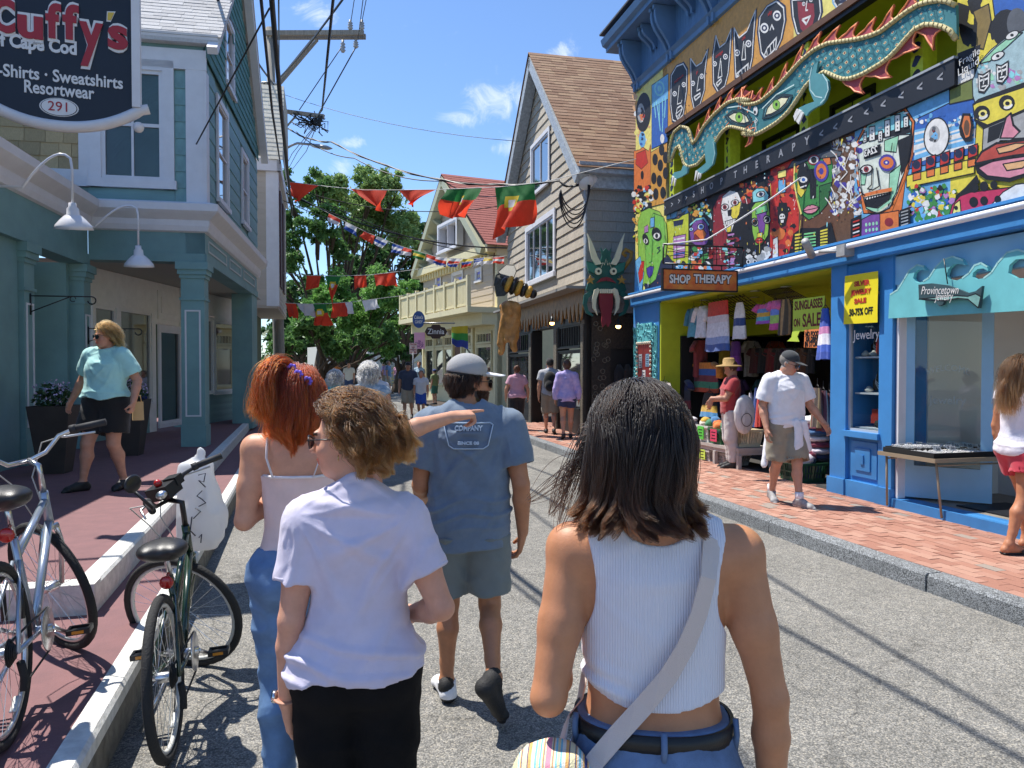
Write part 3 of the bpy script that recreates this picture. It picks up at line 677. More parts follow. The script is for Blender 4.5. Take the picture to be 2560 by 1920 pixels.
pk=ro+slope_up*rl;dn=LS.P(ULEN+.25,EAVE+.0,.25);rf=mb.add([pk,pk+LF.t*7,dn+LF.t*7,dn],[(0,1,2,3),(3,2,1,0)]).build('roof',None,tb)
fr=Frame(ro,LF.t,slope_up);fr.n=LF.t.cross(slope_up)*-1
if fr.n.z<0:fr.n=-fr.n
tiles(rf,'shingle',fr,0,4.2,0,rl,.3,.135,roofw,th=.012,wj=.35,limit=170,tilt=-.05 if False else.05,gap=.003)
sw=[]
def sidewin(x0,x1,yt,yb,px):
 u0,zt=LS.hit(x0,yt);u1,_=LS.hit(x1,yt);_,zb=LS.hit(x0,yb);window(tb,LS,u0,u1,zb,zt,bars=(1,2),trim=.1,off=.03);sw.append((u0-.11,u1+.11,zb-.1,zt+.1))
sidewin(215,224.5,100,197,0);sidewin(240,245.5,153,220,0);sidewin(223,230.5,14,80,0)
boards(tb,LS,.2,ULEN,ZC1+.02,EAVE-.2,.29,teal,skip=sw,th=.024)
gs=lambda u,v:v<EAVE-.25+(PZ-EAVE)*min(1,(u+.1)/PK,(ULEN+.1-u)/PK)+.05
tiles(tb,'shingle',plframe(LS),-.05,ULEN+.05,EAVE-.2,PZ,.3,.17,teal_d,wj=.3,limit=240,ok=gs,skip=[s for s in sw],off=.04,tilt=.1)
mb=MB().mat(white)
for g in(-1,1):
 a=LS.P(PK+g*(PK+.28),EAVE-.12,.0);b=LS.P(PK,PZ+.12,.0);d=(b-a).normalized();q=d.cross(LS.n)*-.12*g
 if q.z>0:q=-q
 mb.add([a+LS.n*.1,b+LS.n*.1,b+q+LS.n*.1,a+q+LS.n*.1,a+LS.n*.26,b+LS.n*.26,b+q+LS.n*.26,a+q+LS.n*.26],[(0,1,2,3),(7,6,5,4),(0,4,5,1),(2,6,7,3),(0,3,7,4),(1,5,6,2)])
mb.build('rake_board',None,tb)
def cornice(pl,u0,u1,ea=0,eb=0):
 """moulded white cornice above a teal beam"""
 mb=MB().mat(white);s=[(0,ZC0-.02),(.05,ZC0),(.08,ZC0+.08),(.09,ZC0+.17),(.2,ZC0+.26),(.24,ZC0+.3),(.25,ZC1),(.1,ZC1+.05),(0,ZC1+.06)]
 n=len(s);vs=[(u0-o*ea,o,z)for o,z in s]+[(u1+o*eb,o,z)for o,z in s]
 mb.add(vs,[(i,(i+1)%n,n+(i+1)%n,n+i)for i in range(n)]+[tuple(range(n))[::-1],tuple(range(n,2*n))],pl.M());return mb.build('cornice',None,tb)
cornice(LS,0,ULEN+.1,1,0);cornice(LF,0,1.78,1,-1);cornice(LW,0,12,-1,0)
ZB=3.45
mb=MB().mat(teal);pbox(mb,LF,.0,1.76,ZB,ZC0,-.3,0);pbox(mb,LS,-.0,ULEN,ZB,ZC0,-.3,-.001);pbox(mb,LW,0,12,ZB-.1,ZC0,-.3,0);pbox(mb,LF,-.02,1.75,ZB-.0,ZB+.14,0,.03);pbox(mb,LS,-.03,ULEN,ZB,ZB+.14,0,.03);pbox(mb,LW,0,12,ZB-.1,ZB+.08,0,.03);mb.build('beam',None,tb)
mb=MB().mat(mat('panel_trim','#b5bcbc',.6))
for a,b in((.25,2.0),(2.35,3.75),(4.1,5.9)):
 z0,z1=ZB+.2,ZC0-.1
 for q in((a,b,z1-.03,z1),(a,b,z0,z0+.03),(a,a+.03,z0+.03,z1-.03),(b-.03,b,z0+.03,z1-.03)):pbox(mb,LS,*q,0,.014)
mb.build('frieze_panel',None,tb)
mb=MB().mat(mat('porch_ceiling','#a8a59c',.8));mb.add([LF.P(0,ZB+.01),LF.P(6,ZB+.01),LF.P(6,ZB+.01)+LS.t*7,LS.P(7,ZB+.01)],[(0,1,2,3)]);mb.build('porch_ceiling',None,tb)
mb=MB().mat(mat('roof_felt','#2b2c30',.9));mb.add([LW.P(0,ZC1+.07,.1),LW.P(12,ZC1+.07,.1),LW.P(12,ZC1+.9,-4),LW.P(0,ZC1+.9,-4)],[(0,1,2,3)]);mb.build('wing_roof',None,tb)
def column(pl,u,wd,z0,z1,name='column',inset=True):
 mb=MB().mat(teal);pbox(mb,pl,u,u+wd,z0,z1,-wd,0)
 for(a,b,e)in((z1-.12,z1,.07),(z1-.2,z1-.12,.045),(z1-.26,z1-.2,.02),(z1-.62,z1-.58,.02),(z0,z0+.35,.015)):pbox(mb,pl,u-e,u+wd+e,a,b,-wd-e,e)
 mb.mat(white)
 if inset:
  for(pp,o)in((pl,0),):
   a,b,c,d=u+wd*.16,u+wd*.84,z0+.5,z1-.78
   for q in((a,b,d-.025,d),(a,b,c,c+.025),(a,a+.025,c+.025,d-.025),(b-.025,b,c+.025,d-.025)):pbox(mb,pp,*q,o,o+.014)
 return mb.build(name,None,tb)
column(LF,.02,.36,.42,ZB);column(LW,-.1,.3,.44,ZB-.1,'pilaster');column(LW,2.05,.32,.44,ZB-.1,'pilaster');column(LW,4.6,.34,.44,ZB-.1,'pilaster')
mb=MB().mat(teal);pbox(mb,LW,2.4,12,.42,ZB-.1,-.3,-.06);mb.build('wall',None,tb);mb=MB().mat(teal);pbox(mb,LS,ULEN-.9,ULEN,.3,ZB,-.45,-.0);mb.build('end_pier',None,tb);mb=MB().mat(teal);pbox(mb,LW,.25,2.05,.42,ZB-.1,-1.3,-1.2);pbox(mb,LW,.25,.35,.42,ZB-.1,-1.2,-.2);mb.build('recess_wall',None,tb)
mb=MB().mat(white);pbox(mb,LW,1.25,2.05,.44,2.75,-1.2,-1.16);door=mb.build('side_door',None,tb);mb=MB().mat(mat('door_panel','#a8adb0',.5));pbox(mb,LW,1.4,2.0,.5,2.6,-1.16,-1.14);mb.build('door_leaf',None,door)
mb=MB().mat(dark_plastic)
for z in(.95,1.6,2.3):pbox(mb,LW,1.36,1.4,z,z+.1,-1.14,-1.12)
mb.build('hinge',None,door)
DG=Plane(-3.62,14.1,15.2,-1);d_u0,_=DG.hit(157,400);d_u1,_=DG.hit(181,400)
mb=MB().mat(cream);pbox(mb,DG,-.2,4.4,2.85,ZB,-.15,0);pbox(mb,DG,d_u0-.35,d_u0-.02,.42,2.85,-.15,0);pbox(mb,DG,d_u1+.02,4.4,.42,2.85,-.15,.0);pbox(mb,DG,d_u0-.02,d_u1+.02,2.62,2.85,-.15,0);mb.mat(teal);pbox(mb,DG,-.2,d_u0-.35,.42,1.0,-.15,0);mb.build('shop_front',None,tb)
boards(tb,DG,-.2,d_u0-.35,.44,.95,.13,teal,th=.015)
ua,_=DG.hit(93,350);ub,_=DG.hit(114,350);uc,_=DG.hit(118.5,350);ud,_=DG.hit(149.5,350)
inner=glass_mat('shop_glass',(.035,.032,.028),.02)
window(tb,DG,max(ua,-.1),ub,1.05,2.8,fm=cream,gm=inner,bars=(1,1),trim=.09,sash=.05);window(tb,DG,uc,ud,1.05,2.8,fm=cream,gm=inner,bars=(1,1),trim=.06,sash=.04)
mb=MB().mat(cream)
for q in((d_u0+.05,d_u1-.05,2.72,3.3),):pbox(mb,DG,*q,0,.02);pbox(mb,DG,q[0]+.12,q[1]-.12,q[2]+.12,q[3]-.12,.02,.035)
mb.build('transom_panel',None,tb)
window(tb,DG,d_u0+.1,d_u1-.06,.58,2.5,fm=white,gm=inner,bars=(1,1),trim=.1,sash=.05,sill=False,name='glass_door')
WG=Plane(-2.22,18.9,17,-1);wu0,_=WG.hit(214,350);wu1,_=WG.hit(235,350)
mb=MB().mat(teal);pbox(mb,WG,-1.2,wu1+.6,.3,1.1,-.2,0);pbox(mb,WG,wu1+.12,wu1+.6,1.1,ZB,-.2,0);mb.mat(cream);pbox(mb,WG,-1.2,wu1+.12,2.95,ZB,-.2,0);pbox(mb,WG,-1.2,wu0-.4,1.1,2.95,-.2,0);mb.build('bay_wall',None,tb)
boards(tb,WG,-.3,wu1+.3,.4,1.0,.14,teal,th=.015)
window(tb,WG,wu0,wu1,1.15,2.85,fm=cream,gm=inner,bars=(1,1),trim=.09,sash=.05);window(tb,WG,wu0-.45,wu0-.14,1.15,2.85,fm=cream,gm=inner,bars=(1,1),trim=.05,sash=.04)
navy=mat('navy_sign','#101b2c',.5,var=.1);signred=mat('sign_red','#a4232e',.45);signwhite=mat('sign_white','#dedede',.5);signyel=mat('sign_yellow','#d9b84a',.5)
SG=Plane(-2.75,7.62,85.8,-1)
sg=empty('hanging_shop_sign',SG.P(.6,4.2),'dark navy hanging shop sign with red lettering in a white scrolled frame','sign')
def su(x,y):return SG.hit(*zp('R1',x,y))
u_r=su(1045,300)[0];u_c=su(455,820)[0];hw=u_r-u_c;zt=5.75;_,z_r=su(1045,830);_,z_b=su(455,935)
pol=[(u_c+hw*t,z_b+(z_r-z_b)*(abs(t)**2.2))for t in np.linspace(-1,1,25)]+[(u_r,zt),(u_c-hw,zt)]
mb=MB().mat(navy);mb.prism(pol,-.04,.0,1,SG.M());mb.build('board',None,sg)
mb=MB().mat(white)
for g in(-1,1):pbox(mb,SG,u_c+g*hw-.035,u_c+g*hw+.035,z_r-.0,zt+.08,-.07,.04)
pbox(mb,SG,u_c-hw,u_c+hw,zt,zt+.08,-.07,.04)
sc=[SG.P(u_c+hw*t,z_b-.035+(z_r-z_b)*(abs(t)**2.2)-(.05 if abs(t)>1.05 else 0)*(abs(t)-1.05)*6,-.015)for t in np.linspace(-1.16,1.16,41)]
mb.tube(sc,[.05 if abs(t)<1 else.045 for t in np.linspace(-1.16,1.16,41)],10)
for g in(-1,1):mb.ball(SG.P(u_c+g*(hw+.01),z_r-.17,-.015),.05,12)
mb.build('frame',None,sg)
mb=MB().mat(dark_plastic);mb.tube([SG.P(u_c-hw-.4,zt+.22),SG.P(u_c+hw+.1,zt+.22)],.03,8)
for g in(-.7,.7):mb.tube([SG.P(u_c+g*hw,zt+.06,-.015),SG.P(u_c+g*hw,zt+.22)],.012,6)
mb.tube([SG.P(u_c-hw-.95,zt+.22),SG.P(u_c-hw-.3,zt+.22)],.03,8);mb.build('hanger',None,sg)
def sgM(x,y,o=.003,rot=0):
 u,z=su(x,y);return Matrix.Translation(SG.P(u,z,o))@basis(SG.t,Vector((0,0,1)),SG.n).to_4x4()@Matrix.Rotation(rot,4,'Z')
def fatline(body,x,y,size,wd,m,offs,ext,o):lettering(body,size,sgM(x,y,o),m,sg,width=wd,offset=offs,extrude=ext)
s0=su(0,140);s1=su(985,270);w_all=s1[0]-s0[0]
def px_w(x0,x1,y):return su(x1,y)[0]-su(x0,y)[0]
lt=[('C',-55,120,140,255),('u',140,335,190,190),('f',345,465,180,270),('f',475,600,190,270),('y',612,795,260,270),('s',830,985,270,195)]
for ch,x0,x1,yc,hh in lt:
 wz=abs(su(x0,yc)[1]-su(x0,yc+hh)[1]);size={'C':1.36,'u':1.75,'f':1.32,'y':1.72,'s':1.75}[ch]*wz
 for m_,of,o_ in((signwhite,.04,.0),(signred,.014,.012)):lettering(ch,size,sgM((x0+x1)/2,yc,o_+.006),m_,sg,width=px_w(x0,x1,yc)*(1.0 if of>.01 else.82),offset=of,extrude=.006)
for m_,e,o_ in((signwhite,1.0,.004),(signyel,.72,.014)):
 cx,cy=850,128;mb=MB().mat(m_);mb.prism([su(cx+(x-cx)*e,cy+(y-cy)*e)for x,y in((822,88),(888,90),(850,170),(818,165))],.0,o_,1,SG.M());mb.build('lettering',None,sg)
fatline('of Cape Cod',268,340,.16,px_w(-60,597,340),signwhite,.006,.004,.004)
fatline('T-Shirts · Sweatshirts',440,590,.15,px_w(-75,960,600),signwhite,.003,.004,.004);fatline('Resortwear',455,695,.155,px_w(185,722,690),signwhite,.003,.004,.004)
for m_,k,o_ in((signwhite,1,.004),(navy,.93,.007),(signwhite,.89,.01)):
 u,z=su(455,825);mb=MB().mat(m_);mb.prism([(u+.155*k*cos(a),z+.082*k*sin(a))for a in np.linspace(0,2*pi,28,endpoint=False)],0,o_,1,SG.M());mb.build('number_plate',None,sg)
lettering('291',.12,sgM(455,825,.012),signred,sg,width=.15)
lampw=mat('white_enamel','#e3e3e8',.3,coat=.3)
def goose(mount,out,up,drop,label):
 r=empty('gooseneck_lamp',mount,label,'lamp','gooseneck lamps along the teal fascia');n=LW.n
 def p(o,z):return Vector(mount)+n*o+Vector((0,0,z))
 mb=MB().mat(lampw);mb.tube([p(0,0),p(.02,0)],.06,12);pts=[p(.02,0),p(out*.38,0)]
 for a in np.linspace(0,1,10):pts.append(p(out*(.38+.62*a),up*sin(min(1,a*1.15)*pi*.5)if a<.8 else up*(1-((a-.8)/.2)**2*.12)))
 pts+=[p(out*1.02,up*.6),p(out*1.02,up-drop)];mb.tube(pts,.016,8);mb.build('arm',None,r)
 T=Matrix.Translation(p(out*1.02,up-drop))@Matrix.Rotation(radians(10),4,'X');mb=MB().mat(lampw)
 mb.lathe([(0,.02),(.04,.02),(.045,-.03),(.065,-.05),(.07,-.12),(.1,-.14),(.15,-.19),(.2,-.25),(.215,-.3),(.205,-.3),(.14,-.2),(.06,-.14),(0,-.13)],24,T);mb.build('shade',None,r)
u,z=LW.hit(68,226);goose(LW.P(u,z),.95,.34,.62,'white gooseneck lamp nearer the corner column, with its whole arm in view')
u,z=LW.hit(-8,186);goose(LW.P(u,z),.85,.42,.60,'white gooseneck lamp nearer the hanging sign, arm cut by the picture edge')
u,z=LW.hit(57,311,-1.2);ln=empty('bulkhead_light',LW.P(.9,2.35,-1.19),'caged bulkhead wall light beside the white side door','lamp')
q=LW.P(.95,2.3,-1.2);mb=MB().mat(dark_plastic);pbox(mb,LW,.84,1.06,2.1,2.52,-1.2,-1.16);
for i in range(4):zz=2.16+i*.1;mb.tube([LW.P(.86,zz,-1.16),LW.P(.9,zz,-1.06),LW.P(1.0,zz,-1.06),LW.P(1.04,zz,-1.16)],.008,6)
mb.build('cage',None,ln);mb=MB().mat(mat('frosted_glass','#9a9c94',.3));mb.ball(LW.P(.95,2.31,-1.13),(.07,.06,.16),12);mb.build('lens',None,ln)
for(ux,zz,lb)in((2.2,2.62,'black iron scroll bracket on the pilaster left of the side door'),(.05,2.3,'black iron scroll bracket on the pilaster behind the woman in mint')):
 r=empty('iron_bracket',LW.P(ux,zz),lb,'bracket','iron scroll brackets on the pilasters');mb=MB().mat(dark_plastic);P_=lambda o,z:LW.P(ux,zz+z,o)
 mb.tube([P_(.01,-.2),P_(.01,.08)],.012,6);mb.tube([P_(.01,.05),P_(.75,.05)]+[P_(.75+.05*sin(a),.0+.05*cos(a))for a in np.linspace(0,4.6,10)],.009,6);mb.tube([P_(.01,-.16),P_(.5,.05)],.008,6);mb.tube([P_(.52+.035*cos(a),-.0+.035*sin(a)+.015)for a in np.linspace(0,5.5,12)],.006,5);mb.build('iron_bracket_arm',None,r)
plm=mat('dark_planter','#3a3432',.7,var=.15);leafm=mat('planter_leaf','#2c4a22',.6,rnd=.2,var=.3,vscale=30);petal=mat('pale_flower','#b9a6c8',.6,var=.3,vscale=50)
def tuft(mb,c,r,n,s,rng,zsq=1.0):
 for i in range(n):
  v=Vector((rng.gauss(0,1),rng.gauss(0,1),rng.gauss(0,1)));v=v.normalized()*r*rng.random()**.4;v.z*=zsq
  a=Vector((rng.gauss(0,1),rng.gauss(0,1),rng.gauss(0,1))).normalized()*s;b=a.cross(Vector((rng.gauss(0,1),rng.gauss(0,1),1))).normalized()*s*.6;p=Vector(c)+v
  mb.add([p-a,p+b,p+a,p-b],[(0,1,2,3)])
for(p,lb)in((Vector((-2.95,10.4,deck_z(-2.95,0))),'tall dark tapered planter with pale flowers, nearer the sign'),(Vector((-2.5,12.3,deck_z(-2.5,0))),'tall dark tapered planter with pale flowers, behind the woman in mint')):
 r=empty('planter',p,lb,'planter','tall planters on the red deck');mb=MB().mat(plm);s=[(.14,0),(.235,.82),(.215,.82),(.205,.72),(0,.72)]
 mb.lathe([(a*1.414,z)for a,z in s],4,Matrix.Translation(p)@Matrix.Rotation(radians(45-4),4,'Z'));o=mb.build('pot',None,r)
 for f in o.data.polygons:f.use_smooth=False
 mb=MB().mat(leafm);tuft(mb,p+Vector((0,0,.92)),.24,260,.035,RND,.7);mb.mat(petal);tuft(mb,p+Vector((0,0,.98)),.25,220,.02,RND,.7);mb.build('foliage',None,r)
beige=mat('beige_siding','#b7ada0',.7,rnd=.05,var=.05);BF=Plane(-.72,22.0,-89,1);BS=Plane(-.72,22.0,1,-1)
bh=empty('beige_clapboard_house',(-2,24,0),'beige clapboard house with overhanging upper storey behind the teal shop','building')
bu,bzt=BF.hit(262,171);z0=BF.hit(262,306)[1];bul=4.0
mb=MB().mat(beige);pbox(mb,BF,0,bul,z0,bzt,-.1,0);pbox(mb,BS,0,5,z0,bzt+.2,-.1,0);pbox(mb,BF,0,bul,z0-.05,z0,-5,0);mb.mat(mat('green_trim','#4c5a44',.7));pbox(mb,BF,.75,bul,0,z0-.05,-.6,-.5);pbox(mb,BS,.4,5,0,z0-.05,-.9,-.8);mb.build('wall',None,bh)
boards(bh,BF,.3,bul,z0+.02,bzt,.145,beige,th=.018)
boards(bh,BS,.1,5,z0+.02,bzt+.1,.145,beige,th=.018,tilt=.08)
mb=MB().mat(white);pbox(mb,BF,-.03,.3,z0,bzt,0,.035);pbox(mb,BS,-.03,.16,z0,bzt,0,.03);pbox(mb,BF,-.1,bul,bzt,bzt+.3,0,.12);pbox(mb,BS,-.12,5,bzt,bzt+.3,0,.1);mb.build('trim_board',None,bh)
mb=MB().mat(mat('maroon_shutter','#4a2a2c',.6))
for a,za,zb in((.5,z0+.6,bzt-.4),(2.2,z0+.6,bzt-.4)):pbox(mb,BS,a,a+.9,za,zb,.02,.06)
mb.build('shutter',None,bh)
up=(BS.t*1.6+Vector((0,0,3.2))).normalized();ro=BF.P(-.15,bzt+.3,.15)
mb=MB().mat(mat('ivory_roof','#b3ae9f',.9));b=ro+BF.t*4;mb.add([ro,b,b+up*2.7,ro+up*2.7,ro-Vector((0,-.1,.1)),ro+up*2.7+BS.t*2.5,ro+BS.t*4.5],[(0,1,2,3),(0,3,5,6)]);rf=mb.build('roof',None,bh)
fr=Frame(ro,BF.t,up);fr.n=BF.t.cross(up);fr.n=-fr.n if fr.n.y>0 else fr.n
tiles(rf,'shingle',fr,0,2.2,0,2.7,.34,.15,mat('ivory_shingle','#c9c4b4',.9,rnd=.09,var=.1,vscale=20),th=.016,limit=170,wj=.2)
RS=Plane(6.42,5.72,1.5,1)
UE,UN=8.95,-4.5
PAL=dict(k='#10131c',w='#e8e6e2',n='#1c2748',b='#2f63b4',s='#6fb2e0',c='#8fd6dd',t='#2c7f8c',T='#1d5c66',r='#c8322a',R='#8e2430',o='#e07a3c',y='#e6d34a',Y='#f0e07c',l='#c2cf2e',g='#3f8a45',G='#8fc24a',m='#9fd8b4',p='#7c4a9a',P='#b77fb8',i='#dd8fa0',f='#e3b07c',a='#d79a3f',h='#6a4a34',e='#a9a9a8',d='#5b5f66',v='#4a3f9c')
def hexm(c):return paint(PAL.get(c,c))
class Art:
 """flat painted shapes on a facade plane, traced in facade coordinates, each coat a hair proud of the last"""
 def __init__(s,pl,off=.004):s.pl=pl;s.o=off;s.mb=MB()
 def uz(s,reg,pts,off=0.0):
  v=pts if not isinstance(pts,str)else[tuple(float(a)for a in q.split(','))for q in pts.split()]
  return[s.pl.hit(*zp(reg,*q),s.o)for q in v]
 def put(s,uzs,c):
  s.o+=.0002;s.mb.mat(hexm(c));s.mb.add([s.pl.P(u,z,s.o)for u,z in uzs],[tuple(range(len(uzs)))]);return s
 def poly(s,reg,pts,c):
  s.put(s.uz(reg,pts),c)
  if c!='k':
   q=pts if not isinstance(pts,str)else[tuple(float(a)for a in w.split(','))for w in pts.split()];s.line(reg,q,.012,'k',True)
  return s
 def ell(s,reg,cx,cy,rx,ry,c,rot=0,n=16):
  return s.put(s.uz(reg,[(cx+rx*cos(a)*cos(rot)-ry*sin(a)*sin(rot),cy+rx*cos(a)*sin(rot)+ry*sin(a)*cos(rot))for a in[2*pi*i/n for i in range(n)]]),c)
 def line(s,reg,pts,w,c,closed=False):
  p=[Vector(q)for q in s.uz(reg,pts)]
  if closed:p.append(p[0])
  s.o+=.0002;s.mb.mat(hexm(c))
  for a,b in zip(p,p[1:]):
   d=(b-a)
   if d.length<1e-6:continue
   d.normalize();q=Vector((-d.y,d.x))*w/2;e=d*w*.35
   s.mb.add([s.pl.P(*(x),s.o)for x in(a-q-e,b-q+e,b+q+e,a+q-e)],[(0,1,2,3)])
  return s
 def blobs(s,reg,x0,y0,x1,y1,n,r,cols,seed=0,drip=.0):
  g=random.Random(seed)
  for i in range(n):
   x,y,q=g.uniform(x0,x1),g.uniform(y0,y1),r*g.uniform(.4,1.3);k=g.randint(6,10);ph=g.random()*6
   s.put(s.uz(reg,[(x+q*g.uniform(.55,1.2)*cos(ph+2*pi*j/k),y+q*g.uniform(.55,1.2)*(1+drip*(sin(ph+2*pi*j/k)>0))*sin(ph+2*pi*j/k))for j in range(k)]),g.choice(cols))
   s.o-=.00017
  s.o+=.0002;return s
 def build(s,name,parent):return s.mb.build(name,None,parent)
sb=empty('painted_shop_building',(7,8,0),'blue shop building covered in painted mural faces with a lime green balcony','building')
blue=mat('bright_blue_paint','#3f86c4',.5,var=.08,vscale=4,bump=.12,bscale=40);bluegrey=mat('slate_blue_paint','#5a7fa6',.6,var=.1,vscale=3,bump=.15,bscale=40,rnd=.04);lime=mat('lime_paint','#b3bf2a',.6,var=.08);pale_blue=mat('pale_blue_paint','#8fbcd8',.55,var=.06,vscale=3)
mural_bg=mat('mural_ground','#8a8170',.6,var=.3)
ZT,ZM0,ZR0,ZR1,ZF0,ZF1=3.08,3.27,4.60,4.87,6.22,7.45
u_bl=RS.hit(667,200)[0];u_br=RS.hit(957,66)[0]
mb=MB().mat(mural_bg);pbox(mb,RS,u_br,u_bl,ZM0,ZR1-.02,-.2,0);pbox(mb,RS,u_bl,UE,ZM0,ZF1,-.2,0);pbox(mb,RS,UN,u_br,ZM0,ZF1,-.2,0);pbox(mb,RS,u_br,u_bl,ZF0,ZF1,-.2,0);mb.build('wall',None,sb)
mb=MB().mat(bluegrey);pbox(mb,RS,UE-.05,UE,0,9.0,-8,-.2);pbox(mb,RS,UN,UE,ZF1,8.5,-.2,-.02);mb.build('upper_wall',None,sb)
boards_m=bluegrey
R3=basis(RS.t,RS.n,Vector((0,0,1)))
for i in range(int((UE-3.5)/.11)):piece('beadboard',bluegrey,sb,boxM(RS.P(UE-.07-i*.112,(ZF1+8.4)/2+.05,-.006),(.106,.02,8.4-ZF1-.1),R3))
mb=MB().mat(bluegrey);s=[(0,ZF1-.02),(.05,ZF1),(.06,ZF1+.08),(.12,ZF1+.14),(.0,ZF1+.16)];n=len(s)
def mould(mb,pl,s,u0,u1):
 n=len(s);mb.add([(u0,o,z)for o,z in s]+[(u1,o,z)for o,z in s],[(i,(i+1)%n,n+(i+1)%n,n+i)for i in range(n)]+[tuple(range(n))[::-1],tuple(range(n,2*n))],pl.M())
mould(mb,RS,s,UN,UE+.04);mould(mb,RS,[(0,8.38),(.5,8.38),(.5,8.46),(.58,8.5),(.62,8.62),(0,8.72)],UN,UE+.45);mb.build('cornice',None,sb)
mb=MB().mat(mat('roof_edge','#41454c',.8));pbox(mb,RS,UN,UE+.47,8.725,8.76,-6,.64);mb.build('roof',None,sb)
def bracket(u,h,d,w=.11):
 mb=MB().mat(bluegrey);pr=[(0,8.37),(d,8.37),(d*.98,8.30)]
 for a in np.linspace(0,1,9):pr.append((d*(.92-.72*a+.13*sin(a*2*pi)),8.30-h*a*.93))
 pr+=[(.03,8.37-h),(0,8.37-h)];mb.prism([(o,z)for o,z in pr],u-w/2,u+w/2,0,RS.M());mb.build('eave_bracket',None,sb)
for i,u in enumerate(np.arange(UE-.08,2.5,-.78)):
 for k in(0,.16):bracket(u-k,.95 if i%2==0 else.42,.44 if i%2==0 else.34,.07)
for i,u in enumerate((7.5,5.6)):
 r=empty('flood_light',RS.P(u,8.8,.2),('black flood light on a thin roof arm, %s'%('farther along and whole' if i==0 else 'nearer, cut by the top of the picture')),'lamp','roof edge flood lights');mb=MB().mat(mat('dull_steel','#8b8d90',.4,metal=.7))
 mb.tube([RS.P(u,8.74,.3),RS.P(u,9.0,1.7)],.018,6);mb.build('arm',None,r);mb=MB().mat(dark_plastic);mb.cbox((0,0,0),(.2,.26,.12),Matrix.Translation(RS.P(u,9.02,1.85))@R3.to_4x4()@Matrix.Rotation(.6,4,'X'));mb.build('lamp_head',None,r)
mb=MB().mat(lime);pbox(mb,RS,u_br,u_bl,ZR0-.2,ZF0,-1.75,-1.6);pbox(mb,RS,u_bl-.05,u_bl,ZR0,ZF0,-1.6,-.2);pbox(mb,RS,u_br,u_br+.05,ZR0,ZF0,-1.6,-.2);pbox(mb,RS,u_br,u_bl,ZF0-.02,ZF0+.1,-1.7,-.2);pbox(mb,RS,u_br,u_bl,3.9,4.0,-1.7,-.2);mb.build('balcony_wall',None,sb)
for x0,x1 in((u_bl-1.75,u_bl-.75),(u_bl-3.6,u_bl-2.7),(u_br+.25,u_br+1.1)):window(sb,RS,x0,x1,4.1,5.85,fm=dark_plastic,bars=(2,2),off=-1.6,trim=.06)
for i in range(4):
 u=u_br+.55+(u_bl-u_br-.75)*i/3.0;a=Art(RS,.0);mb=MB().mat(hexm('l'));pbox(mb,RS,u-.09,u+.09,ZR0,ZF0,-.18,-.0)
 p=mb.build('balcony_post',None,sb);ar=Art(RS,.001);g=random.Random(i)
 for k in range(9):
  z=ZR1+.05+k*.15;w_=.05*g.uniform(.7,1.2);ar.put([(u+g.uniform(-.03,.03)+w_*cos(q),z+.06*sin(q))for q in np.linspace(0,2*pi,9,endpoint=False)],'n' if k%3 else 'k')
 ar.build('painted_spot',p)
mb=MB().mat(mat('black_board','#1a1d24',.5,var=.1));pbox(mb,RS,u_br-.02,u_bl+.02,ZR0,ZR1,-.02,.05);mb.mat(mat('weathered_lip','#9aa0a6',.6));pbox(mb,RS,u_br-.02,u_bl+.02,ZR1,ZR1+.025,-.03,.06);rail=mb.build('rail_board',None,sb)
railw=mat('rail_letter','#8e9096',.6);TX=-RS.t
def onRS(u,z,o):return Matrix.Translation(RS.P(u,z,o))@basis(TX,Vector((0,0,1)),RS.n).to_4x4()
word=[('>','Q1',1440,1575),('>','Q1',1495,1560),('>','Q1',1550,1540),('>','Q1',1605,1520),('S','Q1',1663,1483),('H','Q1',1730,1460),('O','Q1',1800,1430),('P','Q1',1877,1397),('T','Q1',1985,1345),('H','Q1',2062,1308),('E','Q1',2150,1268),('R','Q2',272,1228),('A','Q2',370,1185),('P','Q2',468,1143),('Y','Q2',572,1093),('<','Q2',682,1052),('<','Q2',790,1002),('<','Q2',905,950),('<','Q2',1030,893),('<','Q2',1160,837),('<','Q2',1298,773),('<','Q2',1442,707),('<','Q2',1598,638)]
for ch,rg_,x,y in word:u,_=RS.hit(*zp(rg_,x,y));lettering(ch,.15,onRS(u,(ZR0+ZR1)/2,.053),railw,rail,offset=.004,extrude=.001)
mb=MB().mat(mat('brown_beam','#5a3a22',.6,var=.2));pbox(mb,RS,u_br,u_bl,ZF0-.08,ZF0+.01,-.12,.05);mb.mat(hexm('k'));pbox(mb,RS,u_br,u_bl,ZF0-.14,ZF0-.08,-.1,.02);mb.build('fascia',None,sb)
A=Art(RS);A.put([(UE-1.3,ZF0+.02),(UE-1.3,ZF1-.02),(3.4,ZF1-.02),(3.4,ZF0+.02)],'a');A.put([(3.45,ZF0+.02),(3.45,ZF1-.02),(UN,ZF1-.02),(UN,ZF0+.02)],'Y');A.blobs('Q1',1450,900,2200,300,60,5,'hk',1);A.build('frieze_panel',sb)
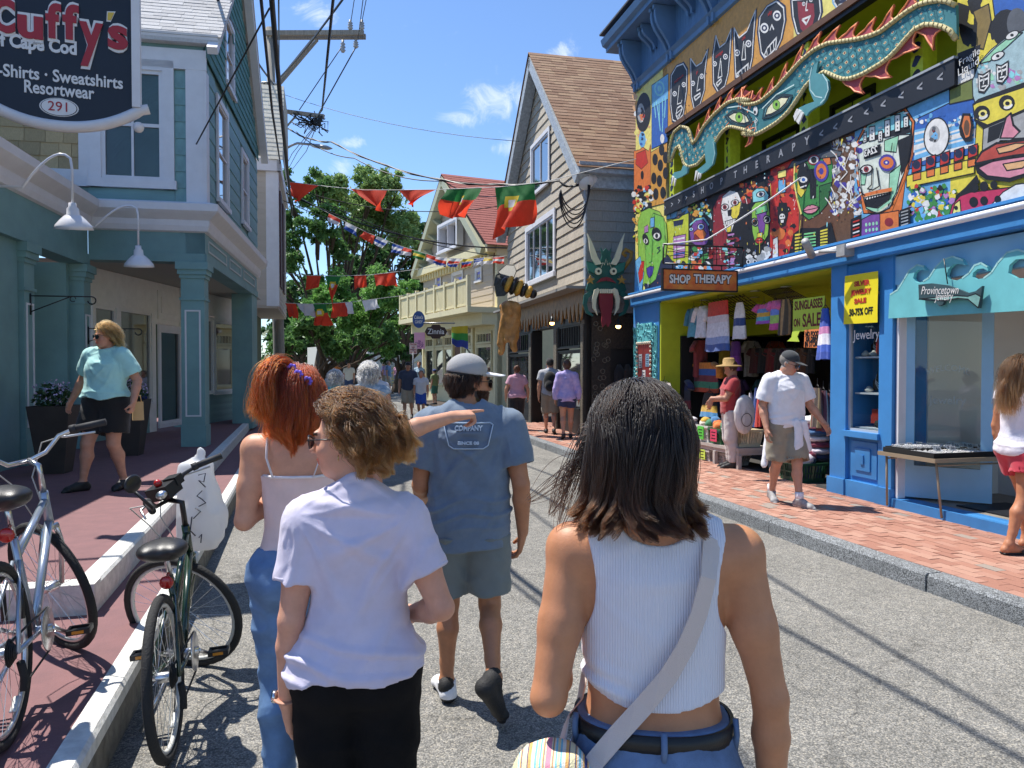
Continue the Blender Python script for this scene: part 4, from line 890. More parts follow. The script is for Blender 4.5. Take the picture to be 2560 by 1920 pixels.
def face(reg,outline,eyes,nose,mouth,word=None,teeth=0,inner='k',edge=None):
 a=Art(RS,.007);p=a.uz(reg,outline);cx=sum(q[0]for q in p)/len(p);cz=sum(q[1]for q in p)/len(p)
 a.put([(cx+(u-cx)*1.16,cz+(z-cz)*1.07)for u,z in p],edge or 'n');a.put([(cx+(u-cx)*1.05,cz+(z-cz)*1.03)for u,z in p],'k')
 a.line(reg,outline,.022,'w',True)
 if inner!='k':a.put([(cx+(u-cx)*.6,cz+(z-cz)*.8)for u,z in p],inner)
 for x,y,r in eyes:a.ell(reg,x,y,r*.8,r,'w');a.ell(reg,x,y,r*.55,r*.6,'n');a.ell(reg,x,y,r*.25,r*.3,'w')
 a.line(reg,nose,.02,'w');a.line(reg,mouth[0],.028,'w',True)
 for q in mouth[1:]:a.line(reg,q,.016,'w')
 o=a.build('painted_face',sb)
 if word:u,z=RS.hit(*zp(reg,*word[1]));lettering(word[0],.085,onRS(u,z,a.o+.001),hexm('r'),o,extrude=.0005)
 return o
face('Q1','1470,580 1510,510 1560,490 1588,540 1585,700 1560,880 1510,935 1480,920 1465,800',[(1495,720,20),(1565,650,20)],'1530,660 1515,800 1545,790 1550,770',['1515,830 1545,810 1555,830 1520,920 1505,880','1510,870 1552,835','1515,895 1545,860'],('mushroom',(1530,605)))
face('Q1','1620,560 1618,450 1660,510 1705,480 1748,380 1725,560 1722,690 1690,800 1645,835 1625,740',[(1635,640,20),(1703,585,20)],'1680,590 1665,700 1690,685',['1645,745 1690,715 1692,735 1655,770'],('pi',(1672,553)))
face('Q1','1790,430 1812,275 1840,365 1885,330 1928,225 1918,420 1905,560 1880,660 1830,705 1795,640',[(1803,490,20),(1885,435,22)],'1848,450 1828,600 1858,585 1850,470',['1815,640 1850,605 1855,625 1825,660'],('orange',(1842,415)))
face('Q1','1955,340 1952,215 1990,290 2050,240 2115,80 2098,300 2090,440 2065,560 2010,605 1965,590',[(1975,405,26),(2062,335,28)],'2025,320 2010,460 2040,455 2035,340',['1968,570 2060,490 2055,555 1990,600','1985,560 1990,590','2010,540 2015,580','2035,520 2040,560'],('cat',(2030,290)))
face('Q2','175,240 185,130 240,50 310,10 365,60 372,160 345,300 300,400 235,465 195,400',[(218,215,40),(315,120,40)],'262,230 275,190 290,225',['215,430 240,370 310,290 305,370 240,440','235,380 240,425','262,352 268,400','288,325 292,378'],('sky',(265,100)))
face('Q2','430,0 640,-20 650,100 610,230 530,295 470,250 440,130',[(520,30,16),(575,0,16)],'545,10 535,80 550,78',['510,150 570,125 540,185'],None,0,'R')
face('Q2','745,-60 960,-120 955,-20 880,60 800,90 755,20',[(800,-30,30)],'850,-40 850,10',['790,40 900,10 860,60'],None,0,'n','s')
A=Art(RS);A.put([(UE,ZM0),(UE,ZF1),(u_bl+.01,ZF1),(u_bl+.01,ZM0)],'Y')
A.blobs('Q1',1185,720,1310,1100,26,26,('Y','f','a','w'),3);A.ell('Q1',1255,862,58,152,'k',.05,22);A.ell('Q1',1236,868,28,75,'e');A.blobs('Q1',1215,820,1262,930,14,14,('r','k','w','o'),4);A.ell('Q1',1246,1072,26,62,'s');A.blobs('Q1',1235,1030,1258,1110,8,12,('n','b'),8)
A.poly('Q1','1318,655 1446,565 1440,1090 1318,1145','b');A.poly('Q1','1320,655 1446,565 1444,760 1320,830','s');A.ell('Q1',1378,680,40,60,'c');A.ell('Q1',1378,680,28,44,'s');A.ell('Q1',1378,680,15,24,'c')
for pts in('1335,760 1350,900','1352,760 1368,860 1385,1000','1400,760 1405,900 1400,1010','1425,740 1418,900','1375,780 1378,940'):A.line('Q1',pts,.035,'c')
A.ell('Q1',1400,1065,16,36,'w')
A.poly('Q1','1182,1160 1225,1150 1250,1130 1295,1160 1310,1110 1312,1420 1250,1500 1182,1480','o');A.poly('Q1','1200,1180 1270,1150 1290,1250 1240,1300 1195,1260','r');A.ell('Q1',1246,1345,12,34,'k')
A.poly('Q1','1312,1170 1438,1095 1425,1560 1308,1590','a')
for x,y in((1345,1225),(1395,1150),(1335,1370),(1385,1270),(1425,1210),(1378,1390),(1425,1330),(1350,1490),(1405,1480)):A.ell('Q1',x,y,21,46,'k')
A.blobs('Q1',1182,1440,1320,1640,46,20,('k','r','w','s','o','k'),5);A.blobs('Q3',1180,60,1240,330,40,14,('Y','k','l','a'),6)
A.poly('Q3','1212,170 1240,90 1300,60 1380,90 1430,180 1440,300 1420,470 1400,640 1300,690 1245,640 1215,420','G');A.poly('Q3','1262,290 1330,100 1410,130 1425,300 1400,460 1350,610 1310,645 1280,560','#7fc24f')
A.poly('Q3','1190,470 1230,430 1260,560 1240,720 1185,715','s');A.poly('Q3','1215,560 1240,470 1262,470 1250,600 1225,640','r');A.poly('Q3','1390,470 1440,420 1500,500 1480,690 1270,700 1262,640 1310,650 1350,610','n')
for(cx,cy,rx,ry)in((1272,315,20,42),(1357,275,32,50)):A.ell('Q3',cx,cy-12,rx*1.15,ry*1.1,'k',-.3);A.ell('Q3',cx,cy,rx*.8,ry*.45,'w',-.3);A.ell('Q3',cx,cy,rx*.36,ry*.36,'k')
A.poly('Q3','1280,525 1305,508 1335,512 1322,575 1300,600 1283,570','v');A.poly('Q3','1262,205 1292,190 1292,245 1262,255','P');A.poly('Q3','1308,140 1340,130 1340,205 1308,215','s');A.line('Q3','1358,370 1380,360 1370,380 1384,385 1360,410',.018,'n');A.line('Q3','1322,300 1318,470 1300,480',.014,'g')
A.build('mural_panel',sb)
def band(u0,u1,c,z0=ZM0+.005,z1=ZR0-.003):a=Art(RS);a.put([(u0,z0),(u0,z1),(u1,z1),(u1,z0)],c);return a
X=lambda reg,x,y=600:RS.hit(*zp(reg,x,y))[0]
def eye(a,reg,x,y,rx,ry,iris='k',lid='k',rot=-.3):a.ell(reg,x,y,rx*1.25,ry*1.4,lid,rot);a.ell(reg,x,y,rx,ry,'w',rot);a.ell(reg,x,y,ry*.8,ry*.9,iris);a.ell(reg,x,y,ry*.35,ry*.4,'k')
def lips(a,reg,x,y,w,h,c,rot=-.1,dark='k'):
 P=[(-1,0),(-.45,-.8),(-.12,-1),(0,-.75),(.12,-1),(.45,-.8),(1,-.1),(.5,.75),(0,1),(-.5,.8)];cr,sr=cos(rot),sin(rot)
 a.poly(reg,[(x+(p*w*cr-q*h*sr),y+(p*w*sr+q*h*cr))for p,q in P],c);a.line(reg,[(x+p*w*cr,y+p*w*sr+q*h)for p,q in((-.9,0),(0,.0),(.9,-.05))],.012,dark)
xs=[u_bl,X('Q3',1600),X('Q3',1775),X('Q3',2045),X('Q4',262),X('Q4',480),X('Q4',760),X('Q4',905),X('Q4',1330),X('Q4',1640),UN]
a=band(xs[0],xs[1],'#c3cc3a');a.poly('Q3','1432,60 1600,20 1600,100 1500,140 1432,150','s');a.poly('Q3','1478,150 1545,105 1580,82 1575,100 1530,140','d');a.poly('Q3','1508,118 1520,82 1545,78 1552,105','e');a.poly('Q3','1485,165 1562,150 1555,185 1490,200','n')
for i in range(5):a.line('Q3',[(1492+i*14,190),(1492+i*14,212-i%2*8)],.012,'b')
a.poly('Q3','1485,280 1580,262 1572,440 1485,450','P')
for j in range(4):a.line('Q3',[(1492,305+j*38),(1570,290+j*38)],.03,'b' if j%2 else 'w')
a.blobs('Q3',1432,460,1595,530,26,18,('s','k','w','o'),11);a.build('mural_panel',sb)
a=band(xs[1],xs[2],'k');a.blobs('Q3',1605,20,1770,130,40,18,('y','k','a','g','c'),12);a.poly('Q3','1610,250 1640,170 1700,140 1750,190 1765,280 1740,340 1670,360 1620,320','p');a.poly('Q3','1640,250 1700,200 1740,260 1710,320 1650,320','o');eye(a,'Q3',1697,205,24,20,'b');eye(a,'Q3',1622,225,14,12,'s');a.line('Q3','1615,190 1660,150 1720,140 1755,190',.03,'c');a.poly('Q3','1650,260 1690,300 1670,320 1640,300','R');a.blobs('Q3',1605,380,1775,540,40,24,('o','k','g','s','r','w'),13);a.build('mural_panel',sb)
a=band(xs[2],xs[3],'k');a.poly('Q3','1790,60 1840,-40 1900,-60 1900,540 1790,540','R');a.poly('Q3','1848,60 1865,-30 1920,-75 1980,-60 2010,10 1995,100 1960,160 1930,250 1890,245 1870,180','w');a.poly('Q3','1925,60 2005,10 1990,110 1958,165 1925,120','y');a.poly('Q3','1900,80 1935,70 1930,120 1905,125','k');eye(a,'Q3',1880,55,26,20,'R');eye(a,'Q3',1958,20,26,18,'R')
a.poly('Q3','1880,165 1965,140 1955,180 1895,200','w')
for i in range(6):a.line('Q3',[(1888+i*13,168-i*4),(1890+i*12,195-i*3)],.01,'k')
a.poly('Q3','1890,205 1930,195 1925,245 1900,250','y');a.blobs('Q3',1880,300,1975,520,26,22,('m','P','R','c','k'),15)
for i in range(8):a.line('Q3',[(1905,270+i*34),(1950,262+i*34)],.03,'R' if i%2 else 'P')
a.build('mural_panel',sb)
a=band(xs[3],xs[4],'k');a.blobs('Q4',40,-130,260,20,40,22,('r','k','o','R'),16);a.poly('Q4','125,-60 160,-90 215,-90 250,-40 245,0 130,20','c');eye(a,'Q4',190,-45,30,18,'n');a.poly('Q4','120,60 150,20 245,0 260,120 245,270 200,340 150,350 125,240','G');a.poly('Q4','155,90 240,60 215,260 180,270','p');a.poly('Q4','150,65 235,35 245,85 150,115','#7fcf8a');eye(a,'Q4',145,170,22,26,'k');eye(a,'Q4',238,150,24,26,'k');a.poly('Q4','165,255 205,245 200,290 160,300','y');lips(a,'Q4',178,312,36,26,'r');a.blobs('Q4',90,380,260,500,26,30,('w','k','w','e'),17)
for x in(95,145,215):a.ell('Q4',x,475,16,18,'w');a.ell('Q4',x,475,9,11,'k')
a.build('mural_panel',sb)
a=band(xs[4],xs[5],'r');a.blobs('Q4',270,-250,470,420,60,34,('r','R','k','o','R'),18);a.poly('Q4','318,90 330,20 390,20 402,110 380,200 345,215 322,170','k');a.ell('Q4',355,130,22,26,'w');a.ell('Q4',346,126,6,7,'k');a.ell('Q4',364,124,6,7,'k');a.poly('Q4','340,150 370,146 366,176 344,180','w');a.poly('Q4','320,-220 385,-235 385,-180 322,-165','Y');a.poly('Q4','325,-150 380,-160 380,-60 325,-50','s');a.poly('Q4','285,300 320,280 325,440 280,450','w');a.line('Q4','282,335 300,375',.016,'r');a.line('Q4','300,335 284,375',.016,'r');a.build('mural_panel',sb)
a=band(xs[5],xs[6],'#6a4632');a.blobs('Q2',740,1000,800,1640,30,28,('w','e','h'),20);a.poly('Q2','450,1260 490,1200 620,1150 720,1180 745,1280 735,1450 700,1560 640,1640 560,1690 500,1640 470,1520 450,1400','g');a.poly('Q2','470,1300 545,1250 540,1460 500,1520 470,1480','y');a.poly('Q2','560,1300 620,1290 615,1520 570,1530','k');a.poly('Q2','640,1430 735,1400 700,1570 640,1640','#2d6a3a');a.poly('Q2','455,1250 480,1200 500,1250 470,1300','o');a.poly('Q2','660,1210 720,1190 730,1260 690,1270','o')
a.poly('Q2','395,1295 430,1240 490,1190 640,1140 700,1080 735,1090 740,1150 815,1165 800,1200 700,1210 560,1230 450,1280','d');a.poly('Q2','440,1240 500,1130 720,1060 735,1150 620,1190 490,1240','k');eye(a,'Q2',598,1228,38,28,'k','R')
a.ell('Q2',520,1350,48,105,'k');a.ell('Q2',518,1380,30,24,'w');a.ell('Q2',518,1380,14,14,'b');a.line('Q2','495,1440 540,1425',.02,'w')
a.ell('Q2',655,1315,56,82,'v');a.ell('Q2',655,1315,40,60,'o');a.ell('Q2',655,1315,18,26,'v');lips(a,'Q2',575,1607,66,34,'i',-.2)
a.line('Q2','450,1260 445,1400 470,1530 500,1640',.03,'Y');a.poly('Q4','400,440 440,260 500,215 640,215 730,170 780,360 640,400','k')
for i in range(7):a.line('Q4',[(455,270+i*26),(500,262+i*26)],.025,'y');a.line('Q4',[(525,262+i*24),(610,250+i*24)],.02,'#7fd08a');a.line('Q4',[(650,240+i*22),(700,226+i*24)],.022,'y')
a.build('mural_panel',sb)
a=band(xs[6],xs[7],'h');a.blobs('Q2',740,1050,960,1640,110,24,('w','w','e','h','v'),21)
for i in range(12):
 g=random.Random(i);x,y=g.uniform(700,930),g.uniform(1050,1640);a.line('Q2',[(x,y),(x+g.uniform(-60,60),y-g.uniform(30,90)),(x+g.uniform(-80,80),y-g.uniform(80,150))],.016,'w')
a.build('mural_panel',sb)
a=band(xs[7],xs[8],'s');a.poly('Q2','905,1130 940,1060 1000,940 1300,820 1370,930 1365,1180 1300,1400 1270,1640 980,1640 930,1400','o');a.poly('Q2','925,1130 990,1090 1140,1040 1290,1000 1340,1040 1330,1180 1290,1330 1240,1480 1180,1600 1080,1640 1000,1600 950,1420','#dfe6d8');a.poly('Q2','1240,1080 1330,1040 1350,960 1360,1100 1330,1240 1270,1350','k');a.poly('Q2','1140,1080 1250,1040 1230,1170 1140,1160','m');a.poly('Q2','960,1300 1010,1290 990,1420 960,1420','m');a.poly('Q2','1180,1330 1270,1260 1230,1480 1170,1580','m')
a.poly('Q2','940,1090 980,1020 1010,960 1290,850 1350,940 1340,1030 1140,1040','c');a.poly('Q2','960,1100 990,1060 1340,960 1340,1020 1140,1060','k')
for(x,y,w_,h)in((990,1060,12,40),(1045,1030,22,55),(1108,1050,16,40),(1162,990,20,65),(1240,950,20,65),(1305,940,18,42)):
 a.poly('Q2',[(x-w_,y+h),(x-w_,y-h),(x+w_,y-h-8),(x+w_,y+h-10)],'w');a.ell('Q2',x,y-h-30,w_*1.1,7,'w',-.2)
 for k in(-.5,0,.5):a.ell('Q2',x,y+k*h,5,7,'k')
a.poly('Q2','980,1150 1110,1105 1108,1185 982,1225','k');eye(a,'Q2',1000,1300,42,26,'R');a.ell('Q2',1160,1250,66,66,'v');a.ell('Q2',1160,1250,50,46,'o');a.ell('Q2',1155,1248,24,20,'v');a.ell('Q2',1155,1248,9,8,'w')
a.line('Q2','1045,1280 1040,1420 1010,1450 1050,1460 1100,1430 1080,1290',.016,'k');a.poly('Q2','985,1530 1080,1500 1190,1470 1180,1530 1080,1600 1000,1590','k')
for i in range(9):a.poly('Q2',[(1000+i*20,1540-i*6),(1016+i*20,1534-i*6),(1016+i*20,1500-i*4+10),(1000+i*20,1508-i*4+10)],'w')
a.line('Q2','985,1500 1080,1475 1190,1455',.04,'o');a.line('Q2','1000,1600 1090,1615 1190,1540',.03,'m')
for pts in('925,1130 950,1420 1000,1600 1080,1640 1180,1600 1290,1330 1340,1040','940,1300 970,1310','1200,1100 1190,1170','960,1480 990,1500'):a.line('Q2',pts,.014,'k')
o=a.build('mural_panel',sb);u,z=RS.hit(*zp('Q2',1046,1165));lettering('2243',.115,Matrix.Translation(RS.P(u,z,a.o+.002))@basis(RS.t,Vector((0,0,1)),RS.n).to_4x4(),hexm('w'),o,extrude=.0005,offset=.003)
a=Art(RS,.03);a.poly('Q4','880,150 965,110 965,340 880,345','k');a.poly('Q4','965,150 1040,110 1110,105 1110,310 960,330','p');a.poly('Q4','1105,105 1250,80 1252,260 1105,290','o');a.poly('Q4','1255,80 1335,50 1340,240 1265,255','k');a.ell('Q4',1175,170,34,34,'R');a.poly('Q4','1130,240 1195,225 1195,250 1130,265','y')
for i in range(4):
 for j in range(3):a.ell('Q4',1000+i*27,190+j*45-i*4,9,14,'m')
for i in range(6):a.line('Q4',[(900,170+i*28),(945,155+i*28)],.018,'w' if i%2 else 'r');a.line('Q4',[(1270,95+i*25),(1320,80+i*25)],.015,'e')
a.build('mural_panel',sb)
a=band(xs[8],xs[9],'s');a.poly('Q2','1375,920 1500,860 1640,790 1830,690 1850,900 1830,1180 1320,1300 1340,1200','b')
for i in range(10):a.line('Q2',[(1375+g.random()*10,1010+i*26),(1500,985+i*24),(1640,960+i*22),(1820,900+i*24)],.035+.02*(i%3),'w' if i%2 else 's')
a.blobs('Q2',1380,880,1820,960,40,16,('w','s','b'),23);a.ell('Q2',1540,1050,100,150,'k',.1,24);a.ell('Q2',1540,1050,90,140,'w',.1,24);a.ell('Q2',1525,1030,42,66,'e');a.blobs('Q2',1500,990,1550,1080,12,16,('k','d','s','R'),24)
for i in range(5):x=1350+i*108;a.poly('Q2',[(x,1330-i*28),(x+70,1305-i*28),(x+74,1215-i*28),(x+4,1240-i*28)],'r');a.ell('Q2',x+36,1265-i*28,30,34,'n')
a.poly('Q2','1310,1350 1830,1215 1830,1330 1310,1440','y')
for i in range(5):x=1360+i*105;a.poly('Q2',[(x,1390-i*26),(x+60,1375-i*26),(x+60,1320-i*26),(x,1335-i*26)],'o')
a.blobs('Q2',1320,1430,1690,1660,120,26,('w','y','b','g','r','k','g','P'),25);a.blobs('Q4',1350,20,1630,220,60,26,('g','g','m','w','s','y'),26);a.build('mural_panel',sb)
a=Art(RS);a.put([(xs[9],ZM0),(xs[9],ZR0+.3),(u_br,ZR0+.3),(u_br,ZF1-.02),(UN,ZF1-.02),(UN,ZM0)],'y');a.poly('Q2','1960,-80 2300,-80 2300,330 2120,120 1990,150','b');a.blobs('Q2',1710,0,1990,330,16,66,('k','k','y'),27,1.0);a.ell('Q2',2080,220,120,150,'k');a.ell('Q2',2160,180,80,120,'d');a.poly('Q2','1820,90 1940,30 1960,160 1900,380 1840,360 1850,180','#8a7440')
a.poly('Q2','1700,410 1880,340 1840,560 1700,640','k');a.poly('Q2','1640,690 1830,600 1820,760 1640,800','#6f7a3a')
for i in range(14):a.line('Q2',[(1706+i*9,640-i*4),(1706+i*9,590-i*4)],.02 if i%3 else.035,'w')
a.poly('Q2','1820,740 1815,620 1870,480 1960,380 2060,300 2300,190 2300,560 2212,640 2000,740 1840,800','#a9c4c8');a.blobs('Q2',1850,480,2212,700,40,26,('m','c','P','e','w'),28);a.poly('Q2','1870,490 2000,360 2130,260 2200,250 2080,360 1950,470','m')
for x,y in((2010,430),(2120,270)):a.ell('Q2',x,y,60,30,'k',-.5);a.ell('Q2',x,y,50,22,'w',-.5);a.ell('Q2',x,y,14,12,'k')
for x,y in((1905,620),(2045,550)):a.poly('Q2',[(x-50,y-60),(x-10,y-50),(x+50,y-90),(x+45,y+40),(x,y+100),(x-45,y+90)],'k');a.line('Q2',[(x-38,y-38),(x-8,y-30),(x+36,y-60),(x+34,y+30),(x,y+75),(x-35,y+70)],.014,'w',True);a.line('Q2',[(x,y-15),(x-5,y+25)],.012,'w');a.line('Q2',[(x-15,y+45),(x+15,y+38)],.014,'w');a.line('Q2',[(x-28,y),(x-14,y-6)],.02,'w');a.line('Q2',[(x+10,y-10),(x+26,y-18)],.02,'w')
a.poly('Q2','1815,800 1860,760 2300,600 2300,820 2150,900 1900,990 1830,930','k');a.poly('Q2','1820,810 1850,790 2300,640 2300,800 2150,870 1930,960 1840,920','y')
for x,y in((1890,870),(2080,790)):a.ell('Q2',x,y,62,60,'k',-.3);a.ell('Q2',x+10,y+25,36,20,'w',-.4);a.ell('Q2',x+5,y,34,26,'Y',-.4);a.ell('Q2',x+5,y+4,18,16,'k')
a.poly('Q2','1900,990 2300,820 2300,1080 2030,1080 1930,1200 1890,1180','e');a.poly('Q2','1940,980 2060,930 2020,1060 1930,1100','k');a.poly('Q2','2030,1060 2075,900 2110,870 2130,960 2180,1010 2130,1060','i');a.line('Q2','2030,1060 2075,900 2110,870 2130,960 2180,1010',.02,'k')
a.poly('Q2','1712,980 1740,870 1800,870 1820,960 1810,1080 1760,1090 1722,1040','k');a.poly('Q2','1730,970 1750,885 1795,885 1808,960 1795,1050 1760,1065','o');a.ell('Q2',1772,980,22,60,'h')
a.poly('Q2','1830,1250 1880,1160 2000,1090 2080,1090 2130,1060 2300,1050 2300,1330 2100,1400 1920,1380 1850,1330','k');a.poly('Q2','1840,1245 1890,1170 2000,1105 2300,1070 2300,1180 2000,1220 1880,1270','#b5483c');a.poly('Q2','1860,1290 1980,1235 2300,1190 2300,1310 2100,1370 1930,1350','i');a.poly('Q2','2000,1140 2150,1100 2250,1100 2120,1160 2020,1180','f');a.poly('Q2','2050,1260 2280,1220 2200,1290 2080,1310','f');a.line('Q2','1845,1260 1980,1230 2130,1200 2300,1180',.03,'k')
a.poly('Q2','1650,1659 1690,1500 1760,1440 1850,1340 1870,1400 1800,1480 1780,1659','k');a.poly('Q4','1620,180 1660,40 1720,-30 1800,-60 2300,-120 2300,90 1720,200','#c8335a');a.poly('Q4','1940,60 2050,-60 2150,-120 2300,-140 2300,70 2000,130','w');a.poly('Q4','1640,190 1680,30 1720,0 1735,180','Y')
for x,y,q in((1830,-95,34),(1905,-105,34),(1980,-115,28),(1825,15,34),(1905,5,30),(1820,125,34),(1910,105,32),(2010,-5,26),(1690,60,14),(1695,110,16),(1692,160,15)):a.ell('Q4',x,y,q,q*1.15,'k')
o=a.build('mural_panel',sb)
for tx,x,y,sz in(('Fragile',1808,440,.1),('Liquid',1800,515,.11)):u,z=RS.hit(*zp('Q2',x,y));lettering(tx,sz,onRS(u,z,a.o+.001)@Matrix.Rotation(.12,4,'Z'),hexm('w'),o,extrude=.0005)
for x,y in((1690,1540),(1700,1420)):pass
a=Art(RS,.036);g=random.Random(77)
for i in range(230):
 u,z,r=g.uniform(2.2,UE-.1),g.uniform(ZM0+.03,ZR0-.03),g.choice((.008,.011,.015,.02));k=g.randint(5,8);e=g.choice((1,1,1,2.6));a.put([(u+r*g.uniform(.5,1.2)*cos(2*pi*j/k),z+r*e*g.uniform(.5,1.2)*sin(2*pi*j/k))for j in range(k)],g.choice('kkwwyrcob'));a.o=.036
for i in range(34):
 u,z=g.uniform(2.2,UE-.1),g.uniform(ZM0+.15,ZR0-.1);d=(g.uniform(-.06,.06),g.uniform(-.25,.1));w_=g.uniform(.004,.009);a.put([(u-w_,z),(u+w_,z),(u+d[0]+w_,z+d[1]),(u+d[0]-w_,z+d[1])],g.choice('kkwy'));a.o=.036
o=a.build('paint_splatter',sb);o['kind']='stuff'
mb=MB().mat(blue);pbox(mb,RS,UN,UE+.02,ZT-.08,ZM0-.03,-.3,.1);pbox(mb,RS,UN,UE+.02,ZM0-.03,ZM0+.0,-.3,.16);mb.build('beam',None,sb)
mb=MB().mat(lampw);mb.tube([RS.P(UN,ZM0-.09,.19),RS.P(UE+.1,ZM0-.09,.19)],.034,10)
mb.build('light_tube',None,sb)
mb=MB().mat(hexm('e'));mb.tube([RS.P(X('Q4',720,450),ZM0-.12,.26),RS.P(X('Q4',800,380),ZM0+.02,.5)],.05,10);mb.tube([RS.P(X('Q4',800,430),ZM0-.1,.3),RS.P(X('Q4',930,430),ZM0-.14,.2)],.02,8);pbox(mb,RS,X('Q4',965,430),X('Q4',900,430),ZM0-.2,ZM0-.06,.1,.24);mb.build('camera_mount',None,sb)
u_p0=RS.hit(661,360)[0];u_s1=RS.hit(832,360)[0];u_w0,u_w1=RS.hit(847,400)[0],RS.hit(880,400)[0];u_d0=RS.hit(893,420)[0]
fl=.15
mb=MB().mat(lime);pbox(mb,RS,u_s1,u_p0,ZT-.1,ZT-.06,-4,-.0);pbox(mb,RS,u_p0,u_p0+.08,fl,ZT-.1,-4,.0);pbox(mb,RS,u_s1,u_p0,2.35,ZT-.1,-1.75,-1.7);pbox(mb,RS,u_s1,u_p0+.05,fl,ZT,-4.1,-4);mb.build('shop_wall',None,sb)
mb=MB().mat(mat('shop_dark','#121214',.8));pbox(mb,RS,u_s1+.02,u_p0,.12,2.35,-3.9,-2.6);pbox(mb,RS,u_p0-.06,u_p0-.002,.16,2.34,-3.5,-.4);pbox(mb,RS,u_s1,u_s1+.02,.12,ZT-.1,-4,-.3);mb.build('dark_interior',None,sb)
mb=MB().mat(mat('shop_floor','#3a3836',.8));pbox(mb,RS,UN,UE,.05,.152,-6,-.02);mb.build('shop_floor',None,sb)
cl=mat('ceiling_light','#d9dccb',.4);mb=MB().mat(cl)
for uu,oo in((6.9,-.5),(6.0,-.5),(5.2,-.5),(5.2,-1.1),(6.2,-1.1),(4.5,-.6)):mb.lathe([(.09,-.012),(.07,.0),(0,.0)],14,Matrix.Translation(RS.P(uu,ZT-.102,oo)))
o=mb.build('recessed_light',None,sb);o['kind']='stuff'
mb=MB().mat(blue);D=-.45
for a,b in((u_w0+.0,u_s1),(u_d0-.0,u_w1)):pbox(mb,RS,min(a,b),max(a,b),fl-.05,ZT-.08,D,.02);pbox(mb,RS,min(a,b)-.01,max(a,b)+.02,fl-.05,.34,D,.05)
pbox(mb,RS,u_w1,u_w0,2.62,ZT-.08,D,-.02);pbox(mb,RS,u_w1,u_w0,2.66,2.98,-.02,.0);pbox(mb,RS,u_w1,u_w0,fl-.05,.88,D,-.03);pbox(mb,RS,u_w1-.03,u_w0+.03,.88,.95,D,.06);pbox(mb,RS,u_w1-.02,u_w0+.02,.12,.34,-.03,.03)
for k,(e,o_)in enumerate(((.0,.0),(.1,.015),(.2,.03))):pbox(mb,RS,u_w1+.06+e,u_w0-.06-e,.40+e*.8,.83-e*.8,-.03,o_-.012)
kiosk=mb.build('kiosk',None,sb)
mb=MB().mat(mat('alu_frame','#c9cdd0',.4,metal=.3))
for q in((u_w1,u_w1+.03,.95,2.62),(u_w0-.03,u_w0,.95,2.62),(u_w1+.03,u_w0-.03,.95,.98),(u_w1+.03,u_w0-.03,2.59,2.62)):pbox(mb,RS,*q,-.06,-.02)
f=mb.build('window_frame',None,kiosk);mb=MB();pbox(mb,RS,u_w1+.03,u_w0-.03,.98,2.59,-.045,-.04);mb.build('pane',clear_glass(),f)
mb=MB().mat(mat('case_back','#5c5d60',.8));pbox(mb,RS,u_w1,u_w0,.95,2.62,-.8,-.78);mb.mat(white)
for z in(1.0,1.42,1.86):pbox(mb,RS,u_w1+.02,u_w0-.02,z-.02,z,-.6,-.1)
pbox(mb,RS,(u_w0+u_w1)/2-.03,(u_w0+u_w1)/2+.03,.98,2.6,-.75,-.7);mb.build('shelf',None,kiosk)
lettering('Jewelry',.17,onRS((u_w0+u_w1)/2,2.17-.05,-.036),signwhite,kiosk,width=.46)
mb=MB().mat(mat('room_white','#dcd8d0',.8));pbox(mb,RS,UN,u_d0,fl,ZT,-3.1,-3.0);pbox(mb,RS,u_d0-.02,u_d0+.02,fl,ZT,-3,D);pbox(mb,RS,UN,u_d0,2.68,2.75,-3,-.1);mb.build('room_wall',None,sb)
mb=MB().mat(mat('stone_tile','#8a8378',.5,var=.2,vscale=5));pbox(mb,RS,UN,u_d0,.15,.235,-3,-.2);mb.mat(hexm('k'));pbox(mb,RS,u_d0-2.0,u_d0-.6,.235,.25,-.95,-.3);mb.build('room_floor',None,sb)
mb=MB().mat(blue);pbox(mb,RS,UN,u_d0+.02,.08,.235,-.2,.03);mb.mat(mat('white_sill','#cfd0cd',.5));pbox(mb,RS,UN,u_d0-1.55,.236,.25,-.2,.035);mb.build('threshold',None,sb)
mb=MB().mat(pale_blue);pbox(mb,RS,UN,u_d0+.06,2.66,ZT-.1,-.12,-.01);mb.build('sign_fascia',None,sb)
dr=Plane(*RS.P(u_d0-.03,0,-.12).xy,1.5+140,1);dw=.86
mb=MB().mat(pale_blue)
for q in((0,.11,.26,2.62),(dw-.11,dw,.26,2.62),(.11,dw-.11,.26,.62),(.11,dw-.11,2.48,2.62)):pbox(mb,dr,*q,-.02,.02)
dd=mb.build('shop_door',None,sb);mb=MB();pbox(mb,dr,.11,dw-.11,.62,2.48,-.004,.004);pn=mb.build('pane',clear_glass(),dd)
mb=MB().mat(dark_plastic)
for z in(.55,1.4,2.25):pbox(mb,dr,-.03,.07,z-.07,z+.07,.02,.03)
mb.build('hinge',None,dd)
mb=MB().mat(white);pbox(mb,RS,u_d0-.06,u_d0-.02,.24,2.66,-.12,-.02);mb.build('door_frame',None,dd)
gw=mat('etched_letter','#b9bfc1',.5)
def ondr(u,z):return Matrix.Translation(dr.P(u,z,.008))@basis(dr.t*(1 if dr.t.dot(CR@Vector((1,0,0)))>0 else-1),Vector((0,0,1)),dr.n).to_4x4()
lettering('WELCOME',.1,ondr(dw/2,1.72),gw,dd,width=.42,arch=-1.2,extrude=.0005);lettering('Jewelry',.13,ondr(dw/2,1.36),gw,dd,width=.36,extrude=.0005)
cs=Plane(*RS.P(u_p0+.08,0,0).xy,1.5,1);cw=UE-u_p0-.08
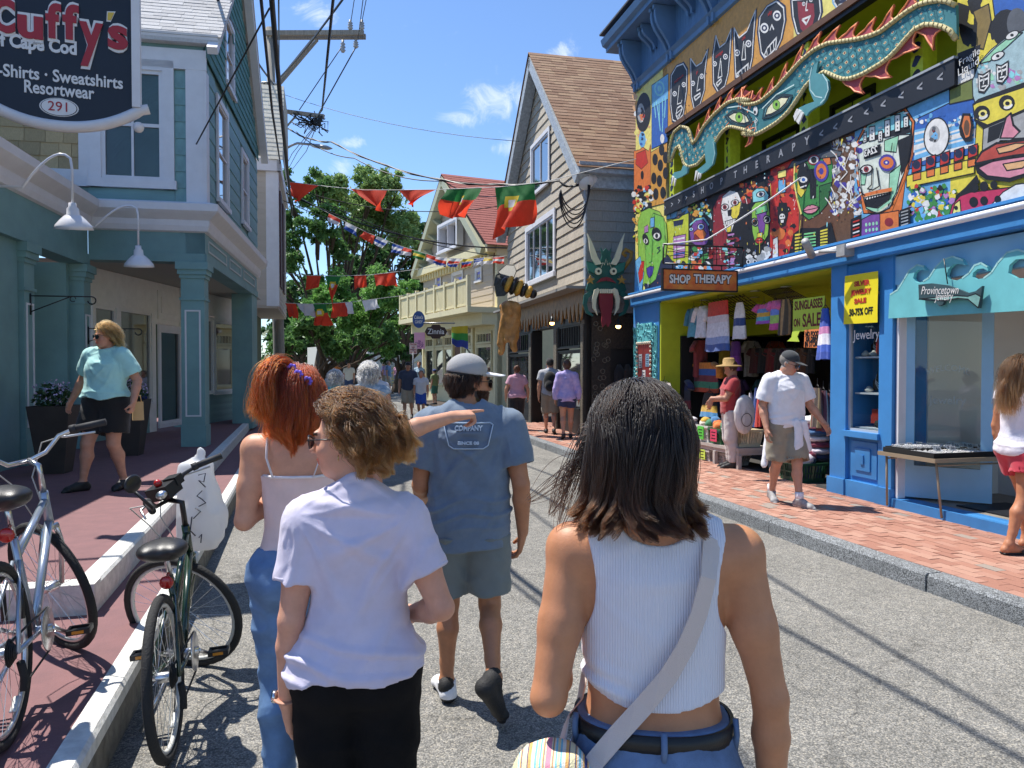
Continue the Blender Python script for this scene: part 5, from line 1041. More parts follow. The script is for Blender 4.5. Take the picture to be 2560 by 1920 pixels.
mb=MB().mat(blue);pbox(mb,cs,-.02,cw+.05,fl-.05,ZT-.08,-.3,.02);case=mb.build('door_case',None,sb)
carve=mat('turquoise_carving','#5fb3b8',.6,var=.2,vscale=14);mb=MB().mat(carve)
for k in range(3):
 for a,b in((.02,.24),(cw-.24,cw-.02)):pbox(mb,cs,a+.0+k*.01,b-k*.01,.2,2.55,.02+k*.0,.05)
pbox(mb,cs,.24,cw-.24,2.25,2.62,.02,.055);g=random.Random(3)
for i in range(70):
 if i<50:u,z=(g.uniform(.05,.21)if i%2 else g.uniform(cw-.21,cw-.05)),g.uniform(.25,2.55)
 else:u,z=g.uniform(.2,cw-.2),g.uniform(2.3,2.6)
 r=g.uniform(.04,.07);mb.tube([cs.P(u+r*(1-t/9)*cos(t),z+r*(1-t/9)*sin(t),.06)for t in np.linspace(0,6.5,10)],.011,4)
o=mb.build('carving',None,case)
mb=MB().mat(mat('oxblood_paint','#7a2420',.5));pbox(mb,cs,.27,cw-.27,.2,2.2,.02,.06);pn=mb.build('notice_panel',None,case)
mb=MB().mat(mat('shell_bead','#c9bfa8',.5,rnd=.1))
for k in range(22):z=.25+k*.09;mb.ball(cs.P(.255,z,.07),.03,6);mb.ball(cs.P(cw-.255,z,.07),.03,6)
for k in range(8):mb.ball(cs.P(.27+k*(cw-.54)/7,2.22,.07),.035,6)
o=mb.build('shell_trim',None,case);o['kind']='stuff'
for q,c in(((.33,.5,1.75,2.0),'#7fa5c0'),((cw-.5,cw-.34,1.72,2.0),'#a9b0b5'),((cw/2-.08,cw/2+.08,1.35,1.68),'#d8d8d4'),((.36,cw-.36,.5,1.25),'#20232a')):
 mb=MB().mat(hexm(c));pbox(mb,cs,*q,.06,.068);nt_=mb.build('notice',None,pn)
 mb=MB().mat(hexm('k' if c!='#20232a' else 'e'))
 for k in range(5):zz=q[2]+(q[3]-q[2])*(k+.7)/5.6;pbox(mb,cs,q[0]+.03,q[1]-.03-.02*(k%2),zz-.006,zz+.006,.068,.07)
 o=mb.build('print_line',None,nt_)
def cutp(mb,pl,reg,pts,off,th):
 r=[tuple(float(a)for a in q.split(','))for q in pts.split()]if isinstance(pts,str)else pts
 mb.prism([pl.hit(*zp(reg,*q),off)for q in r],off-th,off,1,pl.M())
DO=.13
dg_=empty('dragon_cutout',RS.P(6,5.2,DO),'long teal painted cut-out dragon with red flame fins hung along the lime balcony','dragon sign')
up1=[('Q1',p)for p in((1452,1250),(1462,1120),(1490,1020),(1545,970),(1600,985),(1625,1040),(1627,1110),(1665,1075),(1720,975),(1800,880),(1900,790),(2000,755),(2100,775))]+[('Q2',p)for p in((10,770),(90,805),(180,790),(300,690),(400,580),(500,470),(600,385),(700,335),(800,320),(950,300),(1100,255),(1250,140),(1340,75),(1400,40),(1500,10),(1600,0),(1690,40))]
lo1=[('Q2',p)for p in((1695,300),(1650,235),(1560,190),(1450,190),(1380,225),(1300,310),(1220,410),(1150,470),(1000,560),(930,590),(860,610),(800,605),(740,575),(680,550),(600,600),(540,660),(470,770),(400,870),(320,940),(240,990),(170,1030),(100,1040),(40,1020))]+[('Q1',p)for p in((2120,1030),(2060,1005),(1990,985),(1920,970),(1860,1010),(1800,1110),(1740,1190),(1670,1265),(1600,1285),(1565,1250),(1550,1170),(1535,1120),(1500,1145),(1470,1240))]
def huz(q,off):return RS.hit(*zp(q[0],*q[1]),off)
drm=mat('dragon_teal','#35747a',.6,var=.25,vscale=4);rope_m=mat('dragon_rope','#bfb283',.75,rnd=0,var=.2,vscale=60);fin_m=mat('dragon_fin','#a5444b',.6,var=.15,vscale=5);finl=mat('fin_edge','#ef8f62',.5);limb=mat('dragon_limb','#4d8b91',.6,var=.1)
mb=MB().mat(drm);mb.prism([huz(q,DO)for q in up1+lo1],DO-.03,DO,1,RS.M());body=mb.build('body',None,dg_)
a=Art(RS,DO+.001)
def interp(path,n):
 P=[Vector(huz(q,DO))for q in path];L_=[0]
 for p,q in zip(P,P[1:]):L_.append(L_[-1]+(q-p).length)
 out=[]
 for i in range(n):
  t=L_[-1]*i/(n-1);k=max(j for j in range(len(L_))if L_[j]<=t+1e-9);k=min(k,len(P)-2);f=(t-L_[k])/max(1e-6,L_[k+1]-L_[k]);out.append(P[k].lerp(P[k+1],f))
 return out
EX1,EX0=huz(('Q1',(1905,870)),DO)[0],huz(('Q2',(470,650)),DO)[0];UP,LO=interp(up1,61),interp(lo1[::-1],61)
for i in range(2,59):
 for j in range(3):
  f=(j+.75+(.5 if i%2 else 0))/4.0
  if f>.9:continue
  c=UP[i].lerp(LO[i],f);a.o=DO+.001+.0004*((i+j)%3)
  if EX0<c.x<EX1:continue
  w_=(UP[i]-LO[i]).length;s_=min(.11,w_*.19);d=(UP[i+1]-UP[i-1]).normalized();n_=Vector((-d.y,d.x))
  a.put([tuple(c+d*s_*x+n_*s_*y)for x,y in((-1.1,0),(-.3,.95),(.9,.5),(.6,-.6),(-.4,-.9))],'#1f6670');a.o-=.0001;a.put([tuple(c+d*s_*x+n_*s_*y)for x,y in((-.8,0),(-.1,.7),(.8,.4),(.5,-.4),(-.2,-.65))],'#40868d');a.o-=.0001
  a.put([tuple(c+d*s_*x*.45+n_*s_*y*.45)for x,y in((-.9,0),(0,.5),(.8,0),(0,-.5))],'#e3cf9a');a.o-=.0001;a.put([tuple(c+d*s_*x*.2+n_*s_*y*.2)for x,y in((-.9,0),(0,.8),(.8,0),(0,-.8))],'R');a.o-=.0001
o=a.build('scale_marking',dg_);o['kind']='stuff'
a=Art(RS,DO+.008)
for reg,cx,cy,w_,h_,rot in(('Q1',1990,905,82,52,.28),('Q2',310,810,110,48,-.62)):
 cr,sr=cos(rot),sin(rot)
 def al(k,e,c):a.poly(reg,[(cx+(w_*k*x*cr-h_*e*y*sr),cy+(w_*k*x*sr+h_*e*y*cr))for x,y in((-1,.25),(-.6,-.45),(0,-.8),(.6,-.55),(1,.1),(.6,.55),(0,.75),(-.6,.6))],c)
 al(1.35,1.7,'#174f58');al(1.2,1.35,'#7fc3c6');al(1.1,1.15,'#174f58');al(1,1,'#efe9c0');a.ell(reg,cx,cy-4,30,40,'#3f7a2a');a.ell(reg,cx,cy-4,26,35,'G');a.ell(reg,cx,cy-8,9,14,'k');a.line(reg,[(cx-w_*1.2*cr,cy-h_*1.0-w_*1.1*sr),(cx,cy-h_*1.75),(cx+w_*1.5*cr,cy-h_*1.3+w_*1.5*sr)],.018,'#cfe6df')
a.ell('Q2',150,850,16,34,'w');a.ell('Q2',145,862,9,14,'k');a.line('Q2','150,905 165,925 150,950 140,930 150,920 155,1000',.012,'w');a.build('eye',dg_)
for nm,path in(('upper',UP),('lower',LO)):
 mb=MB().mat(rope_m);P=[RS.P(p.x,p.y,DO+.01)for p in path];mb.tube(P,.028,6);mb.mat(mat('rope_dark','#8f7d4a',.7))
 for p,q in zip(path,path[1:]):
  for t in(.2,.7):c=p.lerp(q,t);d=(q-p).normalized();n_=Vector((-d.y,d.x));e=c-n_*.026-d*.012;f=c+n_*.026+d*.012;mb.tube([RS.P(e.x,e.y,DO+.03),RS.P(c.x,c.y,DO+.042),RS.P(f.x,f.y,DO+.03)],.004,4)
 mb.build('rope_edge',None,dg_)
def flames(path,side,rng_,amp):
 a0,b0=rng_;Q=path[a0:b0];L_=[0]
 for p,q in zip(Q,Q[1:]):L_.append(L_[-1]+(q-p).length)
 def at(t):
  t=clamp(t,0,L_[-1]-1e-4);k=max(j for j in range(len(L_))if L_[j]<=t);k=min(k,len(Q)-2);d=(Q[k+1]-Q[k]).normalized();return Q[k]+d*(t-L_[k]),d
 n=max(2,int(L_[-1]/(amp*1.9)));pts=[]
 for i in range(n):
  for t,h in((0,.12),(.2,.34),(.42,.5),(.62,.8),(.98,1.12),(.86,.84),(.8,.55),(.84,.32),(.95,.16)):
   p,d=at((i+t)*L_[-1]/n);pts.append(p+Vector((-d.y,d.x))*side*amp*h)
 poly=[tuple(q)for q in pts]+[tuple(q)for q in Q[::-1]]
 mb=MB().mat(fin_m);mb.prism(poly,DO-.028,DO-.006,1,RS.M());f=mb.build('fin',None,dg_);mb=MB().mat(finl);mb.tube([RS.P(q.x,q.y,DO-.004)for q in pts],.011,5);mb.build('fin_edge',None,f)
def sgn(path,other,i):d=(path[i+1]-path[i-1]);n_=Vector((-d.y,d.x));return 1 if n_.dot(path[i]-other[i])>0 else-1
flames(UP,sgn(UP,LO,40),(11,57),.17);flames(LO,sgn(LO,UP,25),(17,31),.17);flames(LO,sgn(LO,UP,50),(46,59),.2)
def limbp(reg,pts,claws):
 mb=MB().mat(limb);cutp(mb,RS,reg,pts,DO+.05,.03);o=mb.build('leg',None,dg_);mb=MB().mat(hexm('w'))
 for c in claws:cutp(mb,RS,reg,c,DO+.07,.02)
 k=mb.build('claw',None,o)
limbp('Q2','600,500 630,470 615,560 660,570 705,620 712,680 690,760 660,800 600,830 560,860 540,890 490,860 480,830 540,800 600,780 560,690 562,590',['480,840 500,850 450,930 440,890','500,855 515,870 480,955 462,930','465,835 482,845 445,880'])
limbp('Q1','1745,1060 1770,1040 1800,1100 1808,1180 1790,1260 1750,1300 1710,1330 1680,1330 1660,1310 1700,1280 1735,1250 1722,1150',['1655,1310 1670,1315 1645,1390','1672,1325 1685,1330 1665,1392','1688,1332 1700,1330 1685,1375'])
limbp('Q1','1560,1270 1600,1290 1590,1330 1540,1360 1500,1375 1475,1350 1490,1325 1545,1310',['1475,1350 1488,1362 1468,1425','1490,1368 1503,1375 1490,1430'])
a=Art(RS,DO+.052);a.line('Q2','665,570 700,625 708,690 680,760 650,790',.018,'#bfe0de');a.line('Q2','580,520 565,600 570,690 610,740 660,750',.015,'#bfe0de');a.line('Q1','1790,1090 1802,1180 1785,1255',.012,'#bfe0de');a.build('highlight_line',dg_)
SP=Plane(*RS.P(4.45,0,0).xy,91.5,-1)
def suz(x,y):u,z=SP.hit(*zp('Q3',x,y));return u,z
ps=empty('projecting_shop_sign',SP.P(-.7,3.1),'projecting SHOP THERAPY sign in red and orange under a black iron cage','sign')
u0,z1=suz(1405,535);u1,_=suz(1965,540);_,z0=suz(1405,685)
mb=MB().mat(mat('sign_orange_red','#c2452a',.5,var=.25,vscale=5,col2='#d98f3a'));pbox(mb,SP,u0,u1,z0,z1,-.02,.02);mb.mat(hexm('k'))
for q in((u0-.02,u1+.02,z0-.02,z0),(u0-.02,u1+.02,z1,z1+.02),(u0-.02,u0,z0,z1),(u1,u1+.02,z0,z1)):pbox(mb,SP,*q,-.03,.03)
bd=mb.build('board',None,ps)
for(tx,xc,wpx)in(('SHOP',1530,160),('THERAPY',1780,290)):
 u,z=suz(xc,612);w_=suz(xc+wpx/2,612)[0]-suz(xc-wpx/2,612)[0]
 for m_,of,o_ in((hexm('k'),.018,.022),(hexm('w'),.006,.026)):lettering(tx,.17,Matrix.Translation(SP.P(u,z,o_))@basis(SP.t,Vector((0,0,1)),SP.n).to_4x4(),m_,ps,width=w_*(1 if of<.01 else 1.04),offset=of,extrude=.001)
cu0,cz1=suz(1408,340);cu1,_=suz(2018,345);_,cz0=suz(1408,488);mb=MB().mat(dark_plastic)
for z in(cz0,cz1):mb.tube([SP.P(cu0,z),SP.P(cu1,z)],.014,6)
for i in range(7):u=cu0+(cu1-cu0)*i/6;mb.tube([SP.P(u,cz0),SP.P(u,cz1)],.012 if i in(0,6)else.006,5)
for k in range(3):mb.tube([SP.P(cu0+(cu1-cu0)*t,cz0+(cz1-cz0)*(.35+.2*k)+.03*sin(t*9+k))for t in np.linspace(.05,.95,12)],.005,4)
for u in(cu0+.15,cu1-.35):mb.tube([SP.P(u,cz0),SP.P(u,z1+.02)],.01,5)
mb.build('cage',None,ps)
mb=MB().mat(hexm('w'));mb.tube([SP.P(cu0+.05,cz1)]+[RS.P(4.4-1.2*t,cz1+.75*t+.12*(t*t-t),.9*(1-t)+.05)for t in np.linspace(.1,1,8)],.012,5);mb.build('chain',None,ps)
bn=empty('sale_banner',RS.P(2.5,2.7,.05),'yellow vinyl SILVER JEWELRY SALE banner on the blue kiosk','banner')
mb=MB().mat(mat('yellow_vinyl','#eedb2c',.4,var=.04));bo=.075;q=[RS.hit(*zp('Q4',*p),bo)for p in((835,585),(1090,545),(1085,940),(825,955))]
n=8;vs=[]
for i in range(n+1):
 for j in range(n+1):s_,t=i/n,j/n;u=(q[0][0]*(1-s_)+q[1][0]*s_)*(1-t)+(q[3][0]*(1-s_)+q[2][0]*s_)*t;z=(q[0][1]*(1-s_)+q[1][1]*s_)*(1-t)+(q[3][1]*(1-s_)+q[2][1]*s_)*t;vs.append(RS.P(u,z,bo-.003+.002*sin(t*7+s_*3)))
mb.smooth=True;mb.add(vs,[(i*(n+1)+j,(i+1)*(n+1)+j,(i+1)*(n+1)+j+1,i*(n+1)+j+1)for i in range(n)for j in range(n)]);mb.build('sheet',None,bn)
for tx,x,y,x0,x1,m_,sz in(('SILVER',965,640,905,1025,'r',.078),('JEWELRY',958,706,880,1035,'r',.078),('SALE',953,775,908,1000,'r',.078),('50-75% OFF',958,860,868,1050,'k',.115)):
 u,z=RS.hit(*zp('Q4',x,y),bo);w_=abs(RS.hit(*zp('Q4',x0,y),bo)[0]-RS.hit(*zp('Q4',x1,y),bo)[0]);lettering(tx,sz,onRS(u,z,bo+.0004),hexm(m_),bn,width=w_,offset=.004,extrude=.001)
wv=empty('wave_sign',RS.P(1,2.9,.05),'turquoise cut-out wave signboard over the jewelry doorway','sign')
wp='1170,910 1180,725 1235,690 1290,610 1330,540 1390,495 1430,500 1460,540 1440,540 1400,535 1370,560 1360,600 1375,625 1400,635 1440,625 1480,600 1530,520 1590,455 1660,430 1730,450 1760,500 1720,490 1670,495 1630,530 1615,580 1635,610 1690,620 1740,600 1790,560 1830,500 1880,480 1930,510 1935,545 1900,525 1855,530 1820,560 1815,590 1850,610 1900,600 1960,560 2010,480 2080,400 2160,378 2230,400 2230,450 2150,455 2100,500 2090,560 2150,600 2260,600 2330,520 2420,440 2500,420 2600,440 2600,815 2212,850'
mb=MB().mat(mat('wave_turquoise','#6fbcc0',.5,var=.14,vscale=2.5));cutp(mb,RS,'Q4',wp,.07,.04);mb.build('board',None,wv)
for pts in('1185,725 1240,690 1290,610 1330,540 1390,498 1440,510','1440,622 1480,598 1530,520 1590,458 1660,434 1740,462','1740,598 1790,560 1830,502 1880,484 1925,510','1905,598 1960,558 2010,482 2080,404 2160,382 2225,400'):a=Art(RS,.072);a.line('Q4',pts,.018,'#a9dcd8');a.build('crest_line',wv)
wh=empty('whale_sign',RS.P(1,2.75,.1),'small dark whale-shaped hanging sign in front of the turquoise waves','sign')
mb=MB().mat(mat('whale_slate','#2f4a50',.7,var=.3,vscale=8));cutp(mb,RS,'Q4','1400,650 1500,640 1620,655 1720,690 1780,715 1840,700 1890,660 1880,740 1865,830 1820,790 1780,765 1700,760 1600,775 1585,805 1560,815 1540,800 1540,775 1470,775 1405,765',.13,.03);mb.build('board',None,wh)
a=Art(RS,.132);a.poly('Q4','1405,762 1500,765 1600,772 1700,755 1780,762 1860,828 1880,742 1840,720 1780,740 1700,735 1560,745','#7fb0a8');a.build('belly_paint',wh)
for tx,x,y,x0,x1 in(('Provincetown',1562,695,1420,1705),('Jewelry',1598,742,1528,1668)):u,z=RS.hit(*zp('Q4',x,y),.13);w_=abs(RS.hit(*zp('Q4',x0,y),.13)[0]-RS.hit(*zp('Q4',x1,y),.13)[0]);lettering(tx,.12,onRS(u,z,.1325)@Matrix.Rotation(-.08,4,'Z'),hexm('w'),wh,width=w_,extrude=.001,shear=.2)
mb=MB().mat(dark_plastic)
for x in(1600,):u,z=RS.hit(*zp('Q4',x,450),.11);u2,z2=RS.hit(*zp('Q4',1628,645),.11);mb.tube([RS.P(u,z,.115),RS.P(u2,z2,.115)],.006,5)
mb.build('hanger',None,wh)
GF=Plane(6.0,15.8,2,1);GN=Plane(6.0,15.8,92,-1);GW,GE,GP,GPZ=7.7,6.2,3.8,9.95
gh=empty('grey_shingle_house',(8,20,0),'weathered grey shingled house with steep gable and brown roof beside the mural building','building')
gsh_m=mat('weathered_shake','#aea595',.9,rnd=.08,var=.24,vscale=5,stretch=(9,9,.7),bump=.35,bscale=30);gsd=mat('shaded_shake','#8d8c89',.9,rnd=.05,var=.14,vscale=5,stretch=(9,9,.7),bump=.3,bscale=30);wtrim=mat('flaking_grey_trim','#9aa4ae',.75,var=.3,vscale=14,bump=.4,bscale=40)  # gsd: side wall copy of the shakes, shade put into its greyer tone
mb=MB().mat(gsh_m);mb.prism([(0,3.3),(GW,3.3),(GW,GE),(GP,GPZ-.1),(0,GE)],-.15,0,1,GF.M());mb.build('wall',None,gh)
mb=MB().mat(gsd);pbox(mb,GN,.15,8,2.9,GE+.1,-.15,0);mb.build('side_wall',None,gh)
gw1=win_px(gh,GF,551,534,131,181,bars=(2,1),trim=.1,sash=.06,off=.05);gw2=win_px(gh,GF,556,529,214,272,bars=(4,1),trim=.14,sash=.05,off=.05)
sk=[]
for x0,x1,yt,yb in((551,534,131,181),(556,529,214,272)):a_,zt=GF.hit(x0,yt);b_,_=GF.hit(x1,yt);_,zb=GF.hit(x0,yb);sk.append((min(a_,b_)-.12,max(a_,b_)+.12,zb-.12,zt+.12))
def glim(z):k=clamp((GPZ-z)/(GPZ-GE),0,1)if z>GE else 1;return(GP-GP*k,GP+(GW-GP)*k)
boards(gh,GF,0,GW,3.45,GPZ-.3,.25,gsh_m,skip=sk,th=.03,tilt=.1,seg=.45,lim=glim,name='shingle')
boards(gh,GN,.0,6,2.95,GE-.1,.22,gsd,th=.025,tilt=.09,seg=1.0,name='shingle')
mb=MB().mat(wtrim)
for g,e in((-1,-.35),(1,GW+.35)):
 a_=GF.P(e,GE-.3,0);b_=GF.P(GP,GPZ+.06,0);d=(b_-a_).normalized();q=GF.n.cross(d)*.24
 if q.z>0:q=-q
 mb.add([v+GF.n*o for o in(.06,.34)for v in(a_,b_,b_+q,a_+q)],[(0,1,2,3),(7,6,5,4),(0,4,5,1),(2,6,7,3),(0,3,7,4),(1,5,6,2)])
mb.build('rake_board',None,gh)
mb=MB().mat(wtrim);pbox(mb,GN,-.3,8,GE-.28,GE-.05,0,.42);pbox(mb,GN,-.1,8,GE-.55,GE-.28,0,.2);pbox(mb,GF,-.03,.1,3.4,GE-.55,.0,.04);pbox(mb,GF,0,GW,3.3,3.46,.0,.06);mb.build('trim_board',None,gh)
up=(GF.t*(GP+.45)+Vector((0,0,GPZ-GE+.35))).normalized();rl=math.hypot(GP+.45,GPZ-GE+.35);ro=GF.P(-.45,GE-.18,.36);into=-GF.n
mb=MB().mat(mat('roof_deck','#7a5a42',.9));pk=ro+up*rl;fb_=GF.P(GW+.45,GE-.2,.36);mb.add([ro,ro+into*9,pk+into*9,pk,fb_,fb_+into*9],[(0,1,2,3),(3,2,5,4),(4,5,2,3),(3,2,1,0)]);rf=mb.build('roof',None,gh)
fr=Frame(ro,into,up);fr.n=into.cross(up);fr.n=fr.n if fr.n.z>0 else-fr.n
tiles(rf,'shingle',fr,0,8,0,rl,.34,.155,None,th=.018,wj=.4,limit=150,gap=.004,ms=[mat('asphalt_shingle_'+n,c,.95,var=.15,vscale=30,bump=.4,bscale=200)for n,c in(('tan','#97785f'),('brown','#8c6b52'),('umber','#85654e'),('sand','#9c7e62'),('clay','#8f6f57'))])
shop_k=mat('black_shopfront','#1b1a1a',.5,var=.3,vscale=10);mb=MB().mat(shop_k);pbox(mb,GF,0,GW,2.75,3.3,-.2,.05)
pier=[(0,.25),(2.05,2.4),(4.55,4.9),(GW-.3,GW)]
for a_,b_ in pier:pbox(mb,GF,a_,b_,.1,2.75,-.25,.05)
pbox(mb,GF,.25,2.05,.1,.75,-.2,.0);pbox(mb,GF,4.9,GW-.3,.1,.75,-.2,0);pbox(mb,GF,2.4,4.55,.1,2.75,-2.2,-2.1);pbox(mb,GN,0,6,.05,2.95,-.2,-.0);mb.build('shop_front',None,gh)
carv=mat('carved_column','#6d685c',.7,var=.6,vscale=30,bump=.8,bscale=40);mb=MB().mat(carv)
for a_,b_ in pier:pbox(mb,GF,a_+.05,b_-.05,.2,2.7,.05,.075)
mb.build('carved_panel',None,gh)
window(gh,GF,.3,2.0,.8,2.1,fm=shop_k,gm=glass_mat('shop_glass_blue',(.05,.06,.07),.03),bars=(1,1),trim=.04);window(gh,GF,4.95,GW-.35,.8,2.1,fm=shop_k,gm=MATS['shop_glass_blue'],bars=(1,1),trim=.04);window(gh,GF,.3,2.0,2.2,2.72,fm=shop_k,gm=inner,bars=(9,1),trim=.03,name='transom');window(gh,GF,4.95,GW-.35,2.2,2.72,fm=shop_k,gm=inner,bars=(9,1),trim=.03,name='transom')
honey=mat('honey_drip','#9a7242',.45,var=.35,vscale=9);mb=MB().mat(honey);g=random.Random(9);pts=[(-.05,3.46)]
u=-.05
while u<GW:pts+=[(u,3.12+g.uniform(-.05,.1)),(u+.1,2.75+g.uniform(0,.28)),(u+.16,2.75+g.uniform(0,.2)),(u+.25,3.1)];u+=.3
pts.append((GW,3.46));mb.prism(pts,.07,.11,1,GF.M());mb.mat(mat('awning_lip','#8f8d88',.7));pbox(mb,GF,-.1,GW,3.46,3.52,0,.5);mb.build('honey_fringe',None,gh)
disc=mat('patterned_panel','#2a241e',.6,var=.9,vscale=26,bump=.6,bscale=30);mb=MB().mat(disc);pbox(mb,GN,.1,.55,.1,2.9,0,.05);pbox(mb,GN,1.5,2.2,.1,2.9,0,.04);pbox(mb,GN,.55,1.5,2.15,2.9,0,.03);g=random.Random(4)
for i in range(60):uu,z=g.choice((g.uniform(.13,.52),g.uniform(1.5,1.75))),g.uniform(.2,2.85);mb.mat(carv);mb.tube([GN.P(uu+.05*cos(t),z+.05*sin(t),.055)for t in np.linspace(0,2*pi,9,endpoint=False)],.009,4,closed=True)
o=mb.build('patterned_panel',None,gh);o['kind']='stuff'
for(rg_,x,y)in(('Q3',553,947),('Q3',1062,972)):
 p=U(*zp(rg_,x,y),17.6 if x<600 else 16.4);mb=MB().mat(mat('warm_bulb','#ffc978',.4,emit=6));mb.ball(p,(.06,.06,.045),10);mb.mat(dark_plastic);mb.lathe([(.02,.16),(.03,.05),(.08,.02),(.075,.02),(.02,.04)],12,Matrix.Translation(p));tag(mb.build('shop_lamp'),'lit warm bulb lamp inside the dark shop %s'%('by the entrance' if x<600 else 'beneath the horned dragon head'),'lamp')
wb=mb=MB().mat(mat('white_enclosure','#d5d8dc',.4));p=U(586,181,16.6);mb.ball(p,(.2,.2,.2),14);mb.tube([p+Vector((0,0,.0)),p+Vector((.25,.1,.06))],.17,14)
tag(mb.build('service_cap'),'white electrical service cap on the grey shingle corner','service cap')
mb=MB().mat(dark_plastic)
for k in range(5):
 r_=.5+.09*k;mb.tube([p+Vector((-.05*k*.3,-.25-.01*k,-.15))+Vector((.0+-.45*(1-cos(a_))*.75,0,-r_*sin(a_)*1.1))for a_ in np.linspace(0,2.9,14)],.014,5)
tag(mb.build('cable_loop'),'slack black cable loops hanging from the white service cap','cable')
CF=Plane(6.75,26.9,-9.5,1);CN=Plane(6.75,26.9,80.5,-1);crm=mat('cream_paint','#d9cfa6',.6,var=.05,rnd=.03);tau=mat('taupe_siding','#b7ac9d',.7,rnd=.04,var=.05);redr=mat('red_roof','#8e5349',.9,rnd=.14,var=.12,vscale=20)
ch=empty('cream_house',(7,31,0),'cream house with red shingled roof, balcony and gable beyond the grey house','building')
CW,CE,CPZ,CP_=8.6,6.2,9.6,4.7
mb=MB().mat(crm);pbox(mb,CF,0,CW,.2,3.85,-.2,0);pbox(mb,CN,0,7,.2,CE,-.2,-.0);mb.mat(tau);mb.prism([(0,3.9),(CW,3.9),(CW,CE),(CP_,CPZ-.1),(.8,CE)],-.2,-.02,1,CF.M());mb.build('wall',None,ch)
for x0,x1,yt,yb in((441,437,277,293),(463,453.5,275,290),(481.5,477,271,281)):win_px(ch,CF,x1,x0,yt,yb,bars=(1,1),trim=.1,sash=.05,gm=mat('violet_blind','#6d6fd0',.4))
def clim(z):k=clamp((CPZ-z)/(CPZ-CE),0,1)if z>CE else 1;return(CP_-(CP_-.4)*k,CP_+(CW-CP_)*k)
boards(ch,CF,0,CW,4.0,CPZ-.3,.24,tau,th=.02,tilt=.06,lim=clim,off=-.02)
bw=win_px(ch,CF,464.5,446.5,220,246,bars=(2,1),trim=.12,sash=.06,off=.35,deep=.3,name='bay_window')
mb=MB().mat(crm);pbox(mb,CF,.1,CW+.1,CE-.25,CE+.05,0,.35)
for i in range(24):pbox(mb,CF,.3+i*.35,.42+i*.35,CE-.5,CE-.25,.02,.22)
o=mb.build('dentil_cornice',None,ch)
mb=MB().mat(mat('sage_trim','#a9ad94',.6))
for e in(.3,CW+.4):
 a_=CF.P(e,CE-.1,0);b_=CF.P(CP_,CPZ+.1,0);d=(b_-a_).normalized();q=CF.n.cross(d)*.3
 if q.z>0:q=-q
 mb.add([v+CF.n*o_ for o_ in(.02,.5)for v in(a_,b_,b_+q,a_+q)],[(0,1,2,3),(7,6,5,4),(0,4,5,1),(2,6,7,3),(0,3,7,4),(1,5,6,2)])
 for k in range(1,6):c=a_.lerp(b_,k/6.5);mb.add([c+CF.n*.02+q*1.0,c+CF.n*.4+q*1.0,c+CF.n*.02+q*2.6,c+CF.n*.02+q*1.0+d*.12,c+CF.n*.4+q*1.0+d*.12,c+CF.n*.02+q*2.6+d*.12],[(0,1,2),(5,4,3),(0,3,4,1),(1,4,5,2)])
mb.build('bargeboard',None,ch)
up=(CF.t*(CP_+.0)+Vector((0,0,CPZ-CE+.1))).normalized();rl=math.hypot(CP_+.2,CPZ-CE+.2);ro=CF.P(-.2,CE-.05,.5);into=-CF.n
mb=MB().mat(redr);pk=ro+up*rl;fb_=CF.P(CW+.5,CE-.1,.5);mb.add([ro,ro+into*8,pk+into*8,pk,fb_,fb_+into*8],[(0,1,2,3),(3,2,5,4),(3,2,1,0)]);rf=mb.build('roof',None,ch)
fr=Frame(ro,into,up);fr.n=into.cross(up);fr.n=fr.n if fr.n.z>0 else-fr.n
tiles(rf,'shingle',fr,0,6,0,rl,.5,.2,redr,th=.02,wj=.3,limit=0)
BO=1.1;mb=MB().mat(crm);pbox(mb,CF,-.1,CW,3.72,3.92,0,BO+.1);pbox(mb,CF,0,CW,3.3,3.72,0,.6);pbox(mb,CF,0,CW,4.86,4.95,BO-.05,BO+.05);pbox(mb,CF,0,CW,3.98,4.04,BO-.03,BO+.03);bal=mb.build('balcony',None,ch)
for i in range(8):mb=MB().mat(crm);u=.06+i*(CW-.12)/7;pbox(mb,CF,u-.07,u+.07,3.92,5.05,BO-.07,BO+.07);mb.build('baluster_post',None,bal)
for i in range(60):piece('slat',crm,bal,boxM(CF.P(.15+i*.141,4.45,BO),(.1,.025,.82),basis(CF.t,CF.n,Vector((0,0,1)))))
for x0,x1 in((.5,1.9),(2.5,3.3),(4.6,5.6),(5.8,6.8),(7.0,8.2)):window(ch,CF,x0,x1,1.0,2.55,fm=crm,gm=MATS['shop_glass_blue'],bars=(1,1),trim=.06,sash=.05);window(ch,CF,x0,x1,2.68,3.05,fm=crm,gm=inner,bars=(5,1),trim=.05,name='transom')
mb=MB().mat(mat('door_wood','#6a4a3a',.6));pbox(mb,CF,3.5,4.4,.3,2.6,-.02,.02);mb.build('door',None,ch)
for u in(0,2.2,3.4,4.45,6.9,CW-.2):mb=MB().mat(crm);pbox(mb,CF,u,u+.16,.2,3.3,0,.09);mb.build('pilaster',None,ch)
for i in(2.6,4.9):mb=MB().mat(white);mb.ball(CF.P(i,3.2,.12),.1,10);mb.build('porch_light',None,ch)
HP=Plane(5.85,15.45,92,-1)
hd=empty('dragon_head_sign',HP.P(0,2.4),'carved green dragon head sign with pale horns and long red tongue','dragon sign');dteal=mat('head_teal','#1f5a52',.5,var=.15);bone=mat('bone_paint','#d7d3b6',.5,var=.06);ox=mat('oxblood','#7d1f2c',.5)
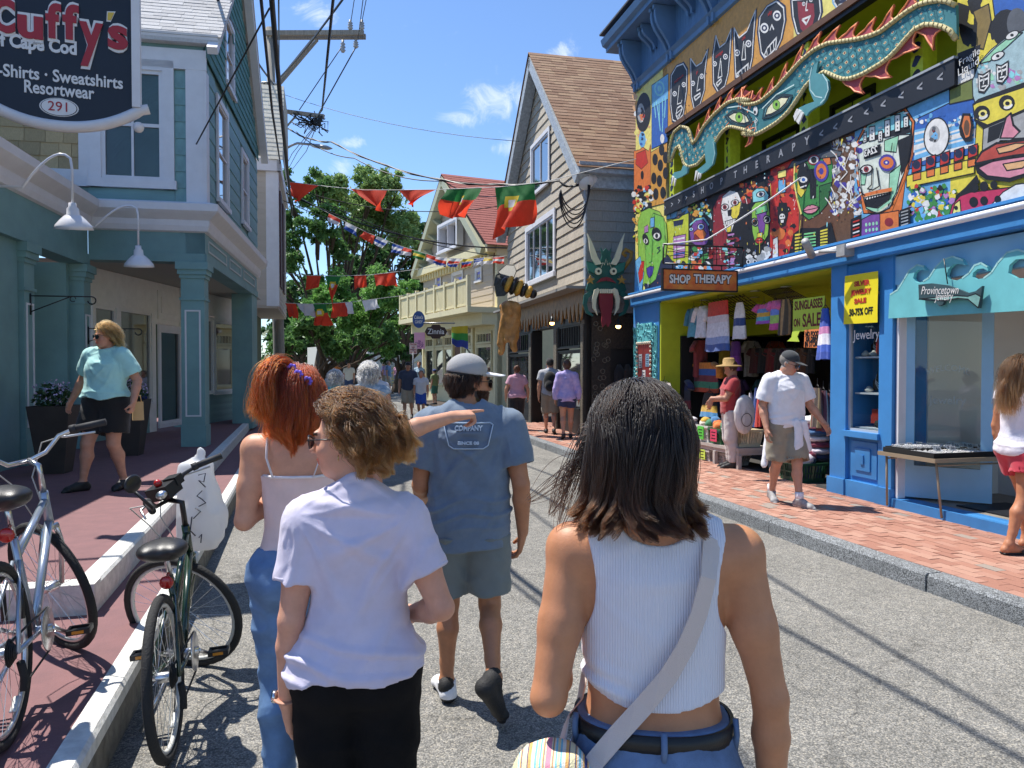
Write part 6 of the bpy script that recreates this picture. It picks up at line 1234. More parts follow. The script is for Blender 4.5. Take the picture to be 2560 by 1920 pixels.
def hp_(nm,m,pts,off,th,mirror=True,par=None):
 r=[tuple(float(a)for a in q.split(','))for q in pts.split()];obs=[]
 for k in((0,1)if mirror else(0,)):
  mb=MB().mat(m);pp=[((1938-x)if k else x,y)for x,y in r];mb.prism([HP.hit(*zp('Q3',*q),off)for q in pp],off-th,off,1,HP.M());obs.append(mb.build(nm,None,par or hd))
 return obs[0]
hp_('face',dteal,'930,365 945,395 968,370 992,395 1010,368 1000,430 1020,490 1120,480 1105,560 1060,590 1110,640 1125,690 1100,720 1030,700 910,700 840,720 815,690 830,640 880,590 835,560 820,470 920,490 940,430',.1,.05,False)
hp_('horn',bone,'825,255 850,300 880,370 905,440 935,490 890,500 862,450 845,380 838,310',.16,.05);hp_('tusk',bone,'880,690 905,675 920,690 895,760 890,820 905,885 870,830 862,760',.2,.05);hp_('whisker',dteal,'840,700 800,730 792,800 815,870 868,895 870,880 835,850 822,800 835,750 870,720',.14,.04)
hp_('ear',mat('ear_green','#2c7466',.5),'820,475 870,490 930,530 920,560 870,560 835,540',.15,.04);hp_('tongue',ox,'915,715 1020,715 1022,800 1005,900 1008,935 985,975 968,950 945,975 935,930 940,890 918,800',.16,.05,False);hp_('mouth',hexm('k'),'895,690 1040,690 1030,830 1000,880 940,880 905,830',.11,.01,False)
for i in range(6):x=920+i*17;hp_('tooth',bone,'%d,685 %d,682 %d,715 %d,716'%(x,x+15,x+14,x+1),.2,.03,False)
hp_('nostril',ox,'890,640 930,600 968,590 968,620 930,625',.18,.04);hp_('flower',mat('ochre_petal','#a8823a',.6),'815,610 838,600 848,575 858,600 885,605 862,620 870,645 848,630 825,645 835,620',.19,.03)
for k in(0,1):
 c=HP.hit(*zp('Q3',912 if not k else 1028,546),.2);mb=MB().mat(bone);mb.prism([(c[0]+.075*cos(t),c[1]+.075*sin(t))for t in np.linspace(0,2*pi,16,endpoint=False)],.14,.19,1,HP.M());e=mb.build('eye',None,hd);mb=MB().mat(hexm('k'));mb.prism([(c[0]+.03*cos(t),c[1]+.03*sin(t))for t in np.linspace(0,2*pi,12,endpoint=False)],.19,.195,1,HP.M());mb.build('pupil',None,e)
mb=MB().mat(bone);P2=lambda x,y:HP.P(*HP.hit(*zp('Q3',x,y),.12),.12)
for pts in(((930,520),(945,480),(955,500),(968,450),(982,500),(992,480),(1008,520)),((835,490),(880,505),(930,535)),((1105,490),(1058,505),(1008,535)),((965,790),(955,830),(968,870),(982,830),(972,790))):mb.tube([P2(*q)for q in pts],.008,4)
mb.build('painted_line',None,hd);mb=MB().mat(mat('ochre_scroll','#a8823a',.6));mb.tube([HP.P(*HP.hit(*zp('Q3',x,y),.05),.04)for x,y in((1080,560),(1160,450),(1165,400),(1120,380),(1095,410),(1125,430))],.045,8);mb.build('crest',None,hd)
be=empty('bee_sculpture',U(513,290,17.3),'large bee sculpture with wire wings above a carved honey drip','sculpture');byel=mat('bee_yellow','#c99a3c',.7,var=.2,vscale=20)
c=U(514,286,17.2);ax=(U(530,293,17.3)-U(506,283,17.3)).normalized()
for i,(t,r_)in enumerate(((-.22,.13),(-.12,.2),(.0,.22),(.12,.2),(.24,.17),(.36,.15),(.47,.11))):
 mb=MB().mat(byel if i%2 else dark_plastic);q=ax.to_track_quat('X','Z').to_matrix().to_4x4();mb.ball((0,0,0),(.09,r_,r_),12,Matrix.Translation(c+ax*t)@q);mb.build('body_segment' if i<6 else 'head',None,be)
for tip,q in((U(*zp('Q3',200,495),17.6),0),(U(*zp('Q3',125,575),17.6),.1),(U(*zp('Q3',115,655),17.4),.2)):
 mb=MB().mat(mat('wing_mesh','#4a4a42',.6,var=.4,vscale=30));a_=c+ax*-.02+Vector((0,0,.15-q));d=tip-a_;s_=d.cross(Vector((.3,1,0))).normalized()*.2;mb.add([a_,a_+d*.4+s_,a_+d*.8+s_*1.2,tip,a_+d*.75-s_*.8,a_+d*.35-s_*.7],[(0,1,2,3,4,5)]);mb.tube([a_,a_+d*.4+s_,a_+d*.8+s_*1.2,tip,a_+d*.75-s_*.8,a_+d*.35-s_*.7],.014,5,closed=True);mb.build('wing',None,be)
S=SDF((-.5,-.4,-1.2),(.5,.4,.3),.025)
for k in range(7):S.cone((-.05+.1*sin(k*2),.08*cos(k*3),.05),(.18*sin(k*1.7)-.1,.1*cos(k*2.1),-.55-.07*k),.13,.05,.05)
S.wrinkle(lambda P:fold(P,.05,(9,9,4),4));me,v=S.mesh('honey_drip');me.materials.append(mat('carved_honey','#b07f45',.5,var=.4,vscale=6));o=link_mesh('honey_drip',me);o.location=U(512,310,17.2);attach(o,be)
def plaque(nm,lab,cat,reg,x0,x1,y0,y1,d,m,tx,tm,shape='rect',post=None,extra=()):
 a_,b_=U(*zp(reg,x0,y1),d),U(*zp(reg,x1,y0),d);c=(a_+b_)/2;w_,h_=abs((b_-a_).dot(CR@Vector((1,0,0)))),abs(b_.z-a_.z);r=empty(nm,c,lab,cat)
 M=Matrix.Translation(c)@basis(Vector((cos(.18),-sin(.18),0)),Vector((0,0,1)),Vector((-sin(.18),-cos(.18),0))).to_4x4()
 if shape=='rect':pts=[(-w_/2,-h_/2),(w_/2,-h_/2),(w_/2,h_/2),(-w_/2,h_/2)]
 elif shape=='round':pts=[(w_/2*cos(t),h_/2*sin(t))for t in np.linspace(0,2*pi,24,endpoint=False)]
 else:pts=[(w_/2*x,h_/2*y)for x,y in((-1,0),(-.8,.6),(-.45,.7),(-.35,1),(.35,1),(.45,.7),(.8,.6),(1,0),(.8,-.6),(.45,-.7),(.35,-1),(-.35,-1),(-.45,-.7),(-.8,-.6))]
 mb=MB().mat(m);mb.prism(pts,-.02,.02,2,M);mb.build('board',None,r)
 for s_,zz,ww,hh in tx:lettering(s_,hh*h_,M@Matrix.Translation((0,zz*h_,.022)),tm,r,width=ww*w_,extrude=.001,offset=.003)
 if post:mb=MB().mat(mat('dull_steel','#8b8d90'));mb.tube(post,.03,6);mb.build('post',None,r)
 return r
brn=mat('sign_brown','#3a211a',.5);plaque('hanging_sign','dark brown hanging plaque sign reading Zinnia on the cream house','sign','R6',1420,1590,1265,1372,27,brn,[('Zinnia',.0,.75,.55)],signwhite,'plaque',[U(*zp('R6',1410,1253),27),U(*zp('R6',1650,1253),27.2)])
plaque('round_candy_sign','round blue candy shop sign above the pink sign','sign','R6',1325,1420,1160,1290,31,mat('sign_blue','#2b4f8e',.5),[("Cabot's",.12,.7,.28),('CANDY',-.15,.6,.24)],signwhite,'round');plaque('pink_shop_sign','pink shell shop sign below the round blue sign','sign','R6',1338,1420,1325,1450,31,mat('sign_pink','#e3a9c4',.5),[('the',-.02,.25,.12),('SHELL',-.17,.8,.24),('SHOP',-.36,.7,.22)],mat('sign_purple','#6a2f7a',.5))
q=U(*zp('R6',1330,1440),30);plaque('parking_sign','small red and white parking sign on a steel post','sign','R6',1302,1360,1405,1490,30,mat('sign_pale','#d8c5c2',.5),[('TOW ZONE',.36,.85,.2),('NO',.1,.4,.2),('PARKING',-.12,.85,.2),('ANYTIME',-.34,.8,.18)],mat('sign_red2','#a83a3c',.5),'rect',[q,Vector((q.x,q.y,.1))])
bark=mat('bark','#4a3d30',.95,var=.35,vscale=7,stretch=(3,3,.5),bump=1,bscale=25)
def leaf_mat(n,c):
 m=mat('leaf_'+n,C(c,1.15),.5,var=.3,vscale=.9,spec=.35);translucent(m,.42);return m
def translucent(m_,k):
 t=m_.node_tree;b_=[x for x in t.nodes if x.type=='BSDF_PRINCIPLED'][0];o_=[x for x in t.nodes if x.type=='OUTPUT_MATERIAL'][0];tl=N(t,'ShaderNodeBsdfTranslucent');ms_=N(t,'ShaderNodeMixShader');ms_.inputs[0].default_value=k;tl.inputs[0].default_value=b_.inputs['Base Color'].default_value
 for l in t.links:
  if l.to_socket==b_.inputs['Base Color']:t.links.new(l.from_socket,tl.inputs[0]);break
 t.links.new(b_.outputs[0],ms_.inputs[1]);t.links.new(tl.outputs[0],ms_.inputs[2]);t.links.new(ms_.outputs[0],o_.inputs[0])
def leaves_mesh(clumps,n,s,seed,m,droop=.3):
 g=np.random.default_rng(seed);ws=np.array([c[1]**2 for c in clumps]);idx=g.choice(len(clumps),n,p=ws/ws.sum())
 ce=np.array([c[0]for c in clumps])[idx];ra=np.array([c[1]for c in clumps])[idx];d=g.normal(size=(n,3));d/=np.linalg.norm(d,axis=1)[:,None];r=ra*np.abs(g.normal(size=n)).clip(0,2.2)*.72;d[:,2]*=.75
 p=ce+d*r[:,None];a=g.normal(size=(n,3))+d*.6;a[:,2]-=droop;a/=np.linalg.norm(a,axis=1)[:,None];b=np.cross(a,g.normal(size=(n,3)));b/=np.linalg.norm(b,axis=1)[:,None];sz=s*(.6+.8*g.random(n))[:,None]
 v=np.stack([p-a*sz,p+b*sz*.42,p+a*sz,p-b*sz*.42],1).reshape(-1,3);me=bpy.data.meshes.new('crown');me.vertices.add(4*n);me.vertices.foreach_set('co',v.astype(np.float32).ravel());me.loops.add(4*n);me.loops.foreach_set('vertex_index',np.arange(4*n,dtype=np.int32));me.polygons.add(n);me.polygons.foreach_set('loop_start',np.arange(0,4*n,4,dtype=np.int32));me.update(calc_edges=True)
 for q in(m if isinstance(m,list)else[m]):me.materials.append(q)
 if isinstance(m,list):me.polygons.foreach_set('material_index',g.integers(0,len(m),n).astype(np.int32))
 return me
def tree(lab,base,clumps,trunk_r,n,s,ms,seed,name='shade_tree',fork=.35):
 """clumps: (dx, dy, z, radius) in metres about the base"""
 g=random.Random(seed);r=empty(name,base,lab,'tree','trees at the end of the street');mb=MB().mat(bark);top=sum(c[2]for c in clumps)/len(clumps);fz=top*fork;lean=Vector((g.uniform(-.3,.3),0,0))
 mb.tube([base+Vector((0,0,-.3)),base+Vector((0,0,.3)),base+lean*.5+Vector((0,0,fz*.6)),base+lean+Vector((0,0,fz))],[trunk_r*1.5,trunk_r*1.1,trunk_r*.9,trunk_r*.75],10)
 f=base+lean+Vector((0,0,fz))
 for c in clumps:
  e=base+Vector(c[:3]);m_=f.lerp(e,.5)+Vector((g.uniform(-.6,.6),g.uniform(-.5,.5),-abs(e.z-f.z)*.06));mb.tube([f-Vector((0,0,.2)),f.lerp(m_,.5)+Vector((g.uniform(-.2,.2),0,.1)),m_,m_.lerp(e,.6)+Vector((g.uniform(-.3,.3),0,0)),e],[trunk_r*.42,trunk_r*.3,trunk_r*.2,trunk_r*.12,trunk_r*.05],7)
  for k in range(3):q=e+Vector((g.gauss(0,1),g.gauss(0,1),g.gauss(0,.6))).normalized()*c[3]*.8;mb.tube([m_.lerp(e,.5),q.lerp(e,.4),q],[trunk_r*.16,trunk_r*.1,trunk_r*.04],5)
 mb.build('trunk',None,r)
 sub=[]
 for c in clumps:
  e=Vector(c[:3]);
  for k in range(16):v=Vector((g.gauss(0,1),g.gauss(0,1),g.gauss(0,.8))).normalized()*c[3]*g.uniform(.3,1.12);sub.append((tuple(base+e+v),c[3]*g.uniform(.14,.38)))
 me=leaves_mesh(sub,n,s,seed,ms);o=link_mesh('crown',me,r);return r
LM=lambda k:[leaf_mat(k+str(i),c)for i,c in enumerate({'locust':('#7d9858','#6d8a4c','#8fa868'),'dark':('#3f5f34','#36542c','#4a6c3c'),'maple':('#679248','#58823c','#78a154'),'mid':('#577a40','#4a6c36','#648a4a')}[k])]
def clumps_px(lst,d,base):
 out=[]
 for px,py,rp in lst:p=U(px,py,d);out.append((p.x-base.x+RND.uniform(-1,1),p.y-base.y+RND.uniform(-2,2),p.z-base.z,rp*d/760))
 return out
def gbase(px,d):p=U(px,384,d);return Vector((p.x,p.y,road_z(min(p.y,70))-.05))
b=gbase(345,50);tree('tall open-crowned tree with feathery pale green foliage against the sky',b,clumps_px([(352,212,26),(385,200,24),(365,188,20),(378,222,22),(340,200,22),(395,222,14),(400,238,14),(330,190,17),(365,235,16),(415,240,9),(360,178,13),(385,186,12)],50,b),.42,60000,.14,LM('locust'),1,fork=.42)
b=gbase(318,44);tree('tall leaning tree with ragged dark foliage behind the utility pole',b,clumps_px([(300,190,18),(292,215,18),(310,230,17),(290,250,18),(305,268,16),(325,248,14),(296,180,12),(322,215,12),(286,285,15),(318,285,12)],44,b),.4,38000,.13,LM('mid'),2,fork=.3)
b=gbase(408,62);tree('broad dark green tree beyond the tall open tree',b,clumps_px([(370,262,26),(400,255,26),(425,262,26),(385,285,26),(415,290,28),(440,245,22),(350,275,18),(440,290,24),(432,232,14)],62,b),.5,34000,.2,LM('dark'),3,fork=.3)
b=gbase(352,40);tree('bright green maple with low spreading branches over the crowd',b,clumps_px([(330,302,19),(355,290,20),(380,292,20),(402,300,17),(345,316,19),(372,315,20),(395,318,18),(415,312,12),(318,318,15),(325,345,13),(350,350,14),(378,348,14),(400,345,12),(362,333,16)],40,b),.3,56000,.11,LM('maple'),4,fork=.3)
b=gbase(322,36);tree('shaded low tree with layered leaves left of the maple',b,clumps_px([(292,325,14),(310,330,16),(330,335,16),(350,338,15),(300,345,14),(285,345,12),(368,338,13),(335,348,11)],36,b),.33,30000,.11,LM('mid'),5,fork=.35)
b=gbase(398,46);tree('dark low tree by the cream house with drooping leaves',b,clumps_px([(385,338,15),(405,332,16),(420,340,14),(395,350,13),(372,348,12),(428,325,12),(412,352,10)],46,b),.35,24000,.13,LM('dark'),6,fork=.4)
b=gbase(300,66);tree('far dark tree filling the gap behind the utility pole',b,clumps_px([(285,305,26),(310,300,26),(330,310,26),(280,335,20),(350,300,22),(300,340,24),(268,330,18),(330,340,22)],66,b),.4,14000,.3,LM('dark'),7)
b=gbase(440,75);tree('far dark tree filling the gap behind the cream house',b,clumps_px([(380,330,26),(410,325,28),(440,320,28),(360,340,22),(460,310,26),(430,345,24),(395,350,20)],75,b),.4,12000,.32,LM('dark'),8)
S_=mat('far_hedge','#2c4422',.8,var=.4,vscale=1.5);mb=MB().mat(S_);g=random.Random(2)
hg=leaves_mesh([((gbase(x,70).x,gbase(x,70).y,1.2+g.random()),1.7)for x in range(215,520,8)],9000,.3,12,LM('dark'));o=link_mesh('hedge',hg);tag(o,'dark clipped hedge far beyond the trees','hedge')
th_=empty('far_white_building',U(350,375,58),'white building with yellow stair rails far under the trees','building');pl=Plane(*U(318,384,60).xy,74.8,-1);mb=MB().mat(mat('far_white','#cfccc0',.7));pbox(mb,pl,0,9.5,.2,3.4,-3,0);mb.build('wall',None,th_);mb=MB().mat(mat('stair_yellow','#cdbb7a',.6))
for k in range(7):pbox(mb,pl,5.2+k*.35,5.6+k*.35,.3+.22*k,.42+.22*k,.6,2.0)
for s_ in(.6,2.0):mb.tube([pl.P(5.2,1.2,s_),pl.P(7.8,2.85,s_)],.05,5);mb.tube([pl.P(5.2,.8,s_),pl.P(7.8,2.4,s_)],.04,5)
mb.build('stair',None,th_)
for i in range(3):window(th_,pl,1+i*1.5,1.8+i*1.5,1.3,2.6,bars=(2,2),trim=.08)
p=U(*zp('R6',978,1440),48);lp=empty('street_lamp',Vector((p.x,p.y,0)),'white globe post lamp far down the street','street lamp');mb=MB().mat(white);mb.tube([(p.x,p.y,.2),(p.x,p.y,p.z)],.06,8);mb.build('pole',None,lp);mb=MB().mat(white);mb.lathe([(0,0),(.08,0),(.16,.1),(.17,.25),(.1,.36),(0,.42)],12,Matrix.Translation(p));mb.build('lantern',None,lp)
wood=mat('grey_wood','#8b867c',.9,var=.25,vscale=6,stretch=(4,4,.4),bump=.6,bscale=30);rub=mat('cable_black','#101112',.5)
D_=26.0;pb=U(*zp('R6',300,1480),D_);pt=U(*zp('R5',228,215),D_)
up_=empty('utility_pole',(pb.x,pb.y,0),'weathered utility pole with side crossarm, transformer and street lamp','utility pole');mb=MB().mat(wood);mb.tube([Vector((pb.x,pb.y,-.3)),pb,pt],[.2,.19,.13],12);mb.build('pole',None,up_)
def R5(x,y,d=D_):return U(*zp('R5',x,y),d)
def beam(mb,a,b,w,h):
 d=(b-a).normalized();s_=d.cross(Vector((0,0,1))).normalized()*w/2;u_=s_.cross(d).normalized()*h/2;mb.add([a-s_-u_,a+s_-u_,a+s_+u_,a-s_+u_,b-s_-u_,b+s_-u_,b+s_+u_,b-s_+u_],[(0,3,2,1),(4,5,6,7),(0,1,5,4),(1,2,6,5),(2,3,7,6),(3,0,4,7)])
mb=MB().mat(wood);beam(mb,R5(195,255,25.85),R5(950,252,25.6),.1,.16);beam(mb,R5(205,285,26.1),R5(965,282,25.9),.1,.16);mb.build('crossarm',None,up_)
mb=MB().mat(wood);beam(mb,R5(570,290,25.7),R5(285,640,25.8),.08,.08);beam(mb,R5(595,305,25.95),R5(310,640,26),.08,.08);mb.build('brace',None,up_);mb=MB().mat(wood);beam(mb,R5(345,855,26),R5(645,895,25.6),.09,.13);beam(mb,R5(430,890,26),R5(360,970,26),.05,.05);mb.build('lower_arm',None,up_)
steel=mat('dull_steel','#8b8d90');cer=mat('grey_ceramic','#9a9c9e',.3)
for x,y0,y1 in((847,155,230),(936,155,230),(890,305,370),(790,310,405)):
 q=R5(x,y1,25.75);h_=(y1-y0)*KZ*25.75/760;mb=MB().mat(cer);mb.lathe([(.02,0),(.05,.02*h_),(.1,.2*h_),(.05,.3*h_),(.1,.45*h_),(.05,.55*h_),(.09,.7*h_),(.04,.8*h_),(.05,h_),(0,h_)],10,Matrix.Translation(q));mb.build('insulator',None,up_)
tcx=R5(225,830,25.4);mb=MB().mat(mat('transformer_grey','#a9adae',.4));h_=175*KZ*25.4/760;mb.lathe([(0,-.3),(.3,-.3),(.34,.0),(.36,h_*.9),(.4,h_*.92),(.38,h_*.98),(.2,h_*1.05),(0,h_*1.06)],18,Matrix.Translation(tcx));tr=mb.build('transformer',None,up_);mb=MB().mat(rub)
for x in(125,180):mb.tube([R5(x,690,25.0),R5(x+10,760,24.95),R5(x+35,825,25.0)],.022,5);mb.ball(R5(x,690,25),.06,8)
mb.tube([R5(180,680,25),R5(185,635,25),R5(210,632,25),R5(230,690,25)],.02,5);mb.build('bushing',None,tr)
mb=MB().mat(steel);mb.tube([R5(340,1148,26),R5(400,1115,25.9),R5(440,1100,25.8),R5(570,1112,25.4)],.04,8);mb.build('lamp_arm',None,up_);mb=MB().mat(mat('lamp_grey','#a6a8aa',.4));a_,b_=R5(562,1118,25.4),R5(705,1140,25.0);d=(b_-a_);mb.tube([a_,a_+d*.3,a_+d*.75,b_],[.12,.15,.14,.04],10,flat=.5);mb.build('lamp_head',None,up_)
mb=MB().mat(rub);g=random.Random(8)
for i in range(26):x,y=590+g.gauss(0,28),945+g.gauss(0,26);mb.tube([R5(x,y,25.6),R5(x+g.gauss(0,30),y+g.gauss(0,30),25.6),R5(x+g.gauss(-20,50),y+g.gauss(0,35),25.7),R5(g.uniform(360,600),g.uniform(850,960),25.8)],.016,4)
for i in range(6):mb.cbox((0,0,0),(.07,.07,.2),Matrix.Translation(R5(575+i*10,930+g.gauss(0,20),25.5)))
mb.build('splice',None,up_)
def wire(lab,pts,r,sag=0.0,m=None,n=10,name='overhead_wire',twist=0):
 P=[]
 for a_,b_ in zip(pts,pts[1:]):
  for i in range(n):t=i/n;P.append(a_.lerp(b_,t)-Vector((0,0,sag*4*t*(1-t))))
 P.append(pts[-1]);mb=MB().mat(m or rub);mb.tube(P,r,5)
 if twist:mb.tube([p+Vector((.03*cos(i*1.3),0,.03*sin(i*1.3)))for i,p in enumerate(P)],r*.7,4)
 return tag(mb.build(name),lab,'wire','overhead wires')
V=lambda px,py,d:U(px,py,d)
near=lambda px,py,d:U(px,py,d)
wire('thick black cable running down the left edge of the street, left one of two',[Vector((-.9,-5,6.4)),V(250,-120,6.5),V(258,-30,7.5),V(272,110,12),V(282,175,25)],.02);wire('thick black cable running down the left edge of the street, right one of two',[Vector((-.4,-5,6.2)),V(262,-120,6.5),V(269,-30,7.5),V(281,110,11),V(292,215,25.4)],.032)
wire('thin black wire between the two thick cables and the teal house',[LF.P(.1,5.35,.1),V(269.5,8,9.0)],.012);wire('twisted black drop wire hanging from the top of the picture to the splice',[Vector((.75,-6,7.2)),Vector((.55,3,7.0)),V(335,-20,11),V(327,60,14),V(322,110,21),V(316,118,25.6)],.026,m=rub)
for k,(x0,x1,y1)in enumerate(((356,351,21),(364,358,40),(369,362,21))):wire('high line from the crossarm towards the camera, %s of the three'%('left','middle','right')[k],[Vector((1.9+.25*k,-6,12.6)),V(x0+2,-25,22.0),V(x1,y1,25.7)],.014)
wire('diagonal wire from the crossarm end down to the lower splice',[R5(885,370,25.7),R5(600,880,25.7)],.022);wire('diagonal wire from the crossarm middle down to the lower arm',[R5(775,370,25.7),R5(455,845,25.8)],.016)
for k,x in enumerate((400,440,510)):wire('wire running down behind the pole lamp to the far street, %s'%('leftmost','middle','rightmost')[k],[R5(560+10*k,985,25.7),R5(x,1180-10*k,34),R5(345+k*25,1290+k*10,48)],.016)
wire('thin high wire crossing the sky to the grey gable',[R5(335,725,26),GF.P(4.6,8.0,.4)],.008,.25)
wire('twin twisted black service cable sagging across the street to the grey house',[R5(365,985,26),R5(700,1090,24),R5(1500,1375,19.6),V(559,181,16.8),U(583,181,16.5)],.02,.12,twist=1)
wire('black service cable just below the twisted pair',[R5(430,1010,26),R5(880,1215,23.5),R5(1560,1390,21),R5(2000,1500,27)],.016,.2)
for k,(y0,x1,y1,d1)in enumerate(((1440,507,257,24),(1530,507,248,25),(1480,500,206,24),(1600,460,240,34))):wire('black line crossing before the trees, %s'%('lowest of the flagged ones','thick one with the lashed bundle','highest of the four','faintest of the four')[k],[R5(330,y0-60,24),V(x1,y1,d1)],.014 if k!=1 else.024,.45)
for k,x in enumerate((-2.9,.1,-1.5)):wire('cable high over the street above the picture, %s of the three'%('leftmost','middle','rightmost')[k],[Vector((x,-6,7.3+.4*k)),Vector((x+.25,3,7.1+.4*k)),Vector((x+1.2,10,7.4+.3*k)),R5(300,700-100*k,24.5)],.028-.004*k,.15)
flg_r=mat('flag_red','#e24a30',.75,var=.08,bump=.2,bscale=90);flg_g=mat('flag_green','#2f7a3f',.75,var=.08,bump=.2,bscale=90);flg_w=mat('flag_white','#dcdde0',.75,var=.05);flg_y=mat('flag_yellow','#e0c53a',.7);flg_b=mat('flag_blue','#3557a8',.7)
for m_ in(flg_r,flg_g,flg_w,flg_y,flg_b):translucent(m_,.55)
def flag(lab,a_,b_,drop,kind='rect',m=None,seed=0,wind=.3,group=None,mats=None,name='flag',tip=.5):
 """cloth hung from the line between a and b, rippled and blown"""
 g=random.Random(seed);n=12;e=b_-a_;out=e.cross(Vector((0,0,1))).normalized();mb=MB();mb.smooth=True;ms=mats or[m];gr={}
 for i in range(n+1):
  for j in range(n+1):
   s_,t=i/n,j/n
   if kind=='tri':s2=tip+(s_-tip)*(1-t*.94)
   else:s2=s_+t*.12*sin(seed+1)
   p=a_+e*s2+Vector((0,0,-drop*t*(1-.12*sin(3*s_+seed))));p+=out*(wind*drop*t*(.5*sin(s_*5+seed)+.35*sin(s_*11+t*4+seed*2))+.25*wind*t)+Vector((0,0,.05*drop*t*sin(s_*9+seed)));gr[i,j]=p
 for i in range(n):
  for j in range(n):
   s_,t=(i+.5)/n,(j+.5)/n;k=0
   if mats and len(ms)>=4:k=0 if t<.4 else 1;r_=math.hypot((s_-.5)*e.length,(t-.4)*drop)/drop;k=3 if r_<.1 else 2 if r_<.19 else k
   elif mats:k=min(len(ms)-1,int(t*len(ms)))
   mb.mat(ms[k]);mb.add([gr[i,j],gr[i+1,j],gr[i+1,j+1],gr[i,j+1]],[(0,1,2,3)])
 me=mb.mesh(name);bm=bmesh.new();bm.from_mesh(me);bmesh.ops.remove_doubles(bm,verts=bm.verts,dist=1e-4);bm.to_mesh(me);bm.free();o=link_mesh(name,me);return tag(o,lab,'flag',group)
def R6(x,y,d):return U(*zp('R6',x,y),d)
cord=mat('white_cord','#c9c9c4',.7)
A0,A1=R6(180,135,23),U(636,159,15.0)
def on1(px):
 t=(px-263)/(636-263);return 23*15/(23*t+15*(1-t))
L1=[(263,177.6),(290,182),(328,186.5),(365,190),(400,190),(440,189.5),(500,187),(545,182),(636,159)]
wire('white flag cord carrying the red pennants across the street',[U(x,y,on1(x))for x,y in L1],.008,0,cord,4,'bunting_line')
def l1(px):return U(px,np.interp(px,[q[0]for q in L1],[q[1]for q in L1]),on1(px))
gp='red pennants on the cord across the street'
for i,(x0,x1,h_,tp)in enumerate(((289,319,16,.35),(350,387,19,.95),(399,436,15,.45))):flag('red triangular pennant, %s on the highest cord'%('leftmost','middle','rightmost')[i],l1(x0),l1(x1),h_*on1(x0)/760,'tri',flg_r,i+2,.5,gp,tip=tp)
pm=[flg_g,flg_r,flg_y,flg_w]
flag('green and red flag blown forward, left of the two large flags',l1(447),l1(482),27*on1(460)/760,'rect',None,3,.8,'large green and red flags',pm);flag('green and red flag hanging over the grey gable, right of the two large flags',l1(495),l1(535),46*on1(510)/760,'rect',None,5,.45,'large green and red flags',pm)
def line(lab,pts,d0,d1,x0,x1,m=cord):
 f=lambda x:d0*d1/(d0*((x-x0)/(x1-x0))+d1*(1-(x-x0)/(x1-x0)));wire(lab,[U(x,y,f(x))for x,y in pts],.008,0,m,3,'bunting_line');X_,Y_=[p[0]for p in pts],[p[1]for p in pts];return lambda x:U(x,np.interp(x,X_,Y_),f(x)),f
q2,f2=line('cord of small nation flags slanting down to the grey house',[(288,191),(330,214),(366,232),(400,246),(440,258),(470,259),(507,256)],24,22.5,288,507)
cols=[(flg_r,flg_w),(flg_w,flg_b),(flg_r,),(flg_w,flg_b,flg_w),(flg_b,flg_w,flg_b),(flg_r,flg_w),(flg_g,flg_y,flg_g),(flg_r,flg_w),(flg_w,flg_r,flg_b),(flg_w,flg_r,flg_b),(flg_y,flg_b,flg_r),(flg_b,flg_w),(flg_y,flg_w),(flg_r,flg_w,flg_r,flg_w)]
wd_=['red and white','white and pale blue','plain red','white with blue band','blue with white band','red over white','green and yellow','red and white, on the gable edge','white, red and blue','white red and blue, beside the bay window','yellow blue and red','blue over white','yellow and white','red and white striped, nearest the grey house']
for i,(x,c)in enumerate(zip((329,346,364,377,393,401,414,427,436,450,463,474,482,493),cols)):
 c=list(c)[:3];flag('small nation flag on the slanting cord, '+wd_[i],q2(x),q2(x+11),8.5*f2(x)/760,'rect',c[0],i,.8,'small nation flags',c if len(c)>1 else None)
q3,f3=line('cord of red pennants low in front of the trees',[(283,273),(310,275.5),(340,276),(370,275),(395,272),(420,269),(507,256)],22,22.5,283,507)
for i,(x0,x1,h_,k)in enumerate(((307,321,13,0),(325,341,25,1),(354,366,14,0),(374,395,14,0))):flag(('red flag, %s on the low cord'%('first','','third','last')[i])if not k else 'green and red flag drooping in the middle of the low cord',q3(x0),q3(x1),h_*f3(x0)/760,'rect' if i!=1 else 'tri',flg_r,i+4,.4,'flags on the low cord',pm if k else None)
q4,f4=line('lowest cord with white flags in front of the trees',[(284,303),(310,304),(330,303.5),(350,302),(375,299),(400,296),(432,290)],22,27,284,432)
for i,(x0,x1,h_,ms_)in enumerate(((285,296,16,None),(297,313,12,'w'),(313,326,20,'p'),(332,345,13,None),(342,352,12,'w'),(362,377,11,'w'))):flag(('plain red flag','white flag left of the drooping green and red flag','green and red flag','red flag blown sideways','white flag with yellow stripe','white flag at the free end')[i]+' on the lowest cord',q4(x0),q4(x1),h_*f4(x0)/760,'rect',flg_w if ms_=='w' else flg_r,i+7,.5,'flags on the lowest cord',pm if ms_=='p' else None)
q=U(*zp('R6',1675,1375),28.5);a_=q+Vector((-.25,0,.45));rb=[mat('rainbow_'+c,h,.7)for c,h in(('y','#d9c63a'),('g','#4aa84e'),('b','#3a4fae'),('p','#5a2f7f'))];flag('folded rainbow flag on the cream house door',a_,a_+Vector((.6,-.1,.05)),.75,'rect',None,2,.3,None,rb[:3],name='rainbow_flag')
SKIN={}
def skin_mat():return mat('skin',(.6,.36,.26),.48,var=.1,vscale=22,bump=.09,bscale=260,sss=.12,attr='tint',spec=.4)
